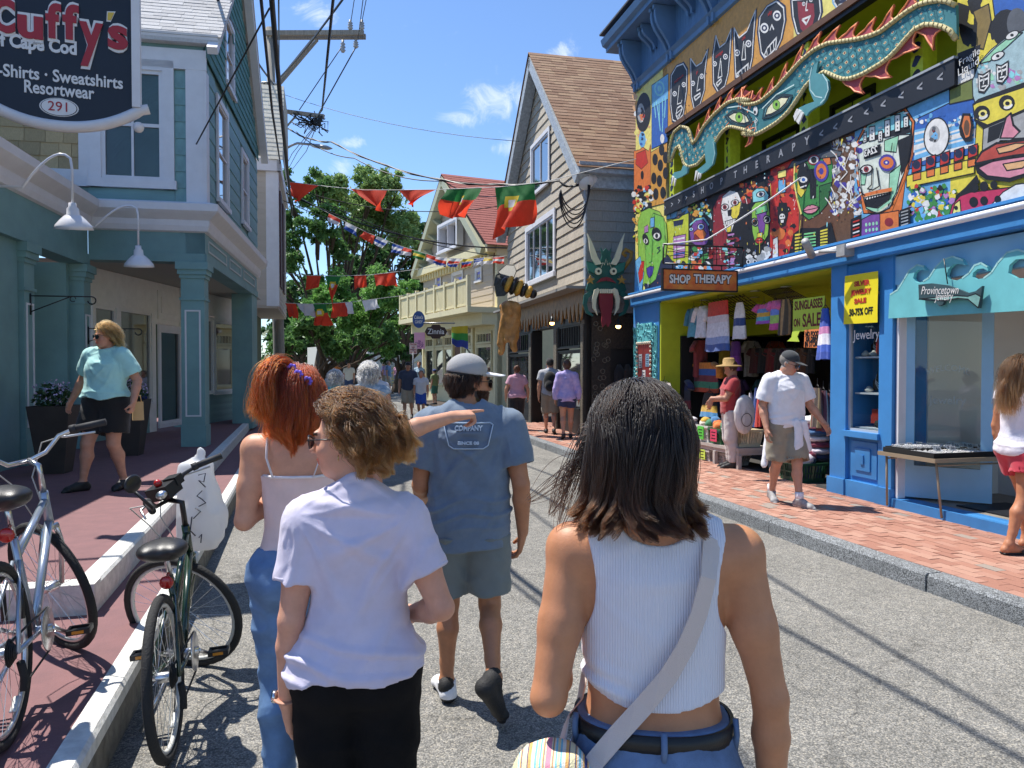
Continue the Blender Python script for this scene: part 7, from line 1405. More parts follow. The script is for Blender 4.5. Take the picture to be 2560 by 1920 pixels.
def tee_profile(fig,slack=.94,hipslack=1.0,bell=0.0):
 p=[list(r)for r in fig.prof];ch=max(r[3]for r in p if 1.2<r[0]<1.4);cy=max(r[4]for r in p if 1.2<r[0]<1.4)
 for r in p:
  if r[0]<1.26 and r[0]>.92:r[3]=max(r[3],ch*slack);r[4]=max(r[4],cy*slack*.96)
  if r[0]<=.92:r[3]=max(r[3],ch*slack*.98)*hipslack;r[4]=max(r[4],cy*.95)
  if r[0]<1.1:r[3]+=bell*(1.1-r[0]);r[4]+=bell*(1.1-r[0])
 p.insert(0,[.66,p[0][1],p[0][2],p[1][3],p[1][4]]);p[1]=[.79,p[2][1],p[2][2],p[2][3],p[2][4]]
 return p
def drape(P,a,seed):
 x,y,z=P.T;n=vnoise(P*6,seed+4);o=0
 for g in(-1,1):
  th=np.arctan2(1.36-z,g*x-.17+.0);r=np.hypot(1.36-z,x*g-.17);o=o+np.exp(-((r-.2)/.13)**2)*np.sin(th*11+n*5+seed).clip(0,1)**2*(np.abs(x)<.2)
 return-a*.5*o-a*.55*np.sin(z*88+x*16*(1 if seed%2 else-1)+n*9).clip(0,1)**1.5*np.exp(-((z-.97)/.075)**2)
def collar(fig,m,root,z=1.452,r=.066):
 dz=fig.J['shR'][2]-1.385;mb=MB();mb.tube([V3(r*cos(a),-.018+r*1.08*sin(a),z+dz-.022*sin(a))for a in np.linspace(0,2*pi,28,endpoint=False)],.0075,6,closed=True,flat=1.6);return mb.build('collar',m,root,True)
def shirt(fig,name,m,root,h=.008,grow=.013,hem=.86,hemn=(0,0,-1),hemx=0.0,sleeve=.55,sgrow=.024,neckz=1.5,neckr=.066,neckn=(0,.35,1),wr=.011,slack=.94,prof=None,seed=1,extra=None,full=False,bell=0.0,tint=None):
 lo,hi=fig.bounds(.2);lo[2]=.62
 hi[2]=max(1.62,max(fig.J['wrR'][2],fig.J['wrL'][2])+.1)
 S=SDF(lo,hi,h/fig.k);S.loft(prof or tee_profile(fig,slack,bell=bell),.03,grow=grow)
 if fig.sex=='f' and not fig.heavy:
  for g in(-1,1):S.ell((.07*g,.085,1.25),(.06+grow,.05+grow,.062+grow),.03)
 for g,k in((1,'R'),(-1,'L')):
  dz=fig.J['shR'][2]-1.385;S.cone((.02*g,-.03,1.455+dz),fig.J['sh'+k]+V3(-.03*g,-.01,.004),.042+grow,.05+grow,.03)
  S.cone((.05*g,-.025,1.40+dz),fig.J['sh'+k]+V3(-.02*g,-.005,-.02),.05+grow,.05+grow,.03)
 S.cut(lambda X,Y,Z:hem+hemx*X+.012*np.sin(X*17+seed)*1.0-Z+0*Y)
 if sleeve:
  T=SDF(lo,hi,h/fig.k)
  for k in 'RL':
   A=SDF(lo,hi,h/fig.k);sh,el,wrs=fig.J['sh'+k],fig.J['el'+k],fig.J['wr'+k];d=nrm(el-sh);f=fig.fat*(1 if fig.sex=='f' else 1.13)
   if full:
    fig.arm(A,k,grow=grow+.006);A.cut(cutplane(wrs,wrs-el))
   else:
    p=sh+(el-sh)*sleeve
    A.cone(sh+V3(0,0,-.005),sh*.45+el*.55,.056*f+grow,.047*f+sgrow,.02);A.cone(sh*.45+el*.55,el,.047*f+sgrow,.042*f+sgrow,.01)
    A.cut(cutplane(p,d))
    sl,X,Y,Z=A.sub(p-.12,p+.12);t=(X-p[0])*d[0]+(Y-p[1])*d[1]+(Z-p[2])*d[2]
    rr=np.sqrt(np.maximum((X-p[0]-t*d[0])**2+(Y-p[1]-t*d[1])**2+(Z-p[2]-t*d[2])**2,0))
    A.d[sl]=np.maximum(A.d[sl],-np.maximum(rr-(.046*f+sgrow-.011),-t-.035))
   T.d=np.minimum(T.d,A.d)
  hh=np.clip(.5+.5*(S.d-T.d)/.03,0,1);S.d=S.d*(1-hh)+T.d*hh-.03*hh*(1-hh)
 N0=fig.J['shR']*.5+fig.J['shL']*.5
 S.cut(cutplane((0,-.02,neckz),neckn))
 if neckr:
  X,Y,Z=S.grid();r=np.sqrt(X**2+((Y+.015)/1.08)**2)-neckr;S.d=np.maximum(S.d,-np.maximum(r,neckz-.085-Z)).astype(np.float32)
 if extra:extra(S)
 if wr:
  def f(P):
   z=P[:,2];low=np.clip((1.3-z)/.3,.25,1.0)
   return fold(P+P[:,[2,0,1]]*.5,wr*1.1,(4.5,4.5,7),seed)*low+fold(P-P[:,[2,0,1]]*.8,wr*.5,(13,13,5),seed+9)+drape(P,wr,seed)
  S.wrinkle(f)
 me,v=S.mesh(name);me.materials.append(m)
 if tint is not None:set_col(me,tint(v))
 o=link_mesh(name,me,root,True);return o
def bottoms(fig,name,m,root,h=.008,top=1.0,grow=.012,lgrow=.022,cut=None,wr=.008,seed=2,flare=0.0,crotch=.8,topx=0.0):
 """trousers (cut None) or shorts (cut = height of the leg hem above the ankle along the leg, in z)"""
 lo,hi=fig.bounds(.2);hi[2]=top+.06;lo[2]=min(lo[2],-.02)
 S=SDF(lo,hi,h/fig.k);S.loft([r for r in fig.prof if r[0]<top+.06],.03,grow=grow)
 for g in(-1,1):S.ell((.075*g,-.06,.875),(.085*fig.fat+grow,.075*fig.fat+grow,.085+grow),.04)
 for k in 'RL':
  A=SDF(lo,hi,h/fig.k);fig.leg(A,k,grow=lgrow,low=True)
  hp,kn,an=fig.J['hip'+k],fig.J['knee'+k],fig.J['ank'+k]
  if flare:
   A.cone(hp,kn*1.0,.088*fig.fat+lgrow,.06*fig.fat+lgrow+flare,.02)
  if cut is not None:
   d=nrm(kn-hp);t=(hp[2]-cut)/max(hp[2]-kn[2],.05);p=hp+(kn-hp)*t
   A.cut(cutplane(p,d))
   sl,X,Y,Z=A.sub(p-.16,p+.16);tt=(X-p[0])*d[0]+(Y-p[1])*d[1]+(Z-p[2])*d[2]
   rr=np.sqrt(np.maximum((X-p[0]-tt*d[0])**2+(Y-p[1]-tt*d[1])**2+(Z-p[2]-tt*d[2])**2,0))
   A.d[sl]=np.maximum(A.d[sl],-np.maximum(rr-(.068*fig.fat+lgrow+flare*.8-.012),-tt-.04))
  else:A.cut(cutplane(an+nrm(kn-an)*.02,an-kn))
  hh=np.clip(.5+.5*(S.d-A.d)/.025,0,1);S.d=S.d*(1-hh)+A.d*hh-.025*hh*(1-hh)
 S.cut(lambda X,Y,Z:Z-top-topx*X+0*Y)
 if wr:S.wrinkle(lambda P:fold(P+P[:,[2,0,1]]*.3,wr*1.5,(9,9,12),seed))
 me,v=S.mesh(name);me.materials.append(m);return link_mesh(name,me,root,True)
def shoe(fig,k,root,m,sole=None,h=.006,name='shoe',sandal=False):
 J=fig.J;an,to=J['ank'+k],J['toe'+k];lo=np.minimum(an,to)-.15;hi=np.maximum(an,to)+.15
 S=SDF(lo,hi,h);he=fig.foot(S,k,grow=.009);d=nrm(to-an)
 S.cut(cutplane(an+V3(0,0,.012)if abs(d[2])<.75 else an-d*.0,V3(0,0,1)if abs(d[2])<.75 else-nrm(he-to)*.6+V3(0,0,.6)))
 me,v=S.mesh(name);up=nrm(np.cross(np.cross(nrm(to-he),V3(0,0,1)),nrm(to-he)))
 me.materials.append(m)
 if sole:
  me.materials.append(sole);hgt=(v-he)@up;lim=-.012
  idx=np.array([int(all(hgt[i]<lim for i in p.vertices))for p in me.polygons],np.int32);me.polygons.foreach_set('material_index',idx)
 return link_mesh(name,me,root,True)
def tints(fig,v,skin,scalp=None,hairline=None,beard=None,lip=(1.0,.55,.52),bare=1.0):
 """skin tones over the body: redder lips, knees and elbows, hair-coloured scalp, eyes"""
 skin=np.array(C(skin)if isinstance(skin,str)else skin);c=np.tile(skin,(len(v),1));R=fig.headR();q=(v-fig.J['head'])@R
 near=np.linalg.norm(q,axis=1)<.2
 lips=near&(np.abs(q[:,0])<.024)&(q[:,1]>.082)&(np.abs(q[:,2]+.062)<.0125);c[lips]=skin*np.array(lip)
 for g in(-1,1):
  e=np.linalg.norm(q-np.array((.031*g,.0905,.0)),axis=1);c[(e<.0085)]=(.75,.72,.7);c[e<.005]=(.05,.03,.02)
  br=near&(np.abs(q[:,0]-.031*g)<.02)&(q[:,1]>.07)&(np.abs(q[:,2]-.024+(q[:,0]*g-.03)**2*8)<.0045)
  if scalp is not None:c[br]=np.array(scalp)*1.2
  ck=np.exp(-(np.linalg.norm(q-np.array((.042*g,.075,-.035)),axis=1)/.03)**2);c*=(1-.12*ck[:,None]*np.array((0,1,1)))
 if scalp is not None:
  hl=np.interp(q[:,1],[-.13,-.05,-.01,.02,.05,.075],[-.085,-.075,-.04,.02,.06,.088]);s=near&(q[:,2]>hl)&(np.abs(q[:,0])<.085);c[s]=np.array(scalp)
 if beard is not None:
  b=near&(q[:,1]>.0)&(q[:,2]<-.038)&(q[:,2]>-.13)&~lips&((q[:,2]<-.07)|(np.abs(q[:,0])>.03)|(q[:,2]<-.045));c[b]=np.array(beard)
 return c
def person(label,fig,loc,rotz,h=.008,fine=True,skin='#c98f72',scalp=None,beard=None,group=None,feet=True,tintf=None):
 me,v=fig.body(h,fine,feet);c=tints(fig,v,skin,scalp,beard=beard)
 if tintf:tintf(v,c)
 set_col(me,c);me.materials.append(skin_mat());o=link_mesh('person',me);o.location=loc;o.rotation_euler=(0,0,rotz);o.scale=(fig.k,)*3
 tag(o,label,'person',group);fig.root=o;return o
def hair(fig,root,n,m,length,comb,grav=.35,steps=14,rad=.0008,tone=('#1a100b','#1a100b'),lift=.25,clump=.55,nclump=160,tpow=1.5,wave=(0,2.0),thick=.02,seed=0,part=0.0,wind=(0,0,0),hl=None,flip=None,name='hair',keep=None,noise=.12,rootf=None,shoulders=True):
 rg=np.random.default_rng(seed);R=fig.headR();c0=np.array((0,-.018,.035));r0=np.array((.076,.096,.086))
 if rootf is not None:q=rootf(rg,n)
 else:
  q=rg.normal(size=(n*5,3));q/=np.linalg.norm(q,axis=1)[:,None];q=c0+q*r0
  zl=np.interp(q[:,1],*(hl or([-.13,-.06,-.01,.02,.045,.07],[-.095,-.085,-.045,.02,.055,.088])))
  ok=q[:,2]>zl
  if keep is not None:ok&=keep(q)
  q=q[ok][:n]
 n=len(q);nr=(q-c0)/r0**2;nr/=np.linalg.norm(nr,axis=1)[:,None]
 cv=comb(q);cv=cv-nr*(cv*nr).sum(1)[:,None]*.9;cv/=np.maximum(np.linalg.norm(cv,axis=1)[:,None],1e-6)
 d=(cv+nr*lift)@R.T;d/=np.linalg.norm(d,axis=1)[:,None]
 pos=q@R.T+fig.J['head'];lay=rg.random(n)**.7*thick+.003
 ln=length(q)*(1+.12*rg.normal(size=n).clip(-1.5,1.5));ln=np.maximum(ln,.01)
 g=np.array((0,0,-1.0));wv=np.array(wind,float);out=[pos.copy()]
 cols=[(c0,r0,R),(np.array((0,.03,-.03)),np.array((.062,.064,.086)),R),(np.array((0,-.02,-.12)),np.array((.056,.058,.08)),R)]
 nz=rg.normal(size=(n,3))*noise
 for s in range(steps-1):
  t=s/(steps-1);step=ln/(steps-1)
  d=d+g*grav*(.35+1.2*t)+nz*(.5+t)*.5+wv*t
  if flip is not None:d=d+flip(pos-fig.J['head'],t)
  d/=np.linalg.norm(d,axis=1)[:,None];pos=pos+d*step[:,None]
  for cc,rr,RR in cols:
   l=(pos-fig.J['head'])@RR-cc;re=rr[None,:]+lay[:,None];k=np.linalg.norm(l/re,axis=1);ins=k<1
   l2=l/np.maximum(k,.05)[:,None];pos=np.where(ins[:,None],(l2+cc)@RR.T+fig.J['head'],pos)
  if shoulders:
   for sg in('shR','shL'):
    a=np.array((0,-.02,1.40));b=fig.J[sg];ab=b-a;tt=np.clip(((pos-a)@ab)/(ab@ab),0,1);qn=a+tt[:,None]*ab;dl=pos-qn;k=np.linalg.norm(dl,axis=1)
    rr_=.075+lay*.3;pos=np.where((k<rr_)[:,None],qn+dl/np.maximum(k,1e-4)[:,None]*rr_[:,None],pos)
  out.append(pos.copy())
 P=np.stack(out,1)
 if clump:
  gi=rg.choice(n,min(nclump,n),replace=False);own=np.zeros(n,int)
  for a in range(0,n,2000):own[a:a+2000]=((q[a:a+2000,None,:]-q[None,gi,:])**2).sum(2).argmin(1)
  t=np.linspace(0,1,steps)[None,:,None];Gd=P[gi][own];same=(P-Gd);P=P*(1-clump*t**1.3)+(Gd+same[:,:1]*.12)*clump*t**1.3
  ph=rg.random(len(gi))[own]*6.28;ph2=rg.random(len(gi))[own]*6.28
 else:ph=rg.random(n)*6.28;ph2=ph+2
 if wave[0]:
  t=np.linspace(0,1,steps)[None,:];a=wave[0]*np.sqrt(t)*(ln/ln.mean())[:,None];f=wave[1]*6.28
  side=np.stack([np.cos(ph2),np.sin(ph2),0*ph2],1);P=P+(np.sin(f*t+ph[:,None])*a)[:,:,None]*side[:,None,:]+(np.cos(f*t+ph[:,None])*a*.6)[:,:,None]*np.array((0,0,1.0))
 ca,cb=np.array(C(tone[0])),np.array(C(tone[1]));t=np.linspace(0,1,steps)[None,:,None]**tpow;rt=(rg.random(n)*.5+.75)[:,None,None]
 tones=(ca*(1-t)+cb*t)*rt
 return strands(name,P,rad/fig.k,tones,m,root)
def solid_hair(fig,root,m,h=.012,grow=.015,down=-.06,back=.0,bun=None,name='hair',front=.075,wr=.006):
 """hair of a small far figure: one shaggy surface over the scalp"""
 c=fig.J['head'];S=SDF(c-.3,c+.3,h);R=fig.headR()
 S.ell(fig.hp((0,-.022,.038)),(.078+grow,.097+grow,.087+grow),.02,R)
 if down<-.07:S.ell(fig.hp((0,-.035-back,down*.5)),(.075+grow,.06+grow,abs(down)*.62),.04,R)
 if bun:S.ell(fig.hp(bun[0]),(bun[1],)*3,.01)
 X,Y,Z=S.grid();qx,qy,qz=[sum(((X,Y,Z)[i]-c[i])*R[i][j]for i in range(3))for j in range(3)]
 S.d=np.maximum(S.d,np.minimum(qy-.02,.085*0+(qy-(front-.11)-(qz-.03)*.9)));S.d=np.maximum(S.d,down-qz)
 S.wrinkle(lambda P:fold(P,wr,(38,38,12),4))
 me,v=S.mesh(name);me.materials.append(m);return link_mesh(name,me,root,True)
def cap(fig,root,m,h=.005,brimm=None,back=False,buckle=None):
 c=fig.J['head'];R=fig.headR();S=SDF(c-.25,c+.25,h);P=fig.hp
 S.ell(P((0,-.014,.062)),(.086,.104,.083),.005,R)
 X,Y,Z=S.grid();q=[sum(((X,Y,Z)[i]-c[i])*R[i][j]for i in range(3))for j in range(3)]
 S.d=np.maximum(S.d,.038-q[1]*.12-q[2])
 me,v=S.mesh('cap');me.materials.append(m);o=link_mesh('cap',me,root,True)
 B=SDF(c-.3,c+.3,h*.7);B.ell(P((0,.115,.048)),(.076,.085,.022),.0,R);X,Y,Z=B.grid();q=[sum(((X,Y,Z)[i]-c[i])*R[i][j]for i in range(3))for j in range(3)]
 bend=q[2]-.052+q[0]**2*3.2+(q[1]-.1)*.12;B.d=np.maximum(np.maximum(B.d,np.abs(bend)-.0045),.06-q[1])
 me,v=B.mesh('brim');me.materials.append(brimm or m);b=link_mesh('brim',me,o,True);return o
def glasses(fig,root,m,lens,w=.052,hgt=.04):
 Mh=np.eye(4);Mh[:3,:3]=fig.headR();Mh[:3,3]=fig.J['head'];M=Matrix(Mh.tolist());mb=MB().mat(m);ob=MB().mat(lens)
 for g in(-1,1):
  ring=[(g*(.033+w/2*cos(a)),.108-.012*abs(cos(a))*(1 if cos(a)*1>0 else.2),-.002+hgt/2*sin(a))for a in np.linspace(0,2*pi,16,endpoint=False)]
  mb.tube(ring,.0022,6,closed=True,M=M);ob.add(ring,[tuple(range(16))],M)
  mb.tube([(g*.06,.1,.006),(g*.078,.05,.008),(g*.081,.0,.006),(g*.079,-.012,-.01)],.0022,6,M=M)
 mb.tube([(-.008,.108,.004),(0,.111,.008),(.008,.108,.004)],.0022,6,M=M)
 o=mb.build('glasses',None,root,True);ob.build('lens',None,o,True);return o
VIEW=radians(-15.2)
def spot(px,d,z=0.0):
 p=U(px,384,d);return Vector((p.x,p.y,z))
lav=fab('lavender_cotton','#cfc9db');blk=mat('black_denim',(.008,.008,.009),.9,var=.3,bump=.3,bscale=300,spec=.15)
fa=Fig(1.64,'f',shR=(.142,-.01,1.335),shL=(-.142,-.01,1.335),elL=(-.182,-.05,1.055),wrL=(-.205,-.0,.80),hdL=(.04,.3,-1),pnL=(1,.2,0),cuL=.55,elR=(.25,-.06,1.08),wrR=(.15,.14,1.0),hdR=(-1,.5,-.1),pnR=(0,1,0),head=(-.025,.0,1.575),hyaw=radians(-72),hpitch=radians(4),htilt=radians(-2))
for r in fa.prof:
 if r[0]>.98:r[3]*=.9
pa=person('person in a lavender T-shirt and black trousers with wavy brown hair, looking left',fa,spot(356,2.17),VIEW+radians(6),h=.005,skin='#cf9a80',scalp=C('#3a2412'))
shirt(fa,'tee_shirt',lav,pa,h=.0055,grow=.014,hem=.9,hemx=.1,sleeve=.6,sgrow=.015,slack=.86,wr=.018,seed=3,neckz=1.485,neckr=.057,bell=.09);collar(fa,lav,pa,1.452,.06)
for k in 'RL':
 sh,el=fa.J['sh'+k],fa.J['el'+k];p=sh+(el-sh)*.585;d=nrm(el-sh);x=nrm(np.cross(d,(0,1,0)));y=np.cross(d,x)
 mb=MB();mb.tube([p+(x*cos(a)+y*sin(a))*.0625 for a in np.linspace(0,2*pi,24,endpoint=False)],.0075,6,closed=True);c=mb.build('rolled_cuff',lav,pa,True)
bottoms(fa,'trousers',blk,pa,h=.007,top=.95,topx=.1,grow=.0035,lgrow=.022,wr=.006,seed=5)
hmA=hair_mat('brown_hair','#6b4322',.32,.3)
backA=fa.headR()@np.array((0,-1,.0))
def combA(q):
 x,y,z=q.T;return np.stack([x*4,-1.3+0*x,.35-3*np.clip(-z,0,1)],1)
hair(fa,pa,9500,hmA,lambda q:np.where(q[:,1]>.02,.15,np.where(q[:,2]<0,.075,.125)),combA,grav=.42,steps=18,rad=.0009,tone=('#241308','#66411d'),lift=.3,clump=.72,nclump=140,wave=(.0125,1.3),thick=.03,seed=11,noise=.14,wind=tuple(backA*.24),hl=([-.13,-.06,-.02,.0,.03,.07],[-.095,-.085,-.05,.03,.06,.086]),flip=lambda p,t:np.stack([.5*t*t*(p[:,2]<-.08),-.2*t*(p[:,2]<-.08),.8*t*t*(p[:,2]<-.1)],1))
glasses(fa,pa,dark_plastic,mat('smoked_lens',(.05,.03,.04),.08,spec=.8),.05,.038)
mb=MB();e=fa.hp((-.082,-.004,-.047));mb.tube([e+np.array((0,.008*cos(a),.008*sin(a)))for a in np.linspace(0,2*pi,14,endpoint=False)],.0014,5,closed=True);mb.build('hoop_earring',mat('gold',(.8,.55,.25),.25,metal=1),pa,True)
w,el=fa.J['wrL'],fa.J['elL'];d=nrm(w-el);x=nrm(np.cross(d,(0,1,0)));y=np.cross(d,x)
p=w-d*.012;mb=MB().mat(mat('tan_strap','#c08a6e',.6,var=.2,vscale=90));mb.tube([p+(x*cos(a)+y*sin(a))*.031+d*s for s in(0,)for a in np.linspace(0,2*pi,22,endpoint=False)],.0115,8,closed=True,flat=.35)
wt=mb.build('watch',None,pa,True);mb=MB();mb.lathe([(0,.012),(.017,.012),(.019,.006),(.019,0)],18,Matrix.Translation(p-x*.031)@Matrix.Rotation(-pi/2,4,'Y'));mb.build('watch_face',mat('steel',(.6,.6,.62),.2,metal=1),wt,True)
cami=fab('pale_pink_jersey','#e6cdc6');jean=mat('blue_denim','#5f7fa6',.85,var=.25,vscale=8,bump=.3,bscale=300)
fb=Fig(1.72,'f',shR=(.155,-.01,1.385),elR=(.385,.13,1.435),wrR=(.60,.25,1.49),hdR=(1,.38,.12),pnR=(0,.3,-1),cuR=.5,ptR=1,elL=(-.2,-.05,1.11),wrL=(-.1,.17,1.2),hdL=(.6,.8,.4),pnL=(.6,-.6,0),cuL=.6,head=(.0,.0,1.575),hyaw=radians(8),hpitch=radians(0),kneeL=(-.09,.06,.48),ankL=(-.09,.02,.085),toeL=(-.1,.17,.03),kneeR=(.08,-.01,.48),ankR=(.085,-.13,.1),toeR=(.09,.01,.03))
pb=person('red-haired person with a ponytail, pale camisole and blue jeans, pointing to the right',fb,spot(299,3.02),VIEW+radians(4),h=.0075,fine=False,skin='#cb9679',scalp=C('#7a2c0c'))
def camicut(S):
 X,Y,Z=S.grid();lim=np.where(Y<.02,1.285+.0*X,1.30);S.d=np.maximum(S.d,np.minimum(Z-lim,1.0)).astype(np.float32)
shirt(fb,'camisole',cami,pb,h=.007,grow=.006,hem=.93,sleeve=None,neckz=1.6,neckr=0,wr=.004,slack=.8,prof=fb.prof,extra=camicut)
for g in(-1,1):
 mb=MB().mat(fab('white_strap','#e8e2e2'));mb.tube([(.075*g,-.118,1.285),(.1*g,-.112,1.36),(.105*g,-.075,1.425),(.1*g,-.0,1.452),(.095*g,.06,1.42),(.085*g,.11,1.34)],.009,6,flat=.3);mb.build('strap',None,pb,True)
mb=MB().mat(MATS['white_strap']);mb.tube([(-.128,-.05,1.287),(-.08,-.115,1.287),(0,-.126,1.287),(.08,-.115,1.287),(.128,-.05,1.287)],.006,6);mb.build('trim',None,pb,True)
bottoms(fb,'jeans',jean,pb,h=.009,top=1.0,grow=.012,lgrow=.024,wr=.012,seed=8)
for k in 'RL':shoe(fb,k,pb,mat('white_leather',(.7,.7,.7),.5))
hmB=hair_mat('red_hair','#b5420f',.3,.3)
hair(fb,pb,5200,hmB,lambda q:.2+np.clip(q[:,2],0,.1)*.5,lambda q:np.stack([q[:,0]*6,-.5+0*q[:,0],-.6+0*q[:,0]],1),grav=.75,steps=15,rad=.0011,tone=('#5c1c05','#8c330c'),lift=.12,clump=.62,nclump=130,wave=(.011,1.2),thick=.025,seed=21,flip=lambda p,t:np.stack([-1.2*t*t*np.sign(p[:,0])*(p[:,2]<-.1),0.9*t*t*(p[:,2]<-.1),0*p[:,0]],1),shoulders=False,noise=.08)
def ponyroot(rg,n):
 a=rg.normal(size=(n,3))*.012;return np.array((-.035,-.06,.135))+a
hair(fb,pb,2600,hmB,lambda q:.25+0*q[:,0],lambda q:np.stack([-.45+4*(q[:,0]+.035),-.6+0*q[:,0],.8+0*q[:,0]],1),grav=.55,steps=15,rad=.0011,tone=('#5a1c05','#8c370d'),lift=.75,clump=.5,nclump=60,wave=(.014,1.3),thick=.034,seed=22,rootf=ponyroot,noise=.13,name='ponytail',shoulders=False)
fl=mat('violet_petal','#7a5fd0',.6,rnd=.3,var=.4,vscale=60)
for q in((.0,-.07,.123),(.03,-.09,.1),(.065,-.085,.075)):
 c=fb.hp(q);mb=MB();mb.smooth=True
 for j in range(7):
  a=j*.9;mb.ball(c+np.array((.013*cos(a),-.012,.013*sin(a))),(.009,.004,.007),6)
 mb.build('hair_flower',fl,pb,True)
btee=fab('faded_blue_cotton','#68788a',var=.12);gsh=fab('grey_shorts','#6f7777')
fc=Fig(1.775,'m',shR=(.19,-.01,1.37),shL=(-.19,-.01,1.37),elL=(-.235,-.0,1.08),wrL=(-.235,.22,.97),hdL=(.2,1,-.3),elR=(.25,-.06,1.09),wrR=(.262,.015,.845),hdR=(-.12,.25,-1),pnR=(-1,.2,0),cuR=.75,head=(.0,.03,1.575),hyaw=radians(62),hpitch=radians(2),hipL=(-.09,0,.89),kneeL=(-.105,.09,.48),ankL=(-.115,.07,.085),toeL=(-.155,.21,.03),kneeR=(.1,.02,.485),ankR=(.115,-.285,.245),toeR=(.145,-.235,.075))
pc=person('bearded person in a grey cap, faded blue T-shirt and grey shorts walking away',fc,spot(469,3.85),VIEW+radians(2),h=.0075,skin='#b27a58',scalp=(.02,.012,.008),beard=(.035,.018,.01))
shirt(fc,'tee_shirt',btee,pc,h=.007,grow=.022,hem=.79,sleeve=.68,sgrow=.034,slack=.93,wr=.018,seed=6,neckz=1.5,neckr=.072);collar(fc,btee,pc,1.45,.074)
bottoms(fc,'shorts',gsh,pc,h=.008,top=.84,grow=.006,lgrow=.022,cut=.56,flare=.02,wr=.012,seed=4)
cap(fc,pc,mat('grey_mesh','#a4a3a3',.9,var=.05,bump=.4,bscale=800),brimm=mat('light_grey_brim','#dcdcde',.8))
hmC=hair_mat('dark_brown_hair','#1a0f09',.35)
hair(fc,pc,2600,hmC,lambda q:.045+0*q[:,0],lambda q:np.stack([0*q[:,0],-.6+0*q[:,0],-.8+0*q[:,0]],1),grav=.3,steps=7,rad=.0011,tone=('#160d08','#2a170c'),lift=.25,clump=.3,thick=.012,seed=5,keep=lambda q:(q[:,2]<.045))
def beardroot(rg,n):
 x=rg.uniform(-.06,.06,n);z=rg.uniform(-.12,-.03,n);y=.098-np.abs(x)**1.6*6.5-np.clip(-.09-z,0,1)*1.0;ok=(np.abs(x)>.026)|(z<-.074);return np.stack([x,y,z],1)[ok]-np.array((0,.012,0))
hair(fc,pc,3200,hmC,lambda q:.032+0*q[:,0],lambda q:np.stack([q[:,0]*5,.5+0*q[:,0],-1+0*q[:,0]],1),grav=.3,steps=6,rad=.0011,tone=('#1f120a','#3a2112'),lift=.3,clump=.2,thick=.01,seed=6,rootf=beardroot,name='beard')
glasses(fc,pc,dark_plastic,mat('dark_lens',(.01,.01,.012),.08,spec=.8))
wsh=mat('white_knit',(.78,.78,.8),.7,var=.1,vscale=60);bsh=mat('black_rubber',(.012,.012,.013),.7,bump=.4,bscale=150)
for k in 'LR':
 o=shoe(fc,k,pc,wsh if k=='L' else bsh,bsh,h=.0055)
 J=fc.J;a,t=J['ank'+k],J['toe'+k]
 mb=MB().mat(bsh);c=a+(V3(0,-.02,-.01)if k=='L' else V3(0,.01,.0));mb.ball(c,(.043,.052,.05),14);mb.build('sock_collar',None,o,True)
prn=mat('pale_print','#b9c9d8',.8);nb=0
def back_pt(f,x,z,off=.0):
 p=np.array(tee_profile(f,.93));rx=np.interp(z,p[:,0],p[:,3])+.022;ry=np.interp(z,p[:,0],p[:,4])+.022;cy=np.interp(z,p[:,0],p[:,2]);q=max(0.0,1-abs(x/rx)**2.3)**(1/2.3);return V3(x,cy-ry*q-off,z)
badge=[(-.088,1.395),(-.1,1.385),(-.08,1.29),(-.06,1.275),(.06,1.275),(.08,1.29),(.1,1.385),(.088,1.395)]
pts=[]
for i in range(len(badge)):
 a,b=badge[i],badge[(i+1)%len(badge)]
 for t in np.linspace(0,1,6,endpoint=False):pts.append(back_pt(fc,(a[0]+(b[0]-a[0])*t)*1.15,a[1]+(b[1]-a[1])*t-.005,.012))
mb=MB();mb.tube(pts,.005,6,closed=True,flat=.6);mb.build('badge_outline',prn,pc,True)
for(s,zz,wd,z0)in(('COMPANY',.032,.13,1.365),('SINCE 08',.02,.1,1.297)):
 Mx=Matrix.Translation(back_pt(fc,0,z0,.017))@basis(Vector((1,0,0)),Vector((0,0,1)),Vector((0,-1,0))).to_4x4();lettering(s,zz,Mx,prn,pc,width=wd,offset=.001,extrude=.006,local=True)
def rib_mat():
 m=mat('white_rib','#dddce4',.85,sheen=.2);t=m.node_tree;L=t.links.new;b=[n for n in t.nodes if n.type=='BSDF_PRINCIPLED'][0]
 tcn=N(t,'ShaderNodeTexCoord');wv=N(t,'ShaderNodeTexWave',Scale=62.0,Distortion=.4,wave_type='BANDS',bands_direction='X');wv.inputs['Detail'].default_value=1;L(tcn.outputs['Object'],wv.inputs['Vector'])
 bp=N(t,'ShaderNodeBump',Strength=.55,Distance=.002);L(wv.outputs['Fac'],bp.inputs['Height']);L(bp.outputs[0],b.inputs['Normal']);return m
rib=rib_mat();jean2=mat('washed_denim','#62799b',.85,var=.35,vscale=9,bump=.3,bscale=320)
fd=Fig(1.665,'f',shR=(.165,-.01,1.385),shL=(-.165,-.01,1.385),elL=(-.21,-.085,1.105),wrL=(-.185,.13,1.14),hdL=(.3,.9,.2),pnL=(1,0,.2),cuL=.6,elR=(.228,-.03,1.10),wrR=(.24,.0,.855),hdR=(-.05,.2,-1),cuR=.5,head=(-.035,.01,1.585),hyaw=radians(-14),hpitch=radians(3))
fd.fat=.93
for r in fd.prof:
 if.98<r[0]<1.2:r[3]*=1.05
pd=person('person with a dark bob in a cropped white ribbed tank top and black belt',fd,spot(654,1.52),VIEW+radians(-6),h=.0055,fine=False,skin='#b9805c',scalp=(.012,.008,.006))
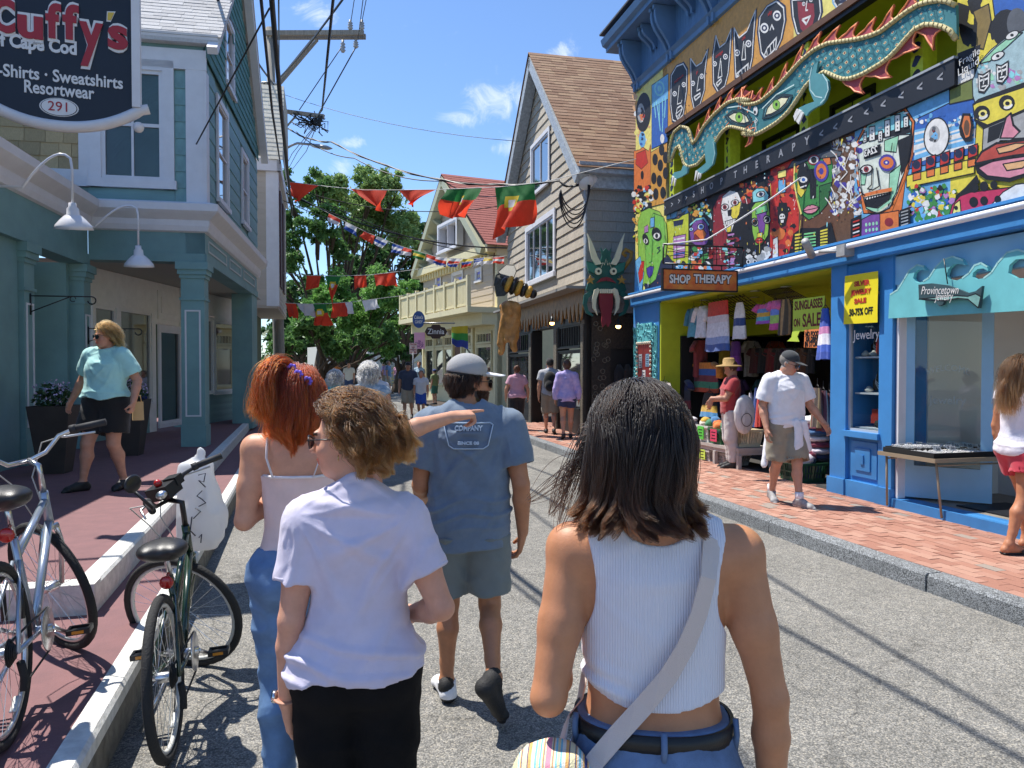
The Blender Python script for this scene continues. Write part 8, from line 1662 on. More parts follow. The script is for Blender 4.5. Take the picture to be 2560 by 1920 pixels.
def tankcut(S):
 X,Y,Z=S.grid();ax=np.abs(X)
 cutn=np.minimum(Z-(1.412+np.clip(ax/.085,0,1)**3*.06),.2)
 S.d=np.maximum(S.d,np.where(ax<.085,cutn,-1)).astype(np.float32)
 zz=np.clip((1.42-Z)/.24,0,1);arm=ax-(.132-.018*np.sin(zz*pi)+.045*zz**4)
 S.d=np.maximum(S.d,np.where(Z>1.175,arm,-1)).astype(np.float32)
 S.d=np.maximum(S.d,(1.088+.022*np.minimum((ax/.13)**2,1.4))-Z+0*Y).astype(np.float32)
tp=[list(r)for r in fd.prof]
for r in tp:
 if r[0]<1.16:r[3]*=1.04;r[4]*=1.05
def tankfolds(P):
 lft=np.clip((-.02-P[:,0])/.09,0,1);z=P[:,2];return lft*.006*np.sin((z*1.0+P[:,0]*.25)*170)*np.exp(-((z-1.1)/.055)**2)
def tank_extra(S):tankcut(S);S.wrinkle(tankfolds)
tk=shirt(fd,'tank_top',rib,pd,h=.0045,grow=.0045,hem=.9,sleeve=None,neckz=1.7,neckr=0,wr=.0035,prof=tp,extra=tank_extra)
bottoms(fd,'jeans',jean2,pd,h=.006,top=1.05,grow=.014,lgrow=.02,wr=.005,seed=7)
mb=MB().mat(mat('black_leather',(.008,.008,.008),.45,bump=.15,bscale=250));pr=np.array(fd.prof);rx=np.interp(1.03,pr[:,0],pr[:,3])+.019;ry=np.interp(1.03,pr[:,0],pr[:,4])+.019;cy=np.interp(1.03,pr[:,0],pr[:,2])
n=48;ring=[(rx*np.sign(cos(a))*abs(cos(a))**(2/2.3),cy+ry*np.sign(sin(a))*abs(sin(a))**(2/2.3))for a in np.linspace(0,2*pi,n,endpoint=False)]
vs=[(x,y,z)for z in(1.012,1.05)for x,y in ring]+[(x*.95,cy+(y-cy)*.95,z)for z in(1.012,1.05)for x,y in ring]
fs=[(i,(i+1)%n,n+(i+1)%n,n+i)for i in range(n)]+[(n+i,n+(i+1)%n,3*n+(i+1)%n,3*n+i)for i in range(n)]+[(2*n+i,i,(i+1)%n,2*n+(i+1)%n)[::-1]for i in range(n)]
mb.smooth=True;mb.add(vs,fs);mb.build('belt',None,pd,True)
for a in(-pi/2+.05,-pi/2+1.25,-pi/2-1.2):
 x,y=1.03*rx*np.sign(cos(a))*abs(cos(a))**(2/2.3),cy+1.03*ry*np.sign(sin(a))*abs(sin(a))**(2/2.3);mb=MB();mb.tube([(x,y+.004,1.0),(x*1.01,y-.004*(1 if y<0 else-1),1.03),(x,y+.004,1.06)],.0062,6);mb.build('belt_loop',jean2,pd,True)
hmD=hair_mat('near_black_hair','#140c08',.3,.15)
def flipD(p,t):
 low=(p[:,2]<-.08).astype(float);return np.stack([np.sign(p[:,0]+.03)*1.1*t*t*low,-.9*t*t*low,1.0*t**4*low],1)
hair(fd,pd,16000,hmD,lambda q:.115+.74*np.clip(q[:,2]+.06,0,.2),lambda q:np.stack([np.tanh((q[:,0]-.012)*30)*.3+q[:,0]*6,-.75+0*q[:,0],.1-.6*(q[:,2]<.05)],1),grav=.85,steps=18,rad=.00068,tone=('#090504','#2e1a0d'),tpow=2,lift=.1,clump=.72,nclump=150,wave=(.0085,1.1),thick=.027,seed=31,flip=flipD,noise=.06)
hair(fd,pd,380,hmD,lambda q:.2+0*q[:,0],lambda q:np.stack([-1+0*q[:,0],.2+0*q[:,0],-.3+0*q[:,0]],1),grav=.28,steps=18,rad=.0009,tone=('#070403','#24140a'),lift=.3,clump=.88,nclump=7,wave=(.006,.7),thick=.04,seed=33,wind=(-.17,.0,-.05),keep=lambda q:(q[:,0]<-.05)&(q[:,1]>-.03)&(q[:,2]<.06),name='windblown_lock',noise=.15,shoulders=False)
stp=mat('canvas_strap','#d2c4bd',.9,bump=.4,bscale=500);bagm=mat('striped_weave','#e4d49a',.9,bump=.5,bscale=300)
t=bagm.node_tree;b=[x for x in t.nodes if x.type=='BSDF_PRINCIPLED'][0];tcn=N(t,'ShaderNodeTexCoord');wv=N(t,'ShaderNodeTexNoise',Scale=1.0,Detail=0.0);mp_=N(t,'ShaderNodeMapping');mp_.inputs['Scale'].default_value=(46,0,0)
t.links.new(tcn.outputs['Object'],mp_.inputs[0]);t.links.new(mp_.outputs[0],wv.inputs['Vector']);rp=N(t,'ShaderNodeValToRGB');t.links.new(wv.outputs['Fac'],rp.inputs[0]);cr=rp.color_ramp;cr.interpolation='CONSTANT'
for i,(ps,c)in enumerate(((.0,'#e8d8a8'),(.38,'#7fc4d6'),(.44,'#e9e2d2'),(.5,'#e6b06a'),(.55,'#37407a'),(.58,'#e8dcb0'),(.66,'#d98fa0'))):
 e=cr.elements[i]if i<2 else cr.elements.new(ps);e.position=ps;e.color=(*C(c),1)
t.links.new(rp.outputs[0],b.inputs['Base Color'])
def on_back(x,z,off):
 p=np.array(fd.prof);rx=np.interp(z,p[:,0],p[:,3])+.02;ry=np.interp(z,p[:,0],p[:,4])+.014;cyy=np.interp(z,p[:,0],p[:,2]);q=max(0.0,1-min(1,abs(x/rx))**2.3)**(1/2.3);return V3(x,cyy-ry*q-off,z)
bag=empty('shoulder_bag',pd.location,'striped woven shoulder bag with a pale canvas strap across the white tank top','bag');bag.rotation_euler=pd.rotation_euler;bag.scale=pd.scale
path=[V3(.115,.03,1.445),V3(.112,-.03,1.452),V3(.105,-.075,1.425)]+[on_back(x,z,.012)for x,z in((.092,1.36),(.075,1.29),(.052,1.23),(.02,1.17),(-.025,1.11),(-.075,1.05),(-.115,1.0))]+[V3(-.148,-.13,.965)]
def ribbon(path,w,th,m,name,parent,outw):
 vs=[];k=len(path)
 for i in range(k):
  tg=nrm(path[min(i+1,k-1)]-path[max(i-1,0)]);o_=nrm(outw(path[i]));sd=nrm(np.cross(tg,o_));o_=np.cross(sd,tg)
  for a,b_ in((-1,0),(1,0),(1,1),(-1,1)):vs.append(path[i]+sd*w/2*a+o_*th*b_)
 fs=[(4*i+j,4*i+(j+1)%4,4*i+4+(j+1)%4,4*i+4+j)for i in range(k-1)for j in range(4)]+[(3,2,1,0),tuple(4*(k-1)+j for j in range(4))]
 return MB().add(vs,fs).build(name,m,parent,True)
def outD(p):return V3(p[0]*.6,p[1]+.02,0.001 if p[2]<1.41 else.12)
ribbon(path,.037,.003,stp,'strap',bag,outD)
ribbon([V3(-.135,.1,1.1),V3(-.15,.04,1.04),V3(-.175,-.02,1.03),V3(-.185,-.06,.995)],.042,.003,stp,'strap',bag,lambda p:V3(-1,-.6,0))
S=SDF((-.36,-.27,.7),(-.06,.1,1.06),.006);S.ell((-.2,-.125,.93),(.085,.085,.11),.0);S.ell((-.21,-.13,.85),(.1,.09,.1),.04);S.cut(lambda X,Y,Z:Z-1.02+0*X+0*Y);S.wrinkle(lambda P:fold(P,.008,(22,22,9),3))
me,v=S.mesh('bag_body');me.materials.append(bagm);link_mesh('bag_body',me,bag,True)
for c in(V3(-.148,-.133,.962),V3(-.185,-.065,.99)):
 mb=MB();mb.tube([c+V3(.02*cos(a),.006*cos(a),.009*sin(a))for a in np.linspace(0,2*pi,14,endpoint=False)],.0025,6,closed=True);mb.build('ring',dark_plastic,bag,True)
S=SDF((-.3,-.25,.78),(-.08,.0,1.0),.005);S.cone((-.2,-.175,.96),(-.165,-.2,.87),.02,.014,.02,squash=((0,1,0),.5));S.cone((-.2,-.175,.96),(-.225,-.2,.89),.02,.012,.02,squash=((0,1,0),.5));me,v=S.mesh('scarf');me.materials.append(fab('grey_scarf','#8d8c93'));link_mesh('scarf',me,bag,True)
mint=fab('mint_jersey','#a9dcd8');blks=fab('black_skirt',(.006,.006,.007))
fm_=Fig(1.74,'f',.55,elR=(.315,-.1,1.16),wrR=(.42,-.06,.93),hdR=(.35,.2,-1),elL=(-.3,-.06,1.13),wrL=(-.325,.06,.91),hdL=(.0,.3,-1),cuL=1.3,head=(.0,.01,1.585),hyaw=radians(30),hpitch=radians(4),kneeR=(.15,.1,.48),ankR=(.2,.1,.085),toeR=(.27,.23,.03),kneeL=(-.1,.05,.48),ankL=(-.12,-.1,.085),toeL=(-.13,.05,.03))
pm_=person('woman in a mint T-shirt, black skirt and sunglasses walking on the red deck',fm_,Vector((-2.03,8.87,deck_z(-2.1,9))),VIEW+pi+radians(-5),h=.008,skin='#c48f77',scalp=C('#8a6234'))
shirt(fm_,'tee_shirt',mint,pm_,h=.009,grow=.024,hem=.96,sleeve=.75,sgrow=.035,slack=1.0,wr=.014,seed=12,neckz=1.48,neckr=.082,bell=.1)
bottoms(fm_,'skirt',blks,pm_,h=.011,top=1.0,grow=.012,lgrow=.045,cut=.59,flare=.03,seed=3)
hmM=hair_mat('blond_hair','#b08a52',.35);hair(fm_,pm_,2600,hmM,lambda q:.125+0*q[:,0],lambda q:np.stack([-.6+q[:,0]*8,-.5+0*q[:,0],-.3+0*q[:,0]],1),grav=.4,steps=12,rad=.0016,tone=('#5e4020','#a8814a'),lift=.35,clump=.5,nclump=120,wave=(.008,1),thick=.04,seed=41,shoulders=False,flip=lambda p,t:np.stack([-.5*t*(p[:,2]<-.05),-.3*t+0*p[:,0],.3*t*(p[:,2]<-.08)],1))
glasses(fm_,pm_,dark_plastic,mat('dark_lens',(.01,.01,.012),.08),.055,.046)
for k in 'RL':shoe(fm_,k,pm_,mat('black_sandal',(.015,.015,.015),.6),h=.008,name='sandal')
kp=mat('kraft_paper','#c9a878',.8,var=.1);w=fm_.J['wrL'];pb_=U(138,410,8.25);bg=empty('paper_bag',(pb_.x,pb_.y,pb_.z-.11),'small brown kraft paper bag in the hand of the woman in mint','bag');mb=MB().mat(kp);R_=Matrix.Translation((pb_.x,pb_.y,pb_.z-.11))@Matrix.Rotation(.3,4,'Z');mb.add([(-.055,-.04,0),(.055,-.04,0),(.055,.04,0),(-.055,.04,0),(-.05,-.03,.2),(.05,-.03,.2),(.05,.03,.2),(-.05,.03,.2)],[(3,2,1,0),(0,1,5,4),(1,2,6,5),(2,3,7,6),(3,0,4,7)],R_);mb.tube([R_@Vector(p)for p in((-.03,-.03,.2),(-.02,-.03,.27),(.02,-.03,.27),(.03,-.03,.2))],.005,5);mb.build('bag_body',None,bg)
polo=fab('white_pique','#e6e4ea');khk=fab('khaki_twill','#948a78',var=.1)
fp=Fig(1.77,'m',.18,elR=(.25,-.05,1.1),wrR=(.255,.06,.86),hdR=(.05,.2,-1),elL=(-.29,-.02,1.12),wrL=(-.4,.08,.92),hdL=(-.4,.5,-.9),head=(-.02,.04,1.575),hyaw=radians(-38),hpitch=radians(20),kneeR=(.08,-.03,.48),ankR=(.05,-.22,.11),toeR=(.08,-.09,.03),kneeL=(-.07,.13,.48),ankL=(-.06,.2,.085),toeL=(-.12,.33,.03))
q=G(785,503,.15);pp=person('man in a white polo shirt, khaki shorts and dark cap walking on the brick pavement',fp,Vector((q.x,q.y,.133)),VIEW+pi+radians(8),h=.009,skin='#c08d74',scalp=C('#8a8480'))
shirt(fp,'polo_shirt',polo,pp,h=.0095,grow=.02,hem=.87,sleeve=.78,sgrow=.04,slack=.97,wr=.012,seed=15,neckr=.072);bottoms(fp,'shorts',khk,pp,h=.011,top=.95,grow=.012,lgrow=.035,cut=.5,flare=.03,seed=6)
S=SDF((-.3,-.3,.4),(.3,.3,1.05),.012);S.loft([(.9,0,0,.2,.155),(.95,0,0,.2,.155)],0);S.cone((-.05,.17,.92),(-.06,.19,.62),.035,.05,.03,squash=((0,1,0),.5));S.cone((-.14,.14,.92),(-.19,.12,.64),.035,.05,.03);S.cone((.15,-.05,.92),(.2,-.1,.45),.07,.05,.03,squash=((1,0,0),.5));S.wrinkle(lambda P:fold(P,.012,(18,18,9),2));me,v=S.mesh('tied_sweater');me.materials.append(polo);link_mesh('tied_sweater',me,pp,True)
cap(fp,pp,fab('charcoal_cap','#33363a'),h=.008);glasses(fp,pp,dark_plastic,MATS['dark_lens']);solid_hair(fp,pp,mat('grey_hair','#7d7872',.8),h=.01,grow=.004,down=-.05)
trn=mat('orange_grey_knit','#a5a6a8',.7,var=.25,vscale=30,col2='#8a8784')
for k in 'RL':
 o=shoe(fp,k,pp,trn,mat('white_sole','#d5d5d2',.6),h=.008);a=fp.J['ank'+k];mb=MB().mat(polo);mb.tube([a+V3(0,0,.0),a+V3(0,0,.085)],.045,12);mb.build('sock',None,pp,True)
fr_=Fig(1.66,'f',.15,elR=(.21,-.06,1.1),wrR=(.2,.03,.87),hdR=(-.05,.3,-1),kneeR=(.09,-.05,.48),ankR=(.09,-.2,.085),toeR=(.11,-.05,.03),kneeL=(-.09,.14,.48),ankL=(-.085,.16,.085),toeL=(-.09,.31,.03))
q=G(1019,550,.14);pr_=person('woman in a white flutter top, red shorts and sandals at the edge of the picture',fr_,Vector((q.x,q.y,.135)),VIEW-radians(78),h=.009,fine=False,skin='#b57b5a',scalp=C('#4a3020'))
shirt(fr_,'top',fab('white_cotton','#e5e0e8'),pr_,h=.01,grow=.02,hem=.87,sleeve=.2,sgrow=.05,slack=.95,wr=.014,seed=17,neckr=.08);bottoms(fr_,'shorts',fab('red_cotton','#c2384a'),pr_,h=.011,top=.9,grow=.006,lgrow=.035,cut=.7,flare=.03)
hair(fr_,pr_,1800,hair_mat('chestnut_hair','#5a3a22'),lambda q:.36+0*q[:,0],lambda q:np.stack([q[:,0]*6,-.6+0*q[:,0],-.4+0*q[:,0]],1),grav=.6,steps=14,rad=.0018,tone=('#3a2413','#7a5433'),lift=.15,clump=.5,nclump=90,wave=(.012,1.5),thick=.04,seed=44)
for k in 'RL':
 J=fr_.J;a,t=J['ank'+k],J['toe'+k];d=nrm(V3(t[0]-a[0],t[1]-a[1],0));s_=V3(d[1],-d[0],0);mb=MB().mat(mat('black_sandal',(.015,)*3));mb.tube([a-d*.06+V3(0,0,-.075),a+d*.06+V3(0,0,-.078),t+d*.05+V3(0,0,-.022)],[.035,.036,.04],10,flat=.3);mb.tube([t-d*.06+s_*.045+V3(0,0,-.01),t+V3(0,0,.03),t-d*.06-s_*.045+V3(0,0,-.01)],.008,6);mb.build('sandal',None,pr_,True)
def passer(label,px,d,z,rot,H=1.7,sex='f',heavy=0.0,top='#888888',bot='#333333',cut=None,hairc='#3a2a1c',skin='#c08d72',h=.016,sleeve=.6,hem=.87,bun=None,down=-.06,cp=None,group=None,shoes='#2a2a2a',bell=0.0,full=False,topm=None,hm=True,**pose):
 f=Fig(H,sex,heavy,**pose);p=spot(px,d);p.z=z;o=person(label,f,p,rot,h=h,fine=False,skin=skin,group=group,feet=True)
 shirt(f,'shirt',topm or fab('cloth_'+top[1:],top),o,h=h,grow=.018,hem=hem,sleeve=sleeve,sgrow=.03,slack=.95,wr=.01,seed=int(px),neckr=0,full=full,bell=bell)
 if bot:bottoms(f,'shorts' if cut else 'trousers',fab('cloth_'+bot[1:],bot),o,h=h,top=.93,grow=.004,lgrow=.026,cut=cut,flare=.02 if cut else.01)
 if cp:cap(f,o,fab('cap_'+cp[1:],cp),h=max(.008,h*.7))
 if hm:solid_hair(f,o,mat('hair_'+hairc[1:],C(hairc),.6,var=.3,vscale=30),h=max(.009,h*.7),down=down,bun=bun,grow=.014 if not cp else.003,wr=.024 if hairc>'#c' else.008)
 for k in 'RL':shoe(f,k,o,mat('shoe_'+shoes[1:],C(shoes),.6),h=h)
 f.o=o;return f
AW,TO=VIEW,VIEW+pi
wk=dict(kneeR=(.09,.1,.48),ankR=(.09,.12,.085),toeR=(.1,.27,.03),kneeL=(-.09,.0,.48),ankL=(-.09,-.2,.12),toeL=(-.1,-.07,.03));wk2=dict(kneeL=(-.09,.1,.48),ankL=(-.09,.12,.085),toeL=(-.1,.27,.03),kneeR=(.09,.0,.48),ankR=(.09,-.2,.12),toeR=(.1,-.07,.03))
passer('woman in a pink T-shirt with a hair bun on the brick pavement',517,18.6,.2,AW+.1,1.56,'f',.6,'#c99aae','#1c1c20',hairc='#5a3826',bun=((0,-.1,.09),.05),bell=.1,**wk)
f=passer('man in a grey T-shirt and dark cap on the brick pavement',550,17.6,.2,AW-.05,1.72,'m',.1,'#a9abb2','#8a8070',.47,cp='#1c1d20',hairc='#2a2420',**wk2)
S=SDF((-.25,-.4,.9),(.25,.1,1.5),.014);S.ell((0,-.2,1.2),(.15,.1,.23),.02);S.ell((0,-.28,1.1),(.11,.06,.12),.03);me,v=S.mesh('backpack');me.materials.append(fab('black_nylon','#17181b'));o=link_mesh('backpack',me);o.location=f.o.location;o.rotation_euler=f.o.rotation_euler;o.scale=f.o.scale;tag(o,'black backpack worn by the man in grey on the brick pavement','backpack')
tdm=mat('tie_dye_violet','#8f8fd0',.85,col2='#c9b3dd',vscale=9);passer('woman in a violet tie-dye top and navy shorts on the brick pavement',567,16.4,.2,AW,1.66,'f',.3,'#8f8fd0','#27335a',.7,topm=tdm,hairc='#4a3022',bun=((0,-.05,.13),.04),full=True,hem=.82,**wk)
hmW=hair_mat('white_hair','#c9c7c2',.4,.25);ndr=mat('blue_print_dress','#56718f',.85,col2='#b6c3cf',vscale=22);f=passer('older woman with white hair in a blue patterned dress walking away',369,8.9,.02,AW,1.74,'f',.35,'#56718f',None,topm=ndr,hairc='#cfcdc8',hm=False,h=.011,sleeve=.12,hem=.68,bell=.12,skin='#c48d75')
WF=f
for i,sx in enumerate((-.1,)):mb=MB().mat(dark_plastic);mb.tube([V3(-.17,-.05,1.42),V3(-.06,-.15,1.33),V3(.08,-.15,1.15),V3(.2,-.1,.98)],.012,6,flat=.4);o=mb.build('bag_strap',None,f.o,True)
f=passer('older woman with curly white hair in a turquoise top beyond the red-haired person',335,11.2,.03,AW,1.63,'f',.2,'#2fa6b5','#4a4a4a',h=.013,hm=False);whs=(WF,f)
for k,q_ in enumerate(whs):hair(q_,q_.o,2200,hmW,lambda q:.1+0*q[:,0],lambda q:np.stack([q[:,0]*8,-.7+0*q[:,0],-.2+0*q[:,0]],1),grav=.5,steps=9,rad=.0018,tone=('#8f8d88','#d4d2cd'),lift=.4,clump=.5,nclump=110,wave=(.009+.008*k,1.2),thick=.04,seed=70+k,shoulders=False,noise=.15)
passer('man in a dark T-shirt, beige shorts and black cap walking towards the camera',408,24.0,.12,TO,1.76,'m',.15,'#3a4458','#a89c86',.47,cp='#1b1b1d',**wk);passer('boy in a white T-shirt and blue shorts walking towards the camera',421,23.8,.12,TO,1.5,'m',0,'#d5d5d9','#2f56b0',.52,hairc='#6a4a30',skin='#c98f70',**wk2)
passer('child in an olive T-shirt and green shorts by the cream shop window',434.5,29.5,.3,VIEW+1.0,1.36,'m',0,'#7d8a5a','#2f6a5a',.52,cp='#2b3f7a',h=.02);passer('man in a blue shirt and light shorts crossing far ahead',388.5,42,.3,VIEW-1.7,1.8,'m',.1,'#5f7fa6','#b5a894',.5,hairc='#8a7f74',h=.024,**wk)
passer('woman with sunglasses behind the man in the dark T-shirt',419,33,.2,TO,1.78,'f',0,'#9fb6c4','#555a66',hairc='#5a4230',h=.022);passer('woman in a white blouse just beyond the older woman in blue',378,15.5,.06,AW+.4,1.6,'f',.2,'#cfd3de','#5a6274',hairc='#6b5242',h=.016)
far_=[(316,40,'red','#a8443f'),(322,46,'white','#d0d0d2'),(328,50,'black','#202124'),(333,44,'navy','#2a3350'),(340,48,'pale blue','#9fb9d4'),(346,42,'charcoal','#34363b'),(352,52,'grey','#8a8c90'),(281,38,'coral','#c46a58'),(289,45,'violet','#6a4f8a'),(296,50,'yellow','#c9b04a'),(357,47,'teal','#3f8a8a'),(446,34,'maroon','#6a2a34'),(397,52,'rose','#c08aa0'),(366,55,'brown','#6a4f3a'),(305,36,'olive','#6a6f3f'),(349,36,'ivory','#d8d2c0'),(337,38,'orange','#c8722f'),(384,48,'lilac','#a794c4'),(312,52,'denim','#47618a'),(361,60,'slate','#4f5a66')]
for i,(px,d,c,hx)in enumerate(far_):passer('distant walker in a %s shirt far down the street'%c,px,d,road_z(d)+.05,(TO,AW,VIEW+1.4)[i%3],1.6+.02*(i%9),'fm'[i%2],.1*(i%3),hx,('#3a4a6a','#2a2a2e','#8a8070')[i%3],(None,.5)[i%2],hairc=('#2a1d14','#6b4a2c','#b9b4ac')[i%3],h=.028,group='people far down the street',**(wk if i%2 else wk2))
f=passer('shopper in a red shirt and straw hat with a white tote inside the open shop',731,11.9,.152,VIEW+1.5,1.66,'m',.3,'#a8383c','#c9c4c0',hairc='#5a4030',h=.014,elL=(-.2,.12,1.12),wrL=(-.12,.33,1.12),elR=(.22,.1,1.12),wrR=(.12,.3,1.08),hpitch=radians(25))
mb=MB().mat(mat('straw','#a88a58',.9,var=.2,vscale=40));mb.lathe([(.21,-.02),(.2,.0),(.1,.02),(.095,.1),(.07,.125),(0,.13)],20,Matrix.Translation(f.hp((0,0,.06))));mb.build('straw_hat',None,f.o,True)
tp_=f.o.location+Vector((.05,-.3,.98));bg2=empty('tote_bag',tp_,'white printed tote bag hanging from the arm of the shopper in red','bag');S=SDF((-.25,-.2,-.6),(.25,.2,.3),.015);S.ell((0,0,-.12),(.17,.07,.3),0);S.wrinkle(lambda P:fold(P,.02,(12,12,6),3));me,v=S.mesh('bag_body');me.materials.append(fab('white_canvas','#d9d7d4'));o=link_mesh('bag_body',me,bg2,True)
mb=MB().mat(dark_plastic);mb.tube([V3(-.1,-.085,-.2)+V3(.085*(1-cos(t)),-.01*sin(t*.5),.1*sin(t))for t in np.linspace(0,2*pi,20,endpoint=False)],.005,4,closed=True);mb.build('printed_ring',None,bg2,True)
tyre=mat('tyre_rubber',(.018,.018,.018),.8,bump=.6,bscale=120);alu=mat('brushed_alu',(.62,.63,.65),.28,metal=1,var=.1,vscale=20);ref_r=mat('red_reflector','#b3231c',.25,coat=.5);ref_y=mat('amber_reflector','#d98a1f',.3,coat=.4);vinyl=mat('black_vinyl',(.015,.015,.016),.4,bump=.15,bscale=200);rbg=mat('grip_rubber',(.03,.03,.032),.75)
def bicycle(label,loc,head,steer,lean,fcol,fcol2,rimc,bars,drop=0.0,extra=None):
 root=empty('bicycle',loc,label,'bicycle','bicycles parked by the deck',pi/2-head);root.rotation_euler=(lean,0,pi/2-head)
 L=lambda mb,nm,par=None:mb.build(nm,None,par or root,True)
 Rw,WB=.342,1.06;bb=V3(.44,0,.29);ra=V3(0,0,Rw);fa_=V3(WB,0,Rw);st=V3(.29,0,.74-drop*.2);ht,hb=V3(.79,0,.86),V3(.845,0,.69)
 ax=nrm(ht-hb);SM=Matrix.Translation(ht)@Matrix.Rotation(steer,4,Vector(ax))@Matrix.Translation(-Vector(ht))
 def wheel(c,M=Matrix.Identity(4)):
  mb=MB(M).mat(rimc);n=40;cir=lambda r,y=0:[c+V3(r*cos(a),y,r*sin(a))for a in np.linspace(0,2*pi,n,endpoint=False)]
  mb.tube(cir(Rw-.032),.012,6,closed=True);w_=L(mb,'wheel');mb=MB(M).mat(tyre);mb.tube(cir(Rw-.004),.022,8,closed=True);L(mb,'tyre',w_);mb=MB(M).mat(alu)
  for i in range(28):
   a=2*pi*i/28;b=a+(.5 if i%4<2 else-.5);s_=.028 if i%2 else-.028;mb.tube([c+V3(.018*cos(b),s_,.018*sin(b)),c+V3((Rw-.04)*cos(a),0,(Rw-.04)*sin(a))],.0013,4,caps=False)
  o=L(mb,'spoke',w_);o['kind']='stuff';mb=MB(M).mat(alu);mb.tube([c+V3(0,-.05,0),c+V3(0,-.03,0),c+V3(0,.03,0),c+V3(0,.05,0)],[.012,.024,.024,.012],10);L(mb,'hub',w_)
  mb=MB(M).mat(mat('clear_reflector','#d8d8d2',.2));mb.tube([c+V3(.27*cos(a),.0,.27*sin(a))for a in(-1.3,-1.2,-1.1,-1.0)],.014,6,flat=.4);L(mb,'wheel_reflector',w_);return w_
 wheel(ra);wheel(fa_,SM)
 mb=MB().mat(fcol);mb.tube([bb,st],.0165,10);mb.tube([bb,hb+(ht-hb)*.1],.02,10);mb.tube([V3(.315,0,.66-drop),hb+(ht-hb)*.75],.0175,10);mb.tube([hb,ht],.021,10)
 for g in(-1,1):mb.mat(fcol2);mb.tube([bb+V3(0,.03*g,0),ra+V3(0,.06*g,0)],.0105,8);mb.tube([st+V3(0,.012*g,-.1),ra+V3(0,.06*g,0)],.009,8)
 L(mb,'frame');mb=MB(SM).mat(fcol if bars!='high' else alu)
 for g in(-1,1):mb.tube([hb+V3(.01,.03*g,-.02),hb+V3(.06,.05*g,-.12),fa_+V3(0,.055*g,0)],.0135,8)
 mb.tube([hb+V3(.01,-.04,-.02),hb+V3(.01,.04,-.02)],.015,8);L(mb,'fork')
 top=ht+ax*.14;mb=MB(SM).mat(alu if bars=='high' else dark_plastic);mb.tube([ht,top,top+V3(.07,0,.03)],.015,8);c=top+V3(.07,0,.03);hw=.31
 pl_=[c+V3(0,g*hw*t+0,.0)for g,t in((-1,.0),)]
 for g in(-1,1):mb.tube([c,c+V3(.01,.09*g,.01),c+V3(-.02,.16*g,.07),c+V3(-.09,.24*g,.085),c+V3(-.16,.31*g,.075)],.011,8)
 hb_=L(mb,'handlebar');mb=MB(SM).mat(rbg)
 for g in(-1,1):
  mb=MB(SM).mat(rbg);mb.tube([c+V3(-.065,.215*g,.083),c+V3(-.17,.325*g,.074)],.0175,10);mb.tube([c+V3(-.055,.205*g,.083),c+V3(-.075,.225*g,.083)],.022,10);L(mb,'grip',hb_)
  mb=MB(SM).mat(alu);mb.tube([c+V3(-.02,.17*g,.06),c+V3(-.0,.21*g,.05),c+V3(-.09,.3*g,.035)],.006,6);L(mb,'brake_lever',hb_)
  mb=MB(SM).mat(mat('cable_grey','#b5b5b0',.5));mb.tube([c+V3(-.01,.18*g,.06),c+V3(.12,.14*g,.05),c+V3(.14,.05*g,-.1),hb+V3(.05,.02*g,-.02)],.0035,5);L(mb,'cable',hb_)
 S=SDF((-.0,-.14,.7),(.5,.14,1.05),.008);sz=.92-drop*.6;S.ell((.2,0,sz),(.1,.09,.045),0);S.cone((.24,0,sz+.005),(.4,0,sz+.0),.055,.025,.05,squash=((0,0,1),.7))
 for g in(-1,1):S.ell((.17,.055*g,sz+.01),(.085,.055,.035),.03)
 me,v=S.mesh('saddle');me.materials.append(vinyl);sd=link_mesh('saddle',me,root,True);mb=MB().mat(alu);mb.tube([st,V3(.235,0,sz-.03)],.013,8);L(mb,'seat_post');mb=MB().mat(ref_r);mb.ball(V3(.2,0,sz-.15),(.012,.032,.032),12);mb.tube([V3(.21,0,sz-.15),V3(.255,0,sz-.12)],.008,6);L(mb,'rear_reflector')
 mb=MB().mat(alu);cr=.17;a0=radians(-25);mb.lathe([(.03,-.004),(.095,-.004),(.1,0),(.095,.004),(.03,.004)],28,Matrix.Translation(bb+V3(0,-.055,0))@Matrix.Rotation(pi/2,4,'X'));mb.tube([bb+V3(0,-.075,0),bb+V3(0,.075,0)],.02,10)
 e1,e2=bb+V3(cr*cos(a0),-.085,cr*sin(a0)),bb-V3(cr*cos(a0),-.085,cr*sin(a0));mb.tube([bb+V3(0,-.075,0),e1],.011,8);mb.tube([bb+V3(0,.075,0),e2],.011,8);L(mb,'crank')
 for e,g in((e1,-1),(e2,1)):
  mb=MB().mat(dark_plastic);c2=e+V3(0,.06*g,0)
  for dx in(-.035,.035):mb.cbox(c2+V3(dx,0,0),(.014,.1,.024))
  for dy in(-.045,.045):mb.cbox(c2+V3(0,dy,0),(.06,.012,.022))
  mb.cbox(c2,(.02,.1,.012));p_=L(mb,'pedal');mb=MB().mat(ref_y)
  for dx in(-.0425,.0425):mb=MB().mat(ref_y);mb.cbox(c2+V3(dx,0,0),(.003,.05,.014));L(mb,'pedal_reflector',p_)
 mb=MB().mat(tyre)
 for k,r in enumerate((.055,.048,.041,.034,.028)):mb.lathe([(0,-.0015),(r,-.0015),(r,.0015),(0,.0015)],20,Matrix.Translation(ra+V3(0,-.03-.005*k,0))@Matrix.Rotation(pi/2,4,'X'))
 mb.tube([ra+V3(.02,-.06,-.05),ra+V3(.05,-.06,-.12),ra+V3(.03,-.06,-.17)],.016,8);L(mb,'derailleur');mb=MB().mat(tyre);mb.tube([bb+V3(0,-.055,.095),ra+V3(0,-.04,.045)],.005,5);mb.tube([bb+V3(0,-.055,-.095),ra+V3(.05,-.05,-.16)],.005,5);L(mb,'chain')
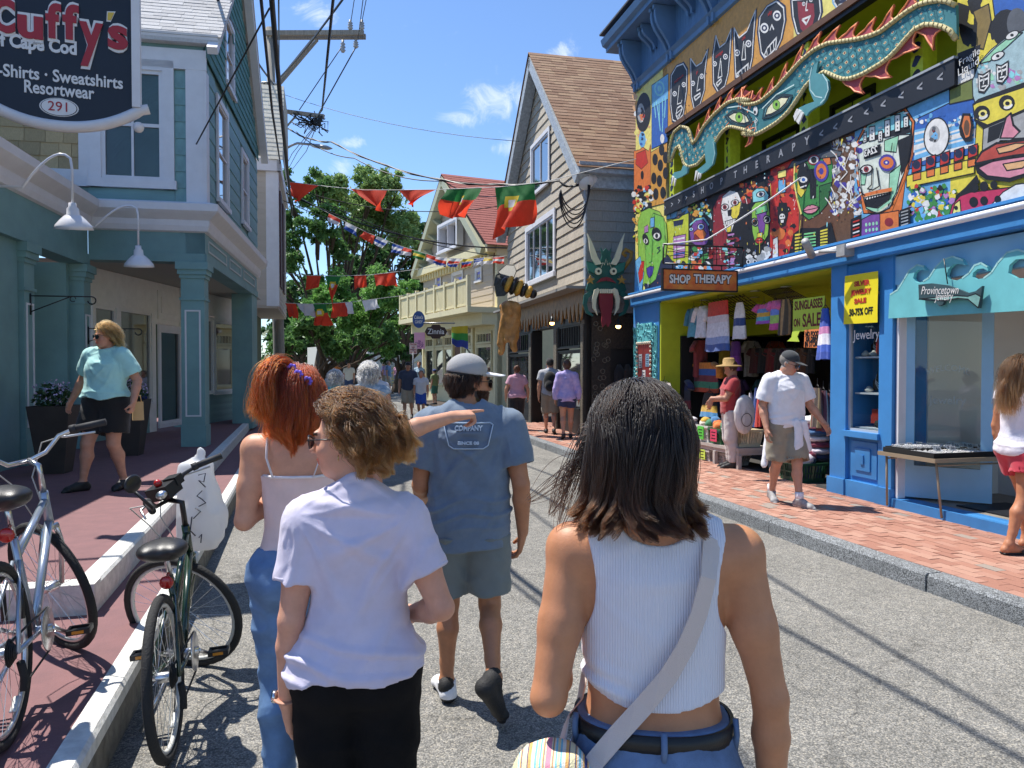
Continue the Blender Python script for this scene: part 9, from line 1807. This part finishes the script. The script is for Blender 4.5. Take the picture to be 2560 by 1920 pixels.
 mb=MB().mat(dark_plastic);mb.tube([ra+V3(.1,.03,Rw*.72),ra+V3(.13,.0,Rw*.82)],.012,6)
 for g in(-1,1):mb.tube([st+V3(-.085,.035*g,-.2),st+V3(-.1,.032*g,-.32)],.012,6)
 L(mb,'brake');mb=MB().mat(alu);mb.tube([bb+V3(-.08,.03,-.02),bb+V3(-.22,.17,-.29+.02)],.009,6);L(mb,'kickstand')
 if extra:extra(root,SM,c,L,hb_)
 return root
def green_extra(root,SM,c,L,hb_):
 mb=MB(SM).mat(dark_plastic);mb.tube([c+V3(-.17,.325,.074),c+V3(-.2,.35,.1),c+V3(-.16,.36,.2)],.008,6);mb.ball(c+V3(-.14,.33,.235),(.012,.062,.042),14);L(mb,'mirror',hb_)
 mb=MB(SM).mat(alu);mb.ball(c+V3(-.06,.1,.07),(.03,.03,.022),12);L(mb,'bell',hb_);mb=MB(SM).mat(dark_plastic);mb.cbox(c+V3(0,0,.06),(.13,.12,.07));mb.cbox(c+V3(-.03,-.06,.08),(.08,.06,.05));mb.mat(ref_r);mb.ball(c+V3(0,.02,.11),(.022,.022,.022),10);L(mb,'handlebar_lamp',hb_)
bottle=mat('bottle_green_enamel','#16301f',.25,coat=.6);silv=mat('silver_blue_enamel','#a6b0be',.28,metal=.6,coat=.4)
bicycle('dark green bicycle with white rims, its wheels on the road',Vector((-.585,3.62,.012)),radians(1),radians(66),radians(-4),bottle,bottle,mat('white_rim','#c9c9c4',.4),'low',.1,green_extra)
bicycle('silver blue bicycle with upright silver handlebar on the red ramp',Vector((-1.13,3.36,.262)),radians(-3),radians(42),radians(-4),silv,silv,alu,'high')
pbm=bpy.data.materials.new('thin_white_plastic');pbm.use_nodes=True;t=pbm.node_tree;b=t.nodes['Principled BSDF'];b.inputs['Base Color'].default_value=(.8,.81,.82,1);b.inputs['Roughness'].default_value=.35;tl=N(t,'ShaderNodeBsdfTranslucent');tl.inputs[0].default_value=(.85,.85,.86,1);ms_=N(t,'ShaderNodeMixShader');ms_.inputs[0].default_value=.45;t.links.new(b.outputs[0],ms_.inputs[1]);t.links.new(tl.outputs[0],ms_.inputs[2]);t.links.new(ms_.outputs[0],t.nodes['Material Output'].inputs[0])
bc=U(202,500,4.45);bg3=empty('plastic_bag',bc,'white plastic carrier bag hanging from the green bicycle handlebar','bag');S=SDF((-.3,-.2,-.4),(.3,.2,.42),.012);S.loft([(-.29,0,0,.08,.04),(-.22,.0,0,.125,.07),(-.05,0,0,.13,.085),(.1,-.015,0,.1,.055),(.2,-.03,0,.07,.03)],.0);S.cone((-.05,0,.14),(-.0,.01,.27),.05,.02,.05,squash=((0,1,0),.4));S.wrinkle(lambda P:fold(P,.022,(11,11,5),6));me,v=S.mesh('bag_body');me.materials.append(pbm);o=link_mesh('bag_body',me,bg3,True);bg3.rotation_euler=(0,0,VIEW)
mb=MB().mat(mat('navy_print','#1f2436',.5));pb2=lambda x,z:V3(x,-.095-.0*z,z)
for st_ in(((.02,.16),(.06,.17),(.05,.12),(.02,.13),(.06,.09)),((.04,.07),(.01,.04),(.04,.02),(.06,.0),(.02,-.02)),((.0,-.03),(.03,-.05),(-.01,-.09)),((-.02,-.08),(-.03,-.16),(-.0,-.19)),((.02,-.2),(.035,-.18),(.03,-.23))):mb.tube([pb2(*q)for q in st_],.006,5,flat=.5)
mb.build('printed_script',None,bg3,True)
def RP(reg,x,y,off):u,z=RS.hit(*zp(reg,x,y),off);return RS.P(u,z,off),u,z
CM=lambda c:fab('goods_'+c[1:],c,var=.18,vscale=20)
def garment(lab,reg,x0,x1,y0,y1,off,cols,prof=(.3,.45,.42,.44,.5),sleeve=0.0,seed=0,group='clothes hanging in the open shop',depth=.06,name='hanging_garment',cat='clothing',split=None,uz=None):
 """a hung piece of clothing: rippled flattened tube in colour bands, with optional sleeves and a hanger"""
 _,ua,zt=RP(reg,x0,y0,off);_,ub,_=RP(reg,x1,y0,off);_,_,zb=RP(reg,x0,y1,off);
 if uz:ua,ub,zt,zb=uz;off=.12
 w,h,uc=abs(ub-ua),zt-zb,(ua+ub)/2;r=empty(name,RS.P(uc,zb,off),lab,cat,group);g=random.Random(seed);n=22;m=14;mb=MB();mb.smooth=True;R_=[]
 for i in range(m+1):
  t=i/m;hw=np.interp(t,np.linspace(0,1,len(prof)),prof)*w
  R_.append([RS.P(uc+hw*cos(a)*(1+.04*sin(a*9+seed)*t),zt-h*t+.012*h*sin(a*3+seed)*t,off+depth*sin(a)*(.5+.5*t)+.02*sin(a*7+seed+t)*t)for a in[2*pi*j/n for j in range(n)]])
 for i in range(m):
  k=cols[min(len(cols)-1,int(i/m*len(cols)))]if split is None else None
  for j in range(n):
   if split:k=cols[(j*split//n+(i*len(cols)//m if split<0 else 0))%len(cols)]
   mb.mat(CM(k));mb.add([R_[i][j],R_[i][(j+1)%n],R_[i+1][(j+1)%n],R_[i+1][j]],[(0,1,2,3)])
 me=mb.mesh('cloth');bm=bmesh.new();bm.from_mesh(me);bmesh.ops.remove_doubles(bm,verts=bm.verts,dist=1e-4);bm.to_mesh(me);bm.free();link_mesh('cloth',me,r)
 if sleeve:
  for s_ in(-1,1):mb=MB().mat(CM(cols[0]));mb.tube([RS.P(uc+s_*w*.3,zt-h*.04,off),RS.P(uc+s_*w*.5,zt-h*.2,off),RS.P(uc+s_*w*.55,zt-h*sleeve,off+.02)],[.07,.075,.08],9,flat=.6);mb.build('sleeve',None,r)
 mb=MB().mat(dark_plastic);mb.tube([RS.P(uc-w*.28,zt-.02,off),RS.P(uc,zt+.05,off),RS.P(uc+w*.28,zt-.02,off)],.006,5);mb.tube([RS.P(uc,zt+.05,off),RS.P(uc,zt+.13,off)],.004,4);mb.build('hanger',None,r);return r
garment('red, white and blue dip-dyed skirt hanging at the front of the open shop','Q3',1737,1925,795,1165,-.25,['#c93a33','#c93a33','#d9cdd0','#dfdde2','#dedee6','#8fa3cc','#3a5a9a'],(.4,.42,.44,.47,.5),0,1);garment('white blouse with loose sleeves hanging left of the dip-dyed skirt','Q3',1660,1745,825,1060,-.3,['#dcdbe0'],(.2,.4,.38,.42,.5),.5,2);garment('blue patterned top hanging leftmost in the open shop','Q3',1605,1680,840,1055,-.35,['#3f7f9a','#57a0b5'],(.25,.42,.4,.45,.5),.6,3)
garment('white and navy top hanging right of the dip-dyed skirt','Q3',1950,2042,795,1070,-.3,['#e0e0e4','#e0e0e4','#2c4a86','#e0e0e4','#d9d9de'],(.25,.4,.42,.46,.5),0,4);garment('rainbow tie-dye T-shirt beside the grid panel','Q4',160,272,812,955,-.4,['#d25fae','#5f8fd8','#e0b44a','#57b8c9','#a85fd0'],(.3,.45,.42,.42,.44),.35,5);garment('pink and lime tie-dye shirt left of the sunglasses sign','Q4',265,342,780,1000,-.3,['#e06fb0','#6f8fe0','#a9d06a','#d0509a'],(.3,.45,.42,.42,.48),.3,6);garment('brown striped poncho left of the sunglasses sign','Q4',335,432,770,1040,-.3,['#8a6f4a','#3a342c','#a98a5c','#4a4436'],(.3,.5,.5,.5,.5),0,7,split=11)
garment('blue and white tie-dye dress hanging beside the blue kiosk','Q4',630,745,840,1225,-.12,['#2f56b0','#2f4fa8','#c97fae','#e6e2ea','#3a5fc0','#2f4fa8'],(.2,.3,.38,.46,.52),0,8)
garment('black sun dress with rainbow hem on the rack left of the shopper','Q3',1700,1830,1480,1659,-.6,['#151518','#151518','#c9a23a','#3f8ac0'],(.3,.4,.42,.46,.5),0,9);garment('orange and blue tie-dye shirt above the black sun dress','Q3',1628,1840,1250,1470,-.7,['#d9822f','#2f5fa8','#7a2f3a','#3f8a6a','#c9522f'],(.35,.5,.46,.46,.48),.5,10);garment('dark blue printed shirt low on the left wall of the open shop','Q3',1485,1620,1380,1590,-.5,['#27305a','#3a3f4a','#7a3440'],(.35,.5,.46,.46,.48),.3,11);garment('fringed grey and red shawl at the shop corner','Q3',1345,1490,1400,1659,-.05,['#c9c0b8','#8a4a4a','#7f8a94','#5a5f66'],(.3,.45,.5,.5,.5),0,12);garment('purple feather boa hanging in the open shop','Q3',1930,2000,1090,1310,-.9,['#5a2f8a','#7a3fa8'],(.4,.5,.4,.5,.4),0,13,depth=.1)
for i,c in enumerate(('#5a2f34','#2a2f3a','#7a2f3a','#3a3a3f','#4a3a5a','#28424a','#6a4a3a','#34343a')):garment('%s shirt on the dark back rail of the open shop'%('dull red','slate','crimson','charcoal','plum','petrol','brown','grey')[i],'Q4',110+i*62,175+i*62,1140,1330,-1.6,[c,c],(.3,.45,.44,.44,.46),.3,20+i,'clothes on the dark back rail')
for i,(x0,c)in enumerate(((95,'#d8d6da'),(140,'#2f4f9a'),(165,'#c2362f'))):garment(('white','blue','red')[i]+' folded beach parasol cloth standing beside the shopper','Q4',x0,x0+38,1440+40*(i==0),1740,-.45,[c],(.12,.3,.42,.46,.5),0,30+i,'folded parasols')
for i,cs_ in enumerate((['#8a7a5a','#6a3a34','#4a3f3a'],['#5f3a4a','#b0a8a0','#6a2f3a'],['#3a4a6a','#c9b8a8','#7a3a3a'])):garment(('tan and maroon','maroon and cream','blue and cream')[i]+' striped trousers hanging beside the blue kiosk','Q6',590+45*i,660+45*i,90+20*i,390+30*(i%2),-.03-.08*i,cs_,(.35,.45,.48,.5,.5),0,40+i,'striped trousers by the kiosk',split=9)
WL=Plane(*RS.P(u_p0-.1,0,0).xy,91.5,-1)
for i,c in enumerate(('#8a3a3a','#3a5a8a','#c9a23a','#4a2f5a','#b8b0a8','#2f6a6a','#c2562f','#5a5f66','#7a2f5a','#34506a')):
 RSK=RS;RS=WL;x0=.55+.27*i;r=garment(('brick red','denim blue','mustard','plum','oatmeal','teal','rust','grey','magenta','navy')[i]+' shirt on the crowded left wall of the open shop','Q3',1,2,1,2,0,[c,c],(.3,.45,.44,.44,.46),.3,60+i,'shirts on the left shop wall',uz=(x0,x0+.34,2.25-.75*(i%2),1.55-.75*(i%2)));RS=RSK
for i,c4 in enumerate((((1660,750),(1990,705),(2115,905),(1800,912)),((2110,668),(2300,640),(2480,830),(2260,850)))):
 pts=[RP('Q3',*q,-.6)[0]for q in c4];pts=[p+Vector((.4*(k>1),0,0))for k,p in enumerate(pts)];mb=MB().mat(dark_plastic)
 for k in range(13):t=k/12;mb.tube([pts[0].lerp(pts[1],t),pts[3].lerp(pts[2],t)],.007,4)
 for k in range(7):t=k/6;mb.tube([pts[0].lerp(pts[3],t),pts[1].lerp(pts[2],t)],.007,4)
 tag(mb.build('wire_grid'),'black wire display grid slanting under the lime ceiling, %s'%('by the dip-dyed skirt' if i==0 else 'behind the sunglasses sign'),'grid panel','wire display grids')
def card(nm,lab,reg,pts,off,c,lines,tm):
 r=empty(nm,RP(reg,*pts[0],off)[0],lab,'sign');mb=MB().mat(mat('card_'+c[1:],C(c),.6));mb.prism([RS.hit(*zp(reg,*p),off)for p in pts],off-.006,off,1,RS.M());mb.build('card',None,r)
 for s_,x,y,wpx,sz in lines:p,u,z=RP(reg,x,y,off);w_=abs(RP(reg,x-wpx/2,y,off)[1]-RP(reg,x+wpx/2,y,off)[1]);lettering(s_,sz,onRS(u,z,off+.002),tm,r,width=w_,offset=.005,extrude=.001)
dkr=mat('marker_maroon','#6a1f2a',.6);card('sale_card','lime cardboard SUNGLASSES ON SALE sign hanging in the open shop','Q4',[(440,765),(680,735),(672,995),(435,1012)],-.12,'#b9d24a',[('SUNGLASSES',555,805,215,.17),('ON',468,945,48,.15),('SALE',580,925,140,.25)],dkr)
card('rule_card','orange NO FOOD OR DRINK IN STORE card below the lime sign','Q4',[(527,998),(647,990),(640,1135),(522,1132)],-.11,'#e0834a',[('NO FOOD',585,1030,105,.09),('OR DRINK',588,1068,105,.08),('IN STORE',583,1108,110,.1)],hexm('k'));card('fish_card','small lime fish-shaped paper below the lime sign','Q4',[(432,1012),(488,1008),(470,1050),(485,1088),(392,1085),(425,1055)],-.115,'#b9d24a',[],dkr)
card('notice_board','orange printed notice on the white board inside the shop','Q3',[(1497,1085),(1628,1080),(1626,1195),(1497,1198)],-.9,'#b5542f',[('THANKS TO',1562,1108,110,.08),('OCTOBER',1562,1140,110,.1)],dkr);r=bpy.data.objects['notice_board'];mb=MB().mat(white);u0,z1=RS.hit(*zp('Q3',1435,985),-.95);u1,z0=RS.hit(*zp('Q3',1690,1450),-.95)
for q in((u1,u1+.08,.2,z1),(u0-.08,u0,.2,z1),(u1+.08,u0-.08,z1-.08,z1),(u1+.08,u0-.08,1.0,1.3)):pbox(mb,RS,min(q[:2]),max(q[:2]),q[2],q[3],-.98,-.95)
mb.build('board_frame',None,r)
bw_=mat('bench_white','#b9b2ab',.6);be_=empty('display_bench',(6.7,11.1,.15),'low pale wooden bench carrying laundry baskets at the shop front','bench');BX0,BX1,BY0,BY1=6.42,7.05,10.35,11.75
mb=MB().mat(bw_);mb.box((BX0,BY0,.43),(BX1,BY1,.48));mb.box((BX0+.02,BY0+.02,.37),(BX1-.02,BY1-.02,.43));mb.build('top',None,be_)
for x in(BX0,BX1-.06):
 for y in(BY0,(BY0+BY1)/2,BY1-.06):mb=MB().mat(bw_);mb.box((x,y,.14),(x+.06,y+.06,.37));mb.build('leg',None,be_)
def basket(lab,c,sx,sy,h,col,fill,tag_c=None,rot=0.0,heap=1.0,seed=0):
 r=empty('laundry_basket',c,lab,'basket','laundry baskets of folded clothes');r.rotation_euler=(0,0,rot);m=mat('basket_'+col[1:],C(col),.45);mb=MB().mat(m);g=random.Random(seed)
 for s_,z0,z1,k in((1.0,h-.035,h,.02),(.86,0,.06,.01),(.93,h*.45,h*.52,.008)):
  a,b=sx/2*s_,sy/2*s_
  for q in((-a-k,a+k,-b-k,-b),(-a-k,a+k,b,b+k),(-a-k,-a,-b,b),(a,a+k,-b,b)):mb.box((q[0],q[2],z0),(q[1],q[3],z1))
 mb.box((-sx*.43,-sy*.43,0),(sx*.43,sy*.43,.012))
 for ax_ in(0,1):
  L_,W_=(sx,sy)if ax_==0 else(sy,sx);n=max(5,int(L_/.045))
  for i in range(n+1):
   t=-L_/2+L_*i/n
   for s_ in(-1,1):
    p,q=[(t*.86,s_*W_/2*.86,.05),(t,s_*W_/2,h-.02)]if ax_==0 else[(s_*W_/2*.86,t*.86,.05),(s_*W_/2,t,h-.02)];mb.tube([p,q],.011 if i%4 else.022,4)
 mb.build('tub',None,r,True)
 if tag_c:M=Matrix.Translation((-sx*.5-.025,0,h*.55));mb=MB().mat(mat('tag_'+tag_c[1:],C(tag_c),.6));mb.cbox((0,0,0),(.006,.2,h*.8),M);t_=mb.build('price_tag',None,r,True);mb=MB().mat(hexm('k'));[mb.cbox((-.004,0,.05-.05*k),(.003,.13-.03*(k%2),.014),M)for k in range(3)];mb.build('price_mark',None,t_,True)
 for i,cc in enumerate(fill):
  S=SDF((-.3,-.3,-.1),(.3,.3,.16),.02);S.ell((0,0,0),(sx*.22,sy*.22,.075),0);S.wrinkle(lambda P:fold(P,.03,(14,14,14),seed+i));me,v=S.mesh('folded_cloth');me.materials.append(CM(cc));o=link_mesh('folded_cloth',me,r,True);o.location=(g.uniform(-.24,.24)*sx,g.uniform(-.28,.28)*sy,h*.9+g.uniform(0,.08)*heap)
 mb=MB().mat(CM(fill[0]));mb.box((-sx*.42,-sy*.42,.05),(sx*.42,sy*.42,h*.85));mb.build('clothes',None,r,True);return r
mix_=['#c9a23a','#3f7f5a','#a83a4a','#d9d0c0','#e07a3a','#4a7fb0'];basket('white basket with a green price tag at the far end of the bench',(6.62,11.5,.485),.36,.42,.27,'#cfd0cc',mix_,'#5fd04a',0,1.3,1);basket('green basket with a pink price tag in the middle of the bench',(6.62,11.08,.485),.36,.36,.25,'#2f6a45',mix_[::-1],'#e0486a',0,.8,2);basket('cream basket with a pink price tag at the near end of the bench',(6.68,10.66,.485),.42,.46,.27,'#d9cfae',['#d8cdb5','#cfc4ae','#e0d8c8'],'#e0486a',0,.4,3)
basket('white basket with a lime price tag under the bench',(6.66,11.5,.155),.38,.4,.2,'#c9cac6',['#b8b4b0','#8a8a90'],'#c6de5a',0,0,4);basket('grey basket standing under the middle of the bench',(6.7,10.95,.155),.36,.4,.19,'#a9aaa6',['#8a8d94','#5a5f6a'],None,0,0,5);basket('dark green basket of folded blankets beside the blue kiosk',(6.68,9.15,.15),.4,.52,.27,'#1f4a34',['#3a4460','#c9c4cc','#27304a','#8a2f4a','#d0ccd4','#44506a'],None,0,1.5,6)
st2=empty('blanket_stack',(6.95,9.2,.45),'tall stack of folded striped blankets behind the green basket','blankets')
for i,c in enumerate(('#2f3a5a','#c9c4cc','#7a2f44','#e0d8d8','#3a5f8a','#c78a9a','#d8dce0')):
 S=SDF((-.3,-.3,-.1),(.3,.3,.1),.02);S.ell((0,0,0),(.2,.24,.055),0);S.wrinkle(lambda P:fold(P,.02,(12,12,20),i));me,v=S.mesh('folded_blanket');me.materials.append(CM(c));o=link_mesh('folded_blanket',me,st2,True);o.location=(RND.uniform(-.03,.03),RND.uniform(-.03,.03),.03+i*.085)
fs_=empty('folded_stack',(6.5,12.1,.15),'stack of folded pale striped cloths at the far end of the bench','cloths')
for i in range(6):S=SDF((-.25,-.25,-.08),(.25,.25,.08),.02);S.ell((0,0,0),(.16,.2,.045),0);S.wrinkle(lambda P:fold(P,.018,(12,12,20),i));me,v=S.mesh('folded_cloth');me.materials.append(CM(('#b9b4c4','#8a90a8','#d0ccd4')[i%3]));o=link_mesh('folded_cloth',me,fs_,True);o.location=(0,0,.35+i*.065)
mb=MB().mat(bw_);mb.box((-.16,-.18,0),(.16,.18,.3));mb.build('crate',None,fs_,True)
jt=empty('jewelry_table',(6.9,6.85,.15),'folding table with a black tray of rings outside the jewelry door','table');fw=mat('tan_metal','#9a8a72',.5);TX0,TX1,TY0,TY1=6.28,7.55,6.42,7.22
mb=MB().mat(mat('table_top','#6a6258',.6));mb.box((TX0,TY0,.755),(TX1,TY1,.775));mb.mat(fw);mb.box((TX0-.01,TY0-.01,.735),(TX1+.01,TY0,.778));mb.box((TX0-.01,TY1,.735),(TX1+.01,TY1+.01,.778));mb.box((TX0-.011,TY0,.735),(TX0,TY1,.778));mb.build('top',None,jt)
for x in(TX0+.06,TX1-.06):
 for y in(TY0+.05,TY1-.05):mb=MB().mat(fw);mb.tube([(x,y,.74),(x+(.05 if x<7 else.1),y+(.04 if y>6.8 else-.03),.155 if x<6.6 else.24)],.013,6);mb.build('leg',None,jt)
for y in(TY0+.05,TY1-.05):mb=MB().mat(fw);mb.tube([(TX0+.07,y,.7),(TX1-.07,y,.7)],.009,5);mb.build('brace',None,jt)
tr_=empty('ring_tray',(6.9,6.82,.776),'black velvet tray packed with silver rings and little price cards','tray');mb=MB().mat(mat('black_velvet',(.008,)*3,.9));mb.box((TX0+.02,TY0+.04,.777),(TX1-.25,TY1-.04,.80));mb.box((TX0+.02,TY0+.04,.80),(TX0+.04,TY1-.04,.83));mb.box((TX0+.04,TY0+.04,.80),(TX1-.25,TY0+.055,.83));mb.box((TX0+.05,TY0+.4,.80),(TX1-.25,TY1-.04,.84));mb.build('tray',None,tr_)
rgm=MB().mat(mat('silver',(.9,.89,.87),.4,metal=.6));base=[(.014*cos(a),0,.014*sin(a))for a in np.linspace(0,2*pi,9,endpoint=False)];g=random.Random(6);rm=MB();rm.mat(MATS['silver']);rm.tube(base,.0045,5,closed=True);me=rm.mesh('ring');n=0
for i in range(26):
 for j in range(20):
  x,y=TX0+.07+i*.036,TY0+.09+j*.03;z=.812 if j<11 else.852
  if g.random()<.3:continue
  M=Matrix.Translation((x+g.uniform(-.006,.006),y,z))@Matrix.Rotation(g.uniform(-.3,.3),4,'Z')
  if n<290:o=bpy.data.objects.new('ring',me);COL.objects.link(o);o.matrix_basis=M;attach(o,tr_);n+=1
  else:rgm.tube([M@Vector(q)for q in base],.0045,5,closed=True)
o=rgm.build('ring',None,tr_);o['kind']='stuff'
for i in range(15):x,y=TX0+.1+g.random()*.85,TY0+.12+g.random()*.55;M=Matrix.Translation((x,y,.86))@basis(Vector((cos(.4),-sin(.4),0)),Vector((0,.25,.97)),Vector((-sin(.4),-cos(.4),.25))).to_4x4();mb=MB().mat(hexm('w'));mb.cbox((0,0,0),(.06,.05,.002),M);pc_=mb.build('price_card',None,tr_);lettering('60' if i%3==1 else '50',.04,M@Matrix.Translation((0,0,.002)),hexm('k'),pc_,extrude=.0003,offset=.001)
M=Matrix.Translation((7.42,6.75,.93))@basis(Vector((.93,-.37,0)),Vector((0,.1,.99)),Vector((-.37,-.93,.1))).to_4x4();r=empty('bracelet_card',(7.42,6.75,.78),'white handwritten 14K GOLD BRACELET card standing on the table','sign');mb=MB().mat(hexm('w'));mb.cbox((0,0,-.01),(.24,.27,.01),M);mb.build('card',None,r)
for k,s_ in enumerate(('14 K','GOLD','BRACELET','50')):lettering(s_,.06,M@Matrix.Translation((0,.085-.06*k,.0)),hexm('k'),r,width=(.12,.14,.2,.07)[k],extrude=.0005)
for i,(u,z,lab)in enumerate(((.33,1.88,'black velvet necklace bust on the top shelf of the kiosk window'),(.4,1.44,'black velvet necklace bust with pearl strings on the middle kiosk shelf'))):
 c=RS.P(u_w1+(u_w0-u_w1)*(1-u),z,-.3);r=empty('necklace_bust',c,lab,'display bust','necklace busts');S=SDF((-.15,-.1,0),(.15,.1,.35),.012);S.loft([(0,0,0,.09,.05),(.12,0,.0,.1,.05),(.18,0,0,.05,.04),(.28,0,0,.035,.03)],.02);me,v=S.mesh('bust');me.materials.append(MATS['black_velvet']);link_mesh('bust',me,r,True);mb=MB().mat(MATS['silver'])
 for k in range(3):mb.tube([V3(-.055-.0,0,.2),V3(-.04,-.06,.13-.02*k),V3(0,-.07,.09-.03*k),V3(.04,-.06,.13-.02*k),V3(.055,0,.2)],.004,4)
 mb.build('necklace',None,r,True);r.rotation_euler=(0,0,-pi/2+.4)
c=RS.P((u_w0+u_w1)/2-.05,1.0,-.25);r=empty('toy_truck',c,'small red toy truck low in the kiosk window','toy');mb=MB().mat(mat('toy_red','#a8382c',.4));mb.cbox(c+Vector((0,.05,.1)),(.14,.16,.1));mb.cbox(c+Vector((0,.06,.18)),(.13,.12,.08));mb.build('body',None,r)
for sx in(-.08,.08):mb=MB().mat(tyre);mb.tube([c+Vector((sx-.015,0,.045)),c+Vector((sx+.015,0,.045))],.045,12);mb.build('wheel',None,r)
c=RS.P((u_w0+u_w1)/2-.02,1.88,-.25);mb=MB().mat(mat('box_red','#b52f28',.5));mb.cbox(c+Vector((0,0,.1)),(.1,.1,.2));r=mb.build('gift_box');tag(r,'upright red gift box on the top kiosk shelf','box')
for i,(t,z)in enumerate(((.25,1.42),(.75,1.42),(.3,1.0),(.6,1.86),(.85,1.86))):c=RS.P(u_w1+(u_w0-u_w1)*t,z,-.2);mb=MB().mat(mat('shell_white','#c9c2b8',.5));mb.ball(c+Vector((0,0,.03)),(.06,.05,.03),10);mb.ball(c+Vector((.02,.03,.05)),(.03,.03,.03),8);tag(mb.build('sea_shell'),'pale sea shell ornament in the kiosk window, %s'%('middle shelf near side','middle shelf far side','bottom near side','top shelf centre','top shelf far side')[i],'shell','sea shells in the kiosk')
p,u,z=RP('Q4',1885,1050,-2.9);mm_=empty('mermaid_figure',p,'dark carved mermaid hanging on the white wall of the jewelry room','figurine');mb=MB().mat(mat('dark_carving','#4a382c',.7,var=.3,vscale=20));pts=[(.13,.62),(.2,.5),(.15,.3),(.16,.1),(.19,-.1),(.16,-.3),(.1,-.52),(.05,-.66)]
mb.lathe([(0,-.68)]+[(r_*.75,z_)for r_,z_ in pts[::-1]]+[(0,.66)],14,Matrix.Translation(RS.P(u,z,-2.9))@Matrix.Scale(.45,4,RS.n));mb.ball(RS.P(u,z+.72,-2.88),(.09,.09,.11),10);mb.build('torso',None,mm_);mb=MB().mat(MATS['dark_carving']);[mb.ball(RS.P(u+g_*.12,z-.76,-2.9),(.05,.13,.1),8)for g_ in(-1,1)];mb.build('fluke',None,mm_)
p,u,z=RP('Q4',1960,1600,-1.5);cab=empty('white_cabinet',RS.P(u,.235,-1.5),'white display cabinet inside the jewelry room','cabinet');mb=MB().mat(white);pbox(mb,RS,u-1.3,u+.42,.236,z,-2.1,-1.45);mb.build('carcass',None,cab);vs_=empty('glass_vase',RS.P(u+.1,z,-1.7),'teal glass vase with thin bamboo leaves on the white cabinet','vase');mb=MB().mat(mat('teal_glass','#1f6f7a',.1,coat=.5));mb.lathe([(0,0),(.1,0),(.115,.05),(.115,.3),(.07,.36),(.05,.4),(.06,.43)],16,Matrix.Translation(RS.P(u+.1,z,-1.7)));mb.build('jar',None,vs_);mb=MB().mat(leafm)
for i in range(9):a=i*.7;b_=RS.P(u+.1,z+.4,-1.7);e=b_+Vector((.12*cos(a),.16*sin(a),.25+.05*(i%4)));mb.tube([b_,b_.lerp(e,.6)+Vector((0,0,.06)),e],[.006,.01,.002],4,flat=.3)
mb.build('bamboo',None,vs_)
def GP_(x,y,off):u,z=GF.hit(*zp('Q3',x,y),off);return GF.P(u,z,off)
for lab,pts,c,rr in(('navy star-patterned top on a stand in the grey house doorway',((425,1200),(425,1370)),'#262c44',(.1,.24,.22)),('white ruffled skirt below the navy top',((412,1370),(412,1470)),'#d5d0d8',(.2,.28,.34)),('white sleeveless top hanging beside the navy top',((535,1215),(535,1340)),'#d0cccc',(.1,.2,.2))):
 a,b=GP_(*pts[0],-.35),GP_(*pts[1],-.35);mb=MB().mat(CM(c));mb.tube([a,a.lerp(b,.5),b],list(rr),14,flat=.5);tag(mb.build('displayed_garment'),lab,'clothing')
for i in range(4):c=GN.P(.75+i*.2,1.35,.04);mb=MB().mat(CM(('#1b1b1e','#2a2622','#3a342c','#1f2226')[i]));mb.tube([c+Vector((0,0,.45)),c+Vector((0,-.03,.3)),c-Vector((0,0,.5))],[.04,.13,.12],10,flat=.6);tag(mb.build('hanging_jacket'),('black','dark brown','khaki brown','blue black')[i]+' jacket hanging in the coat doorway beside the dragon head','jacket','jackets in the coat doorway')
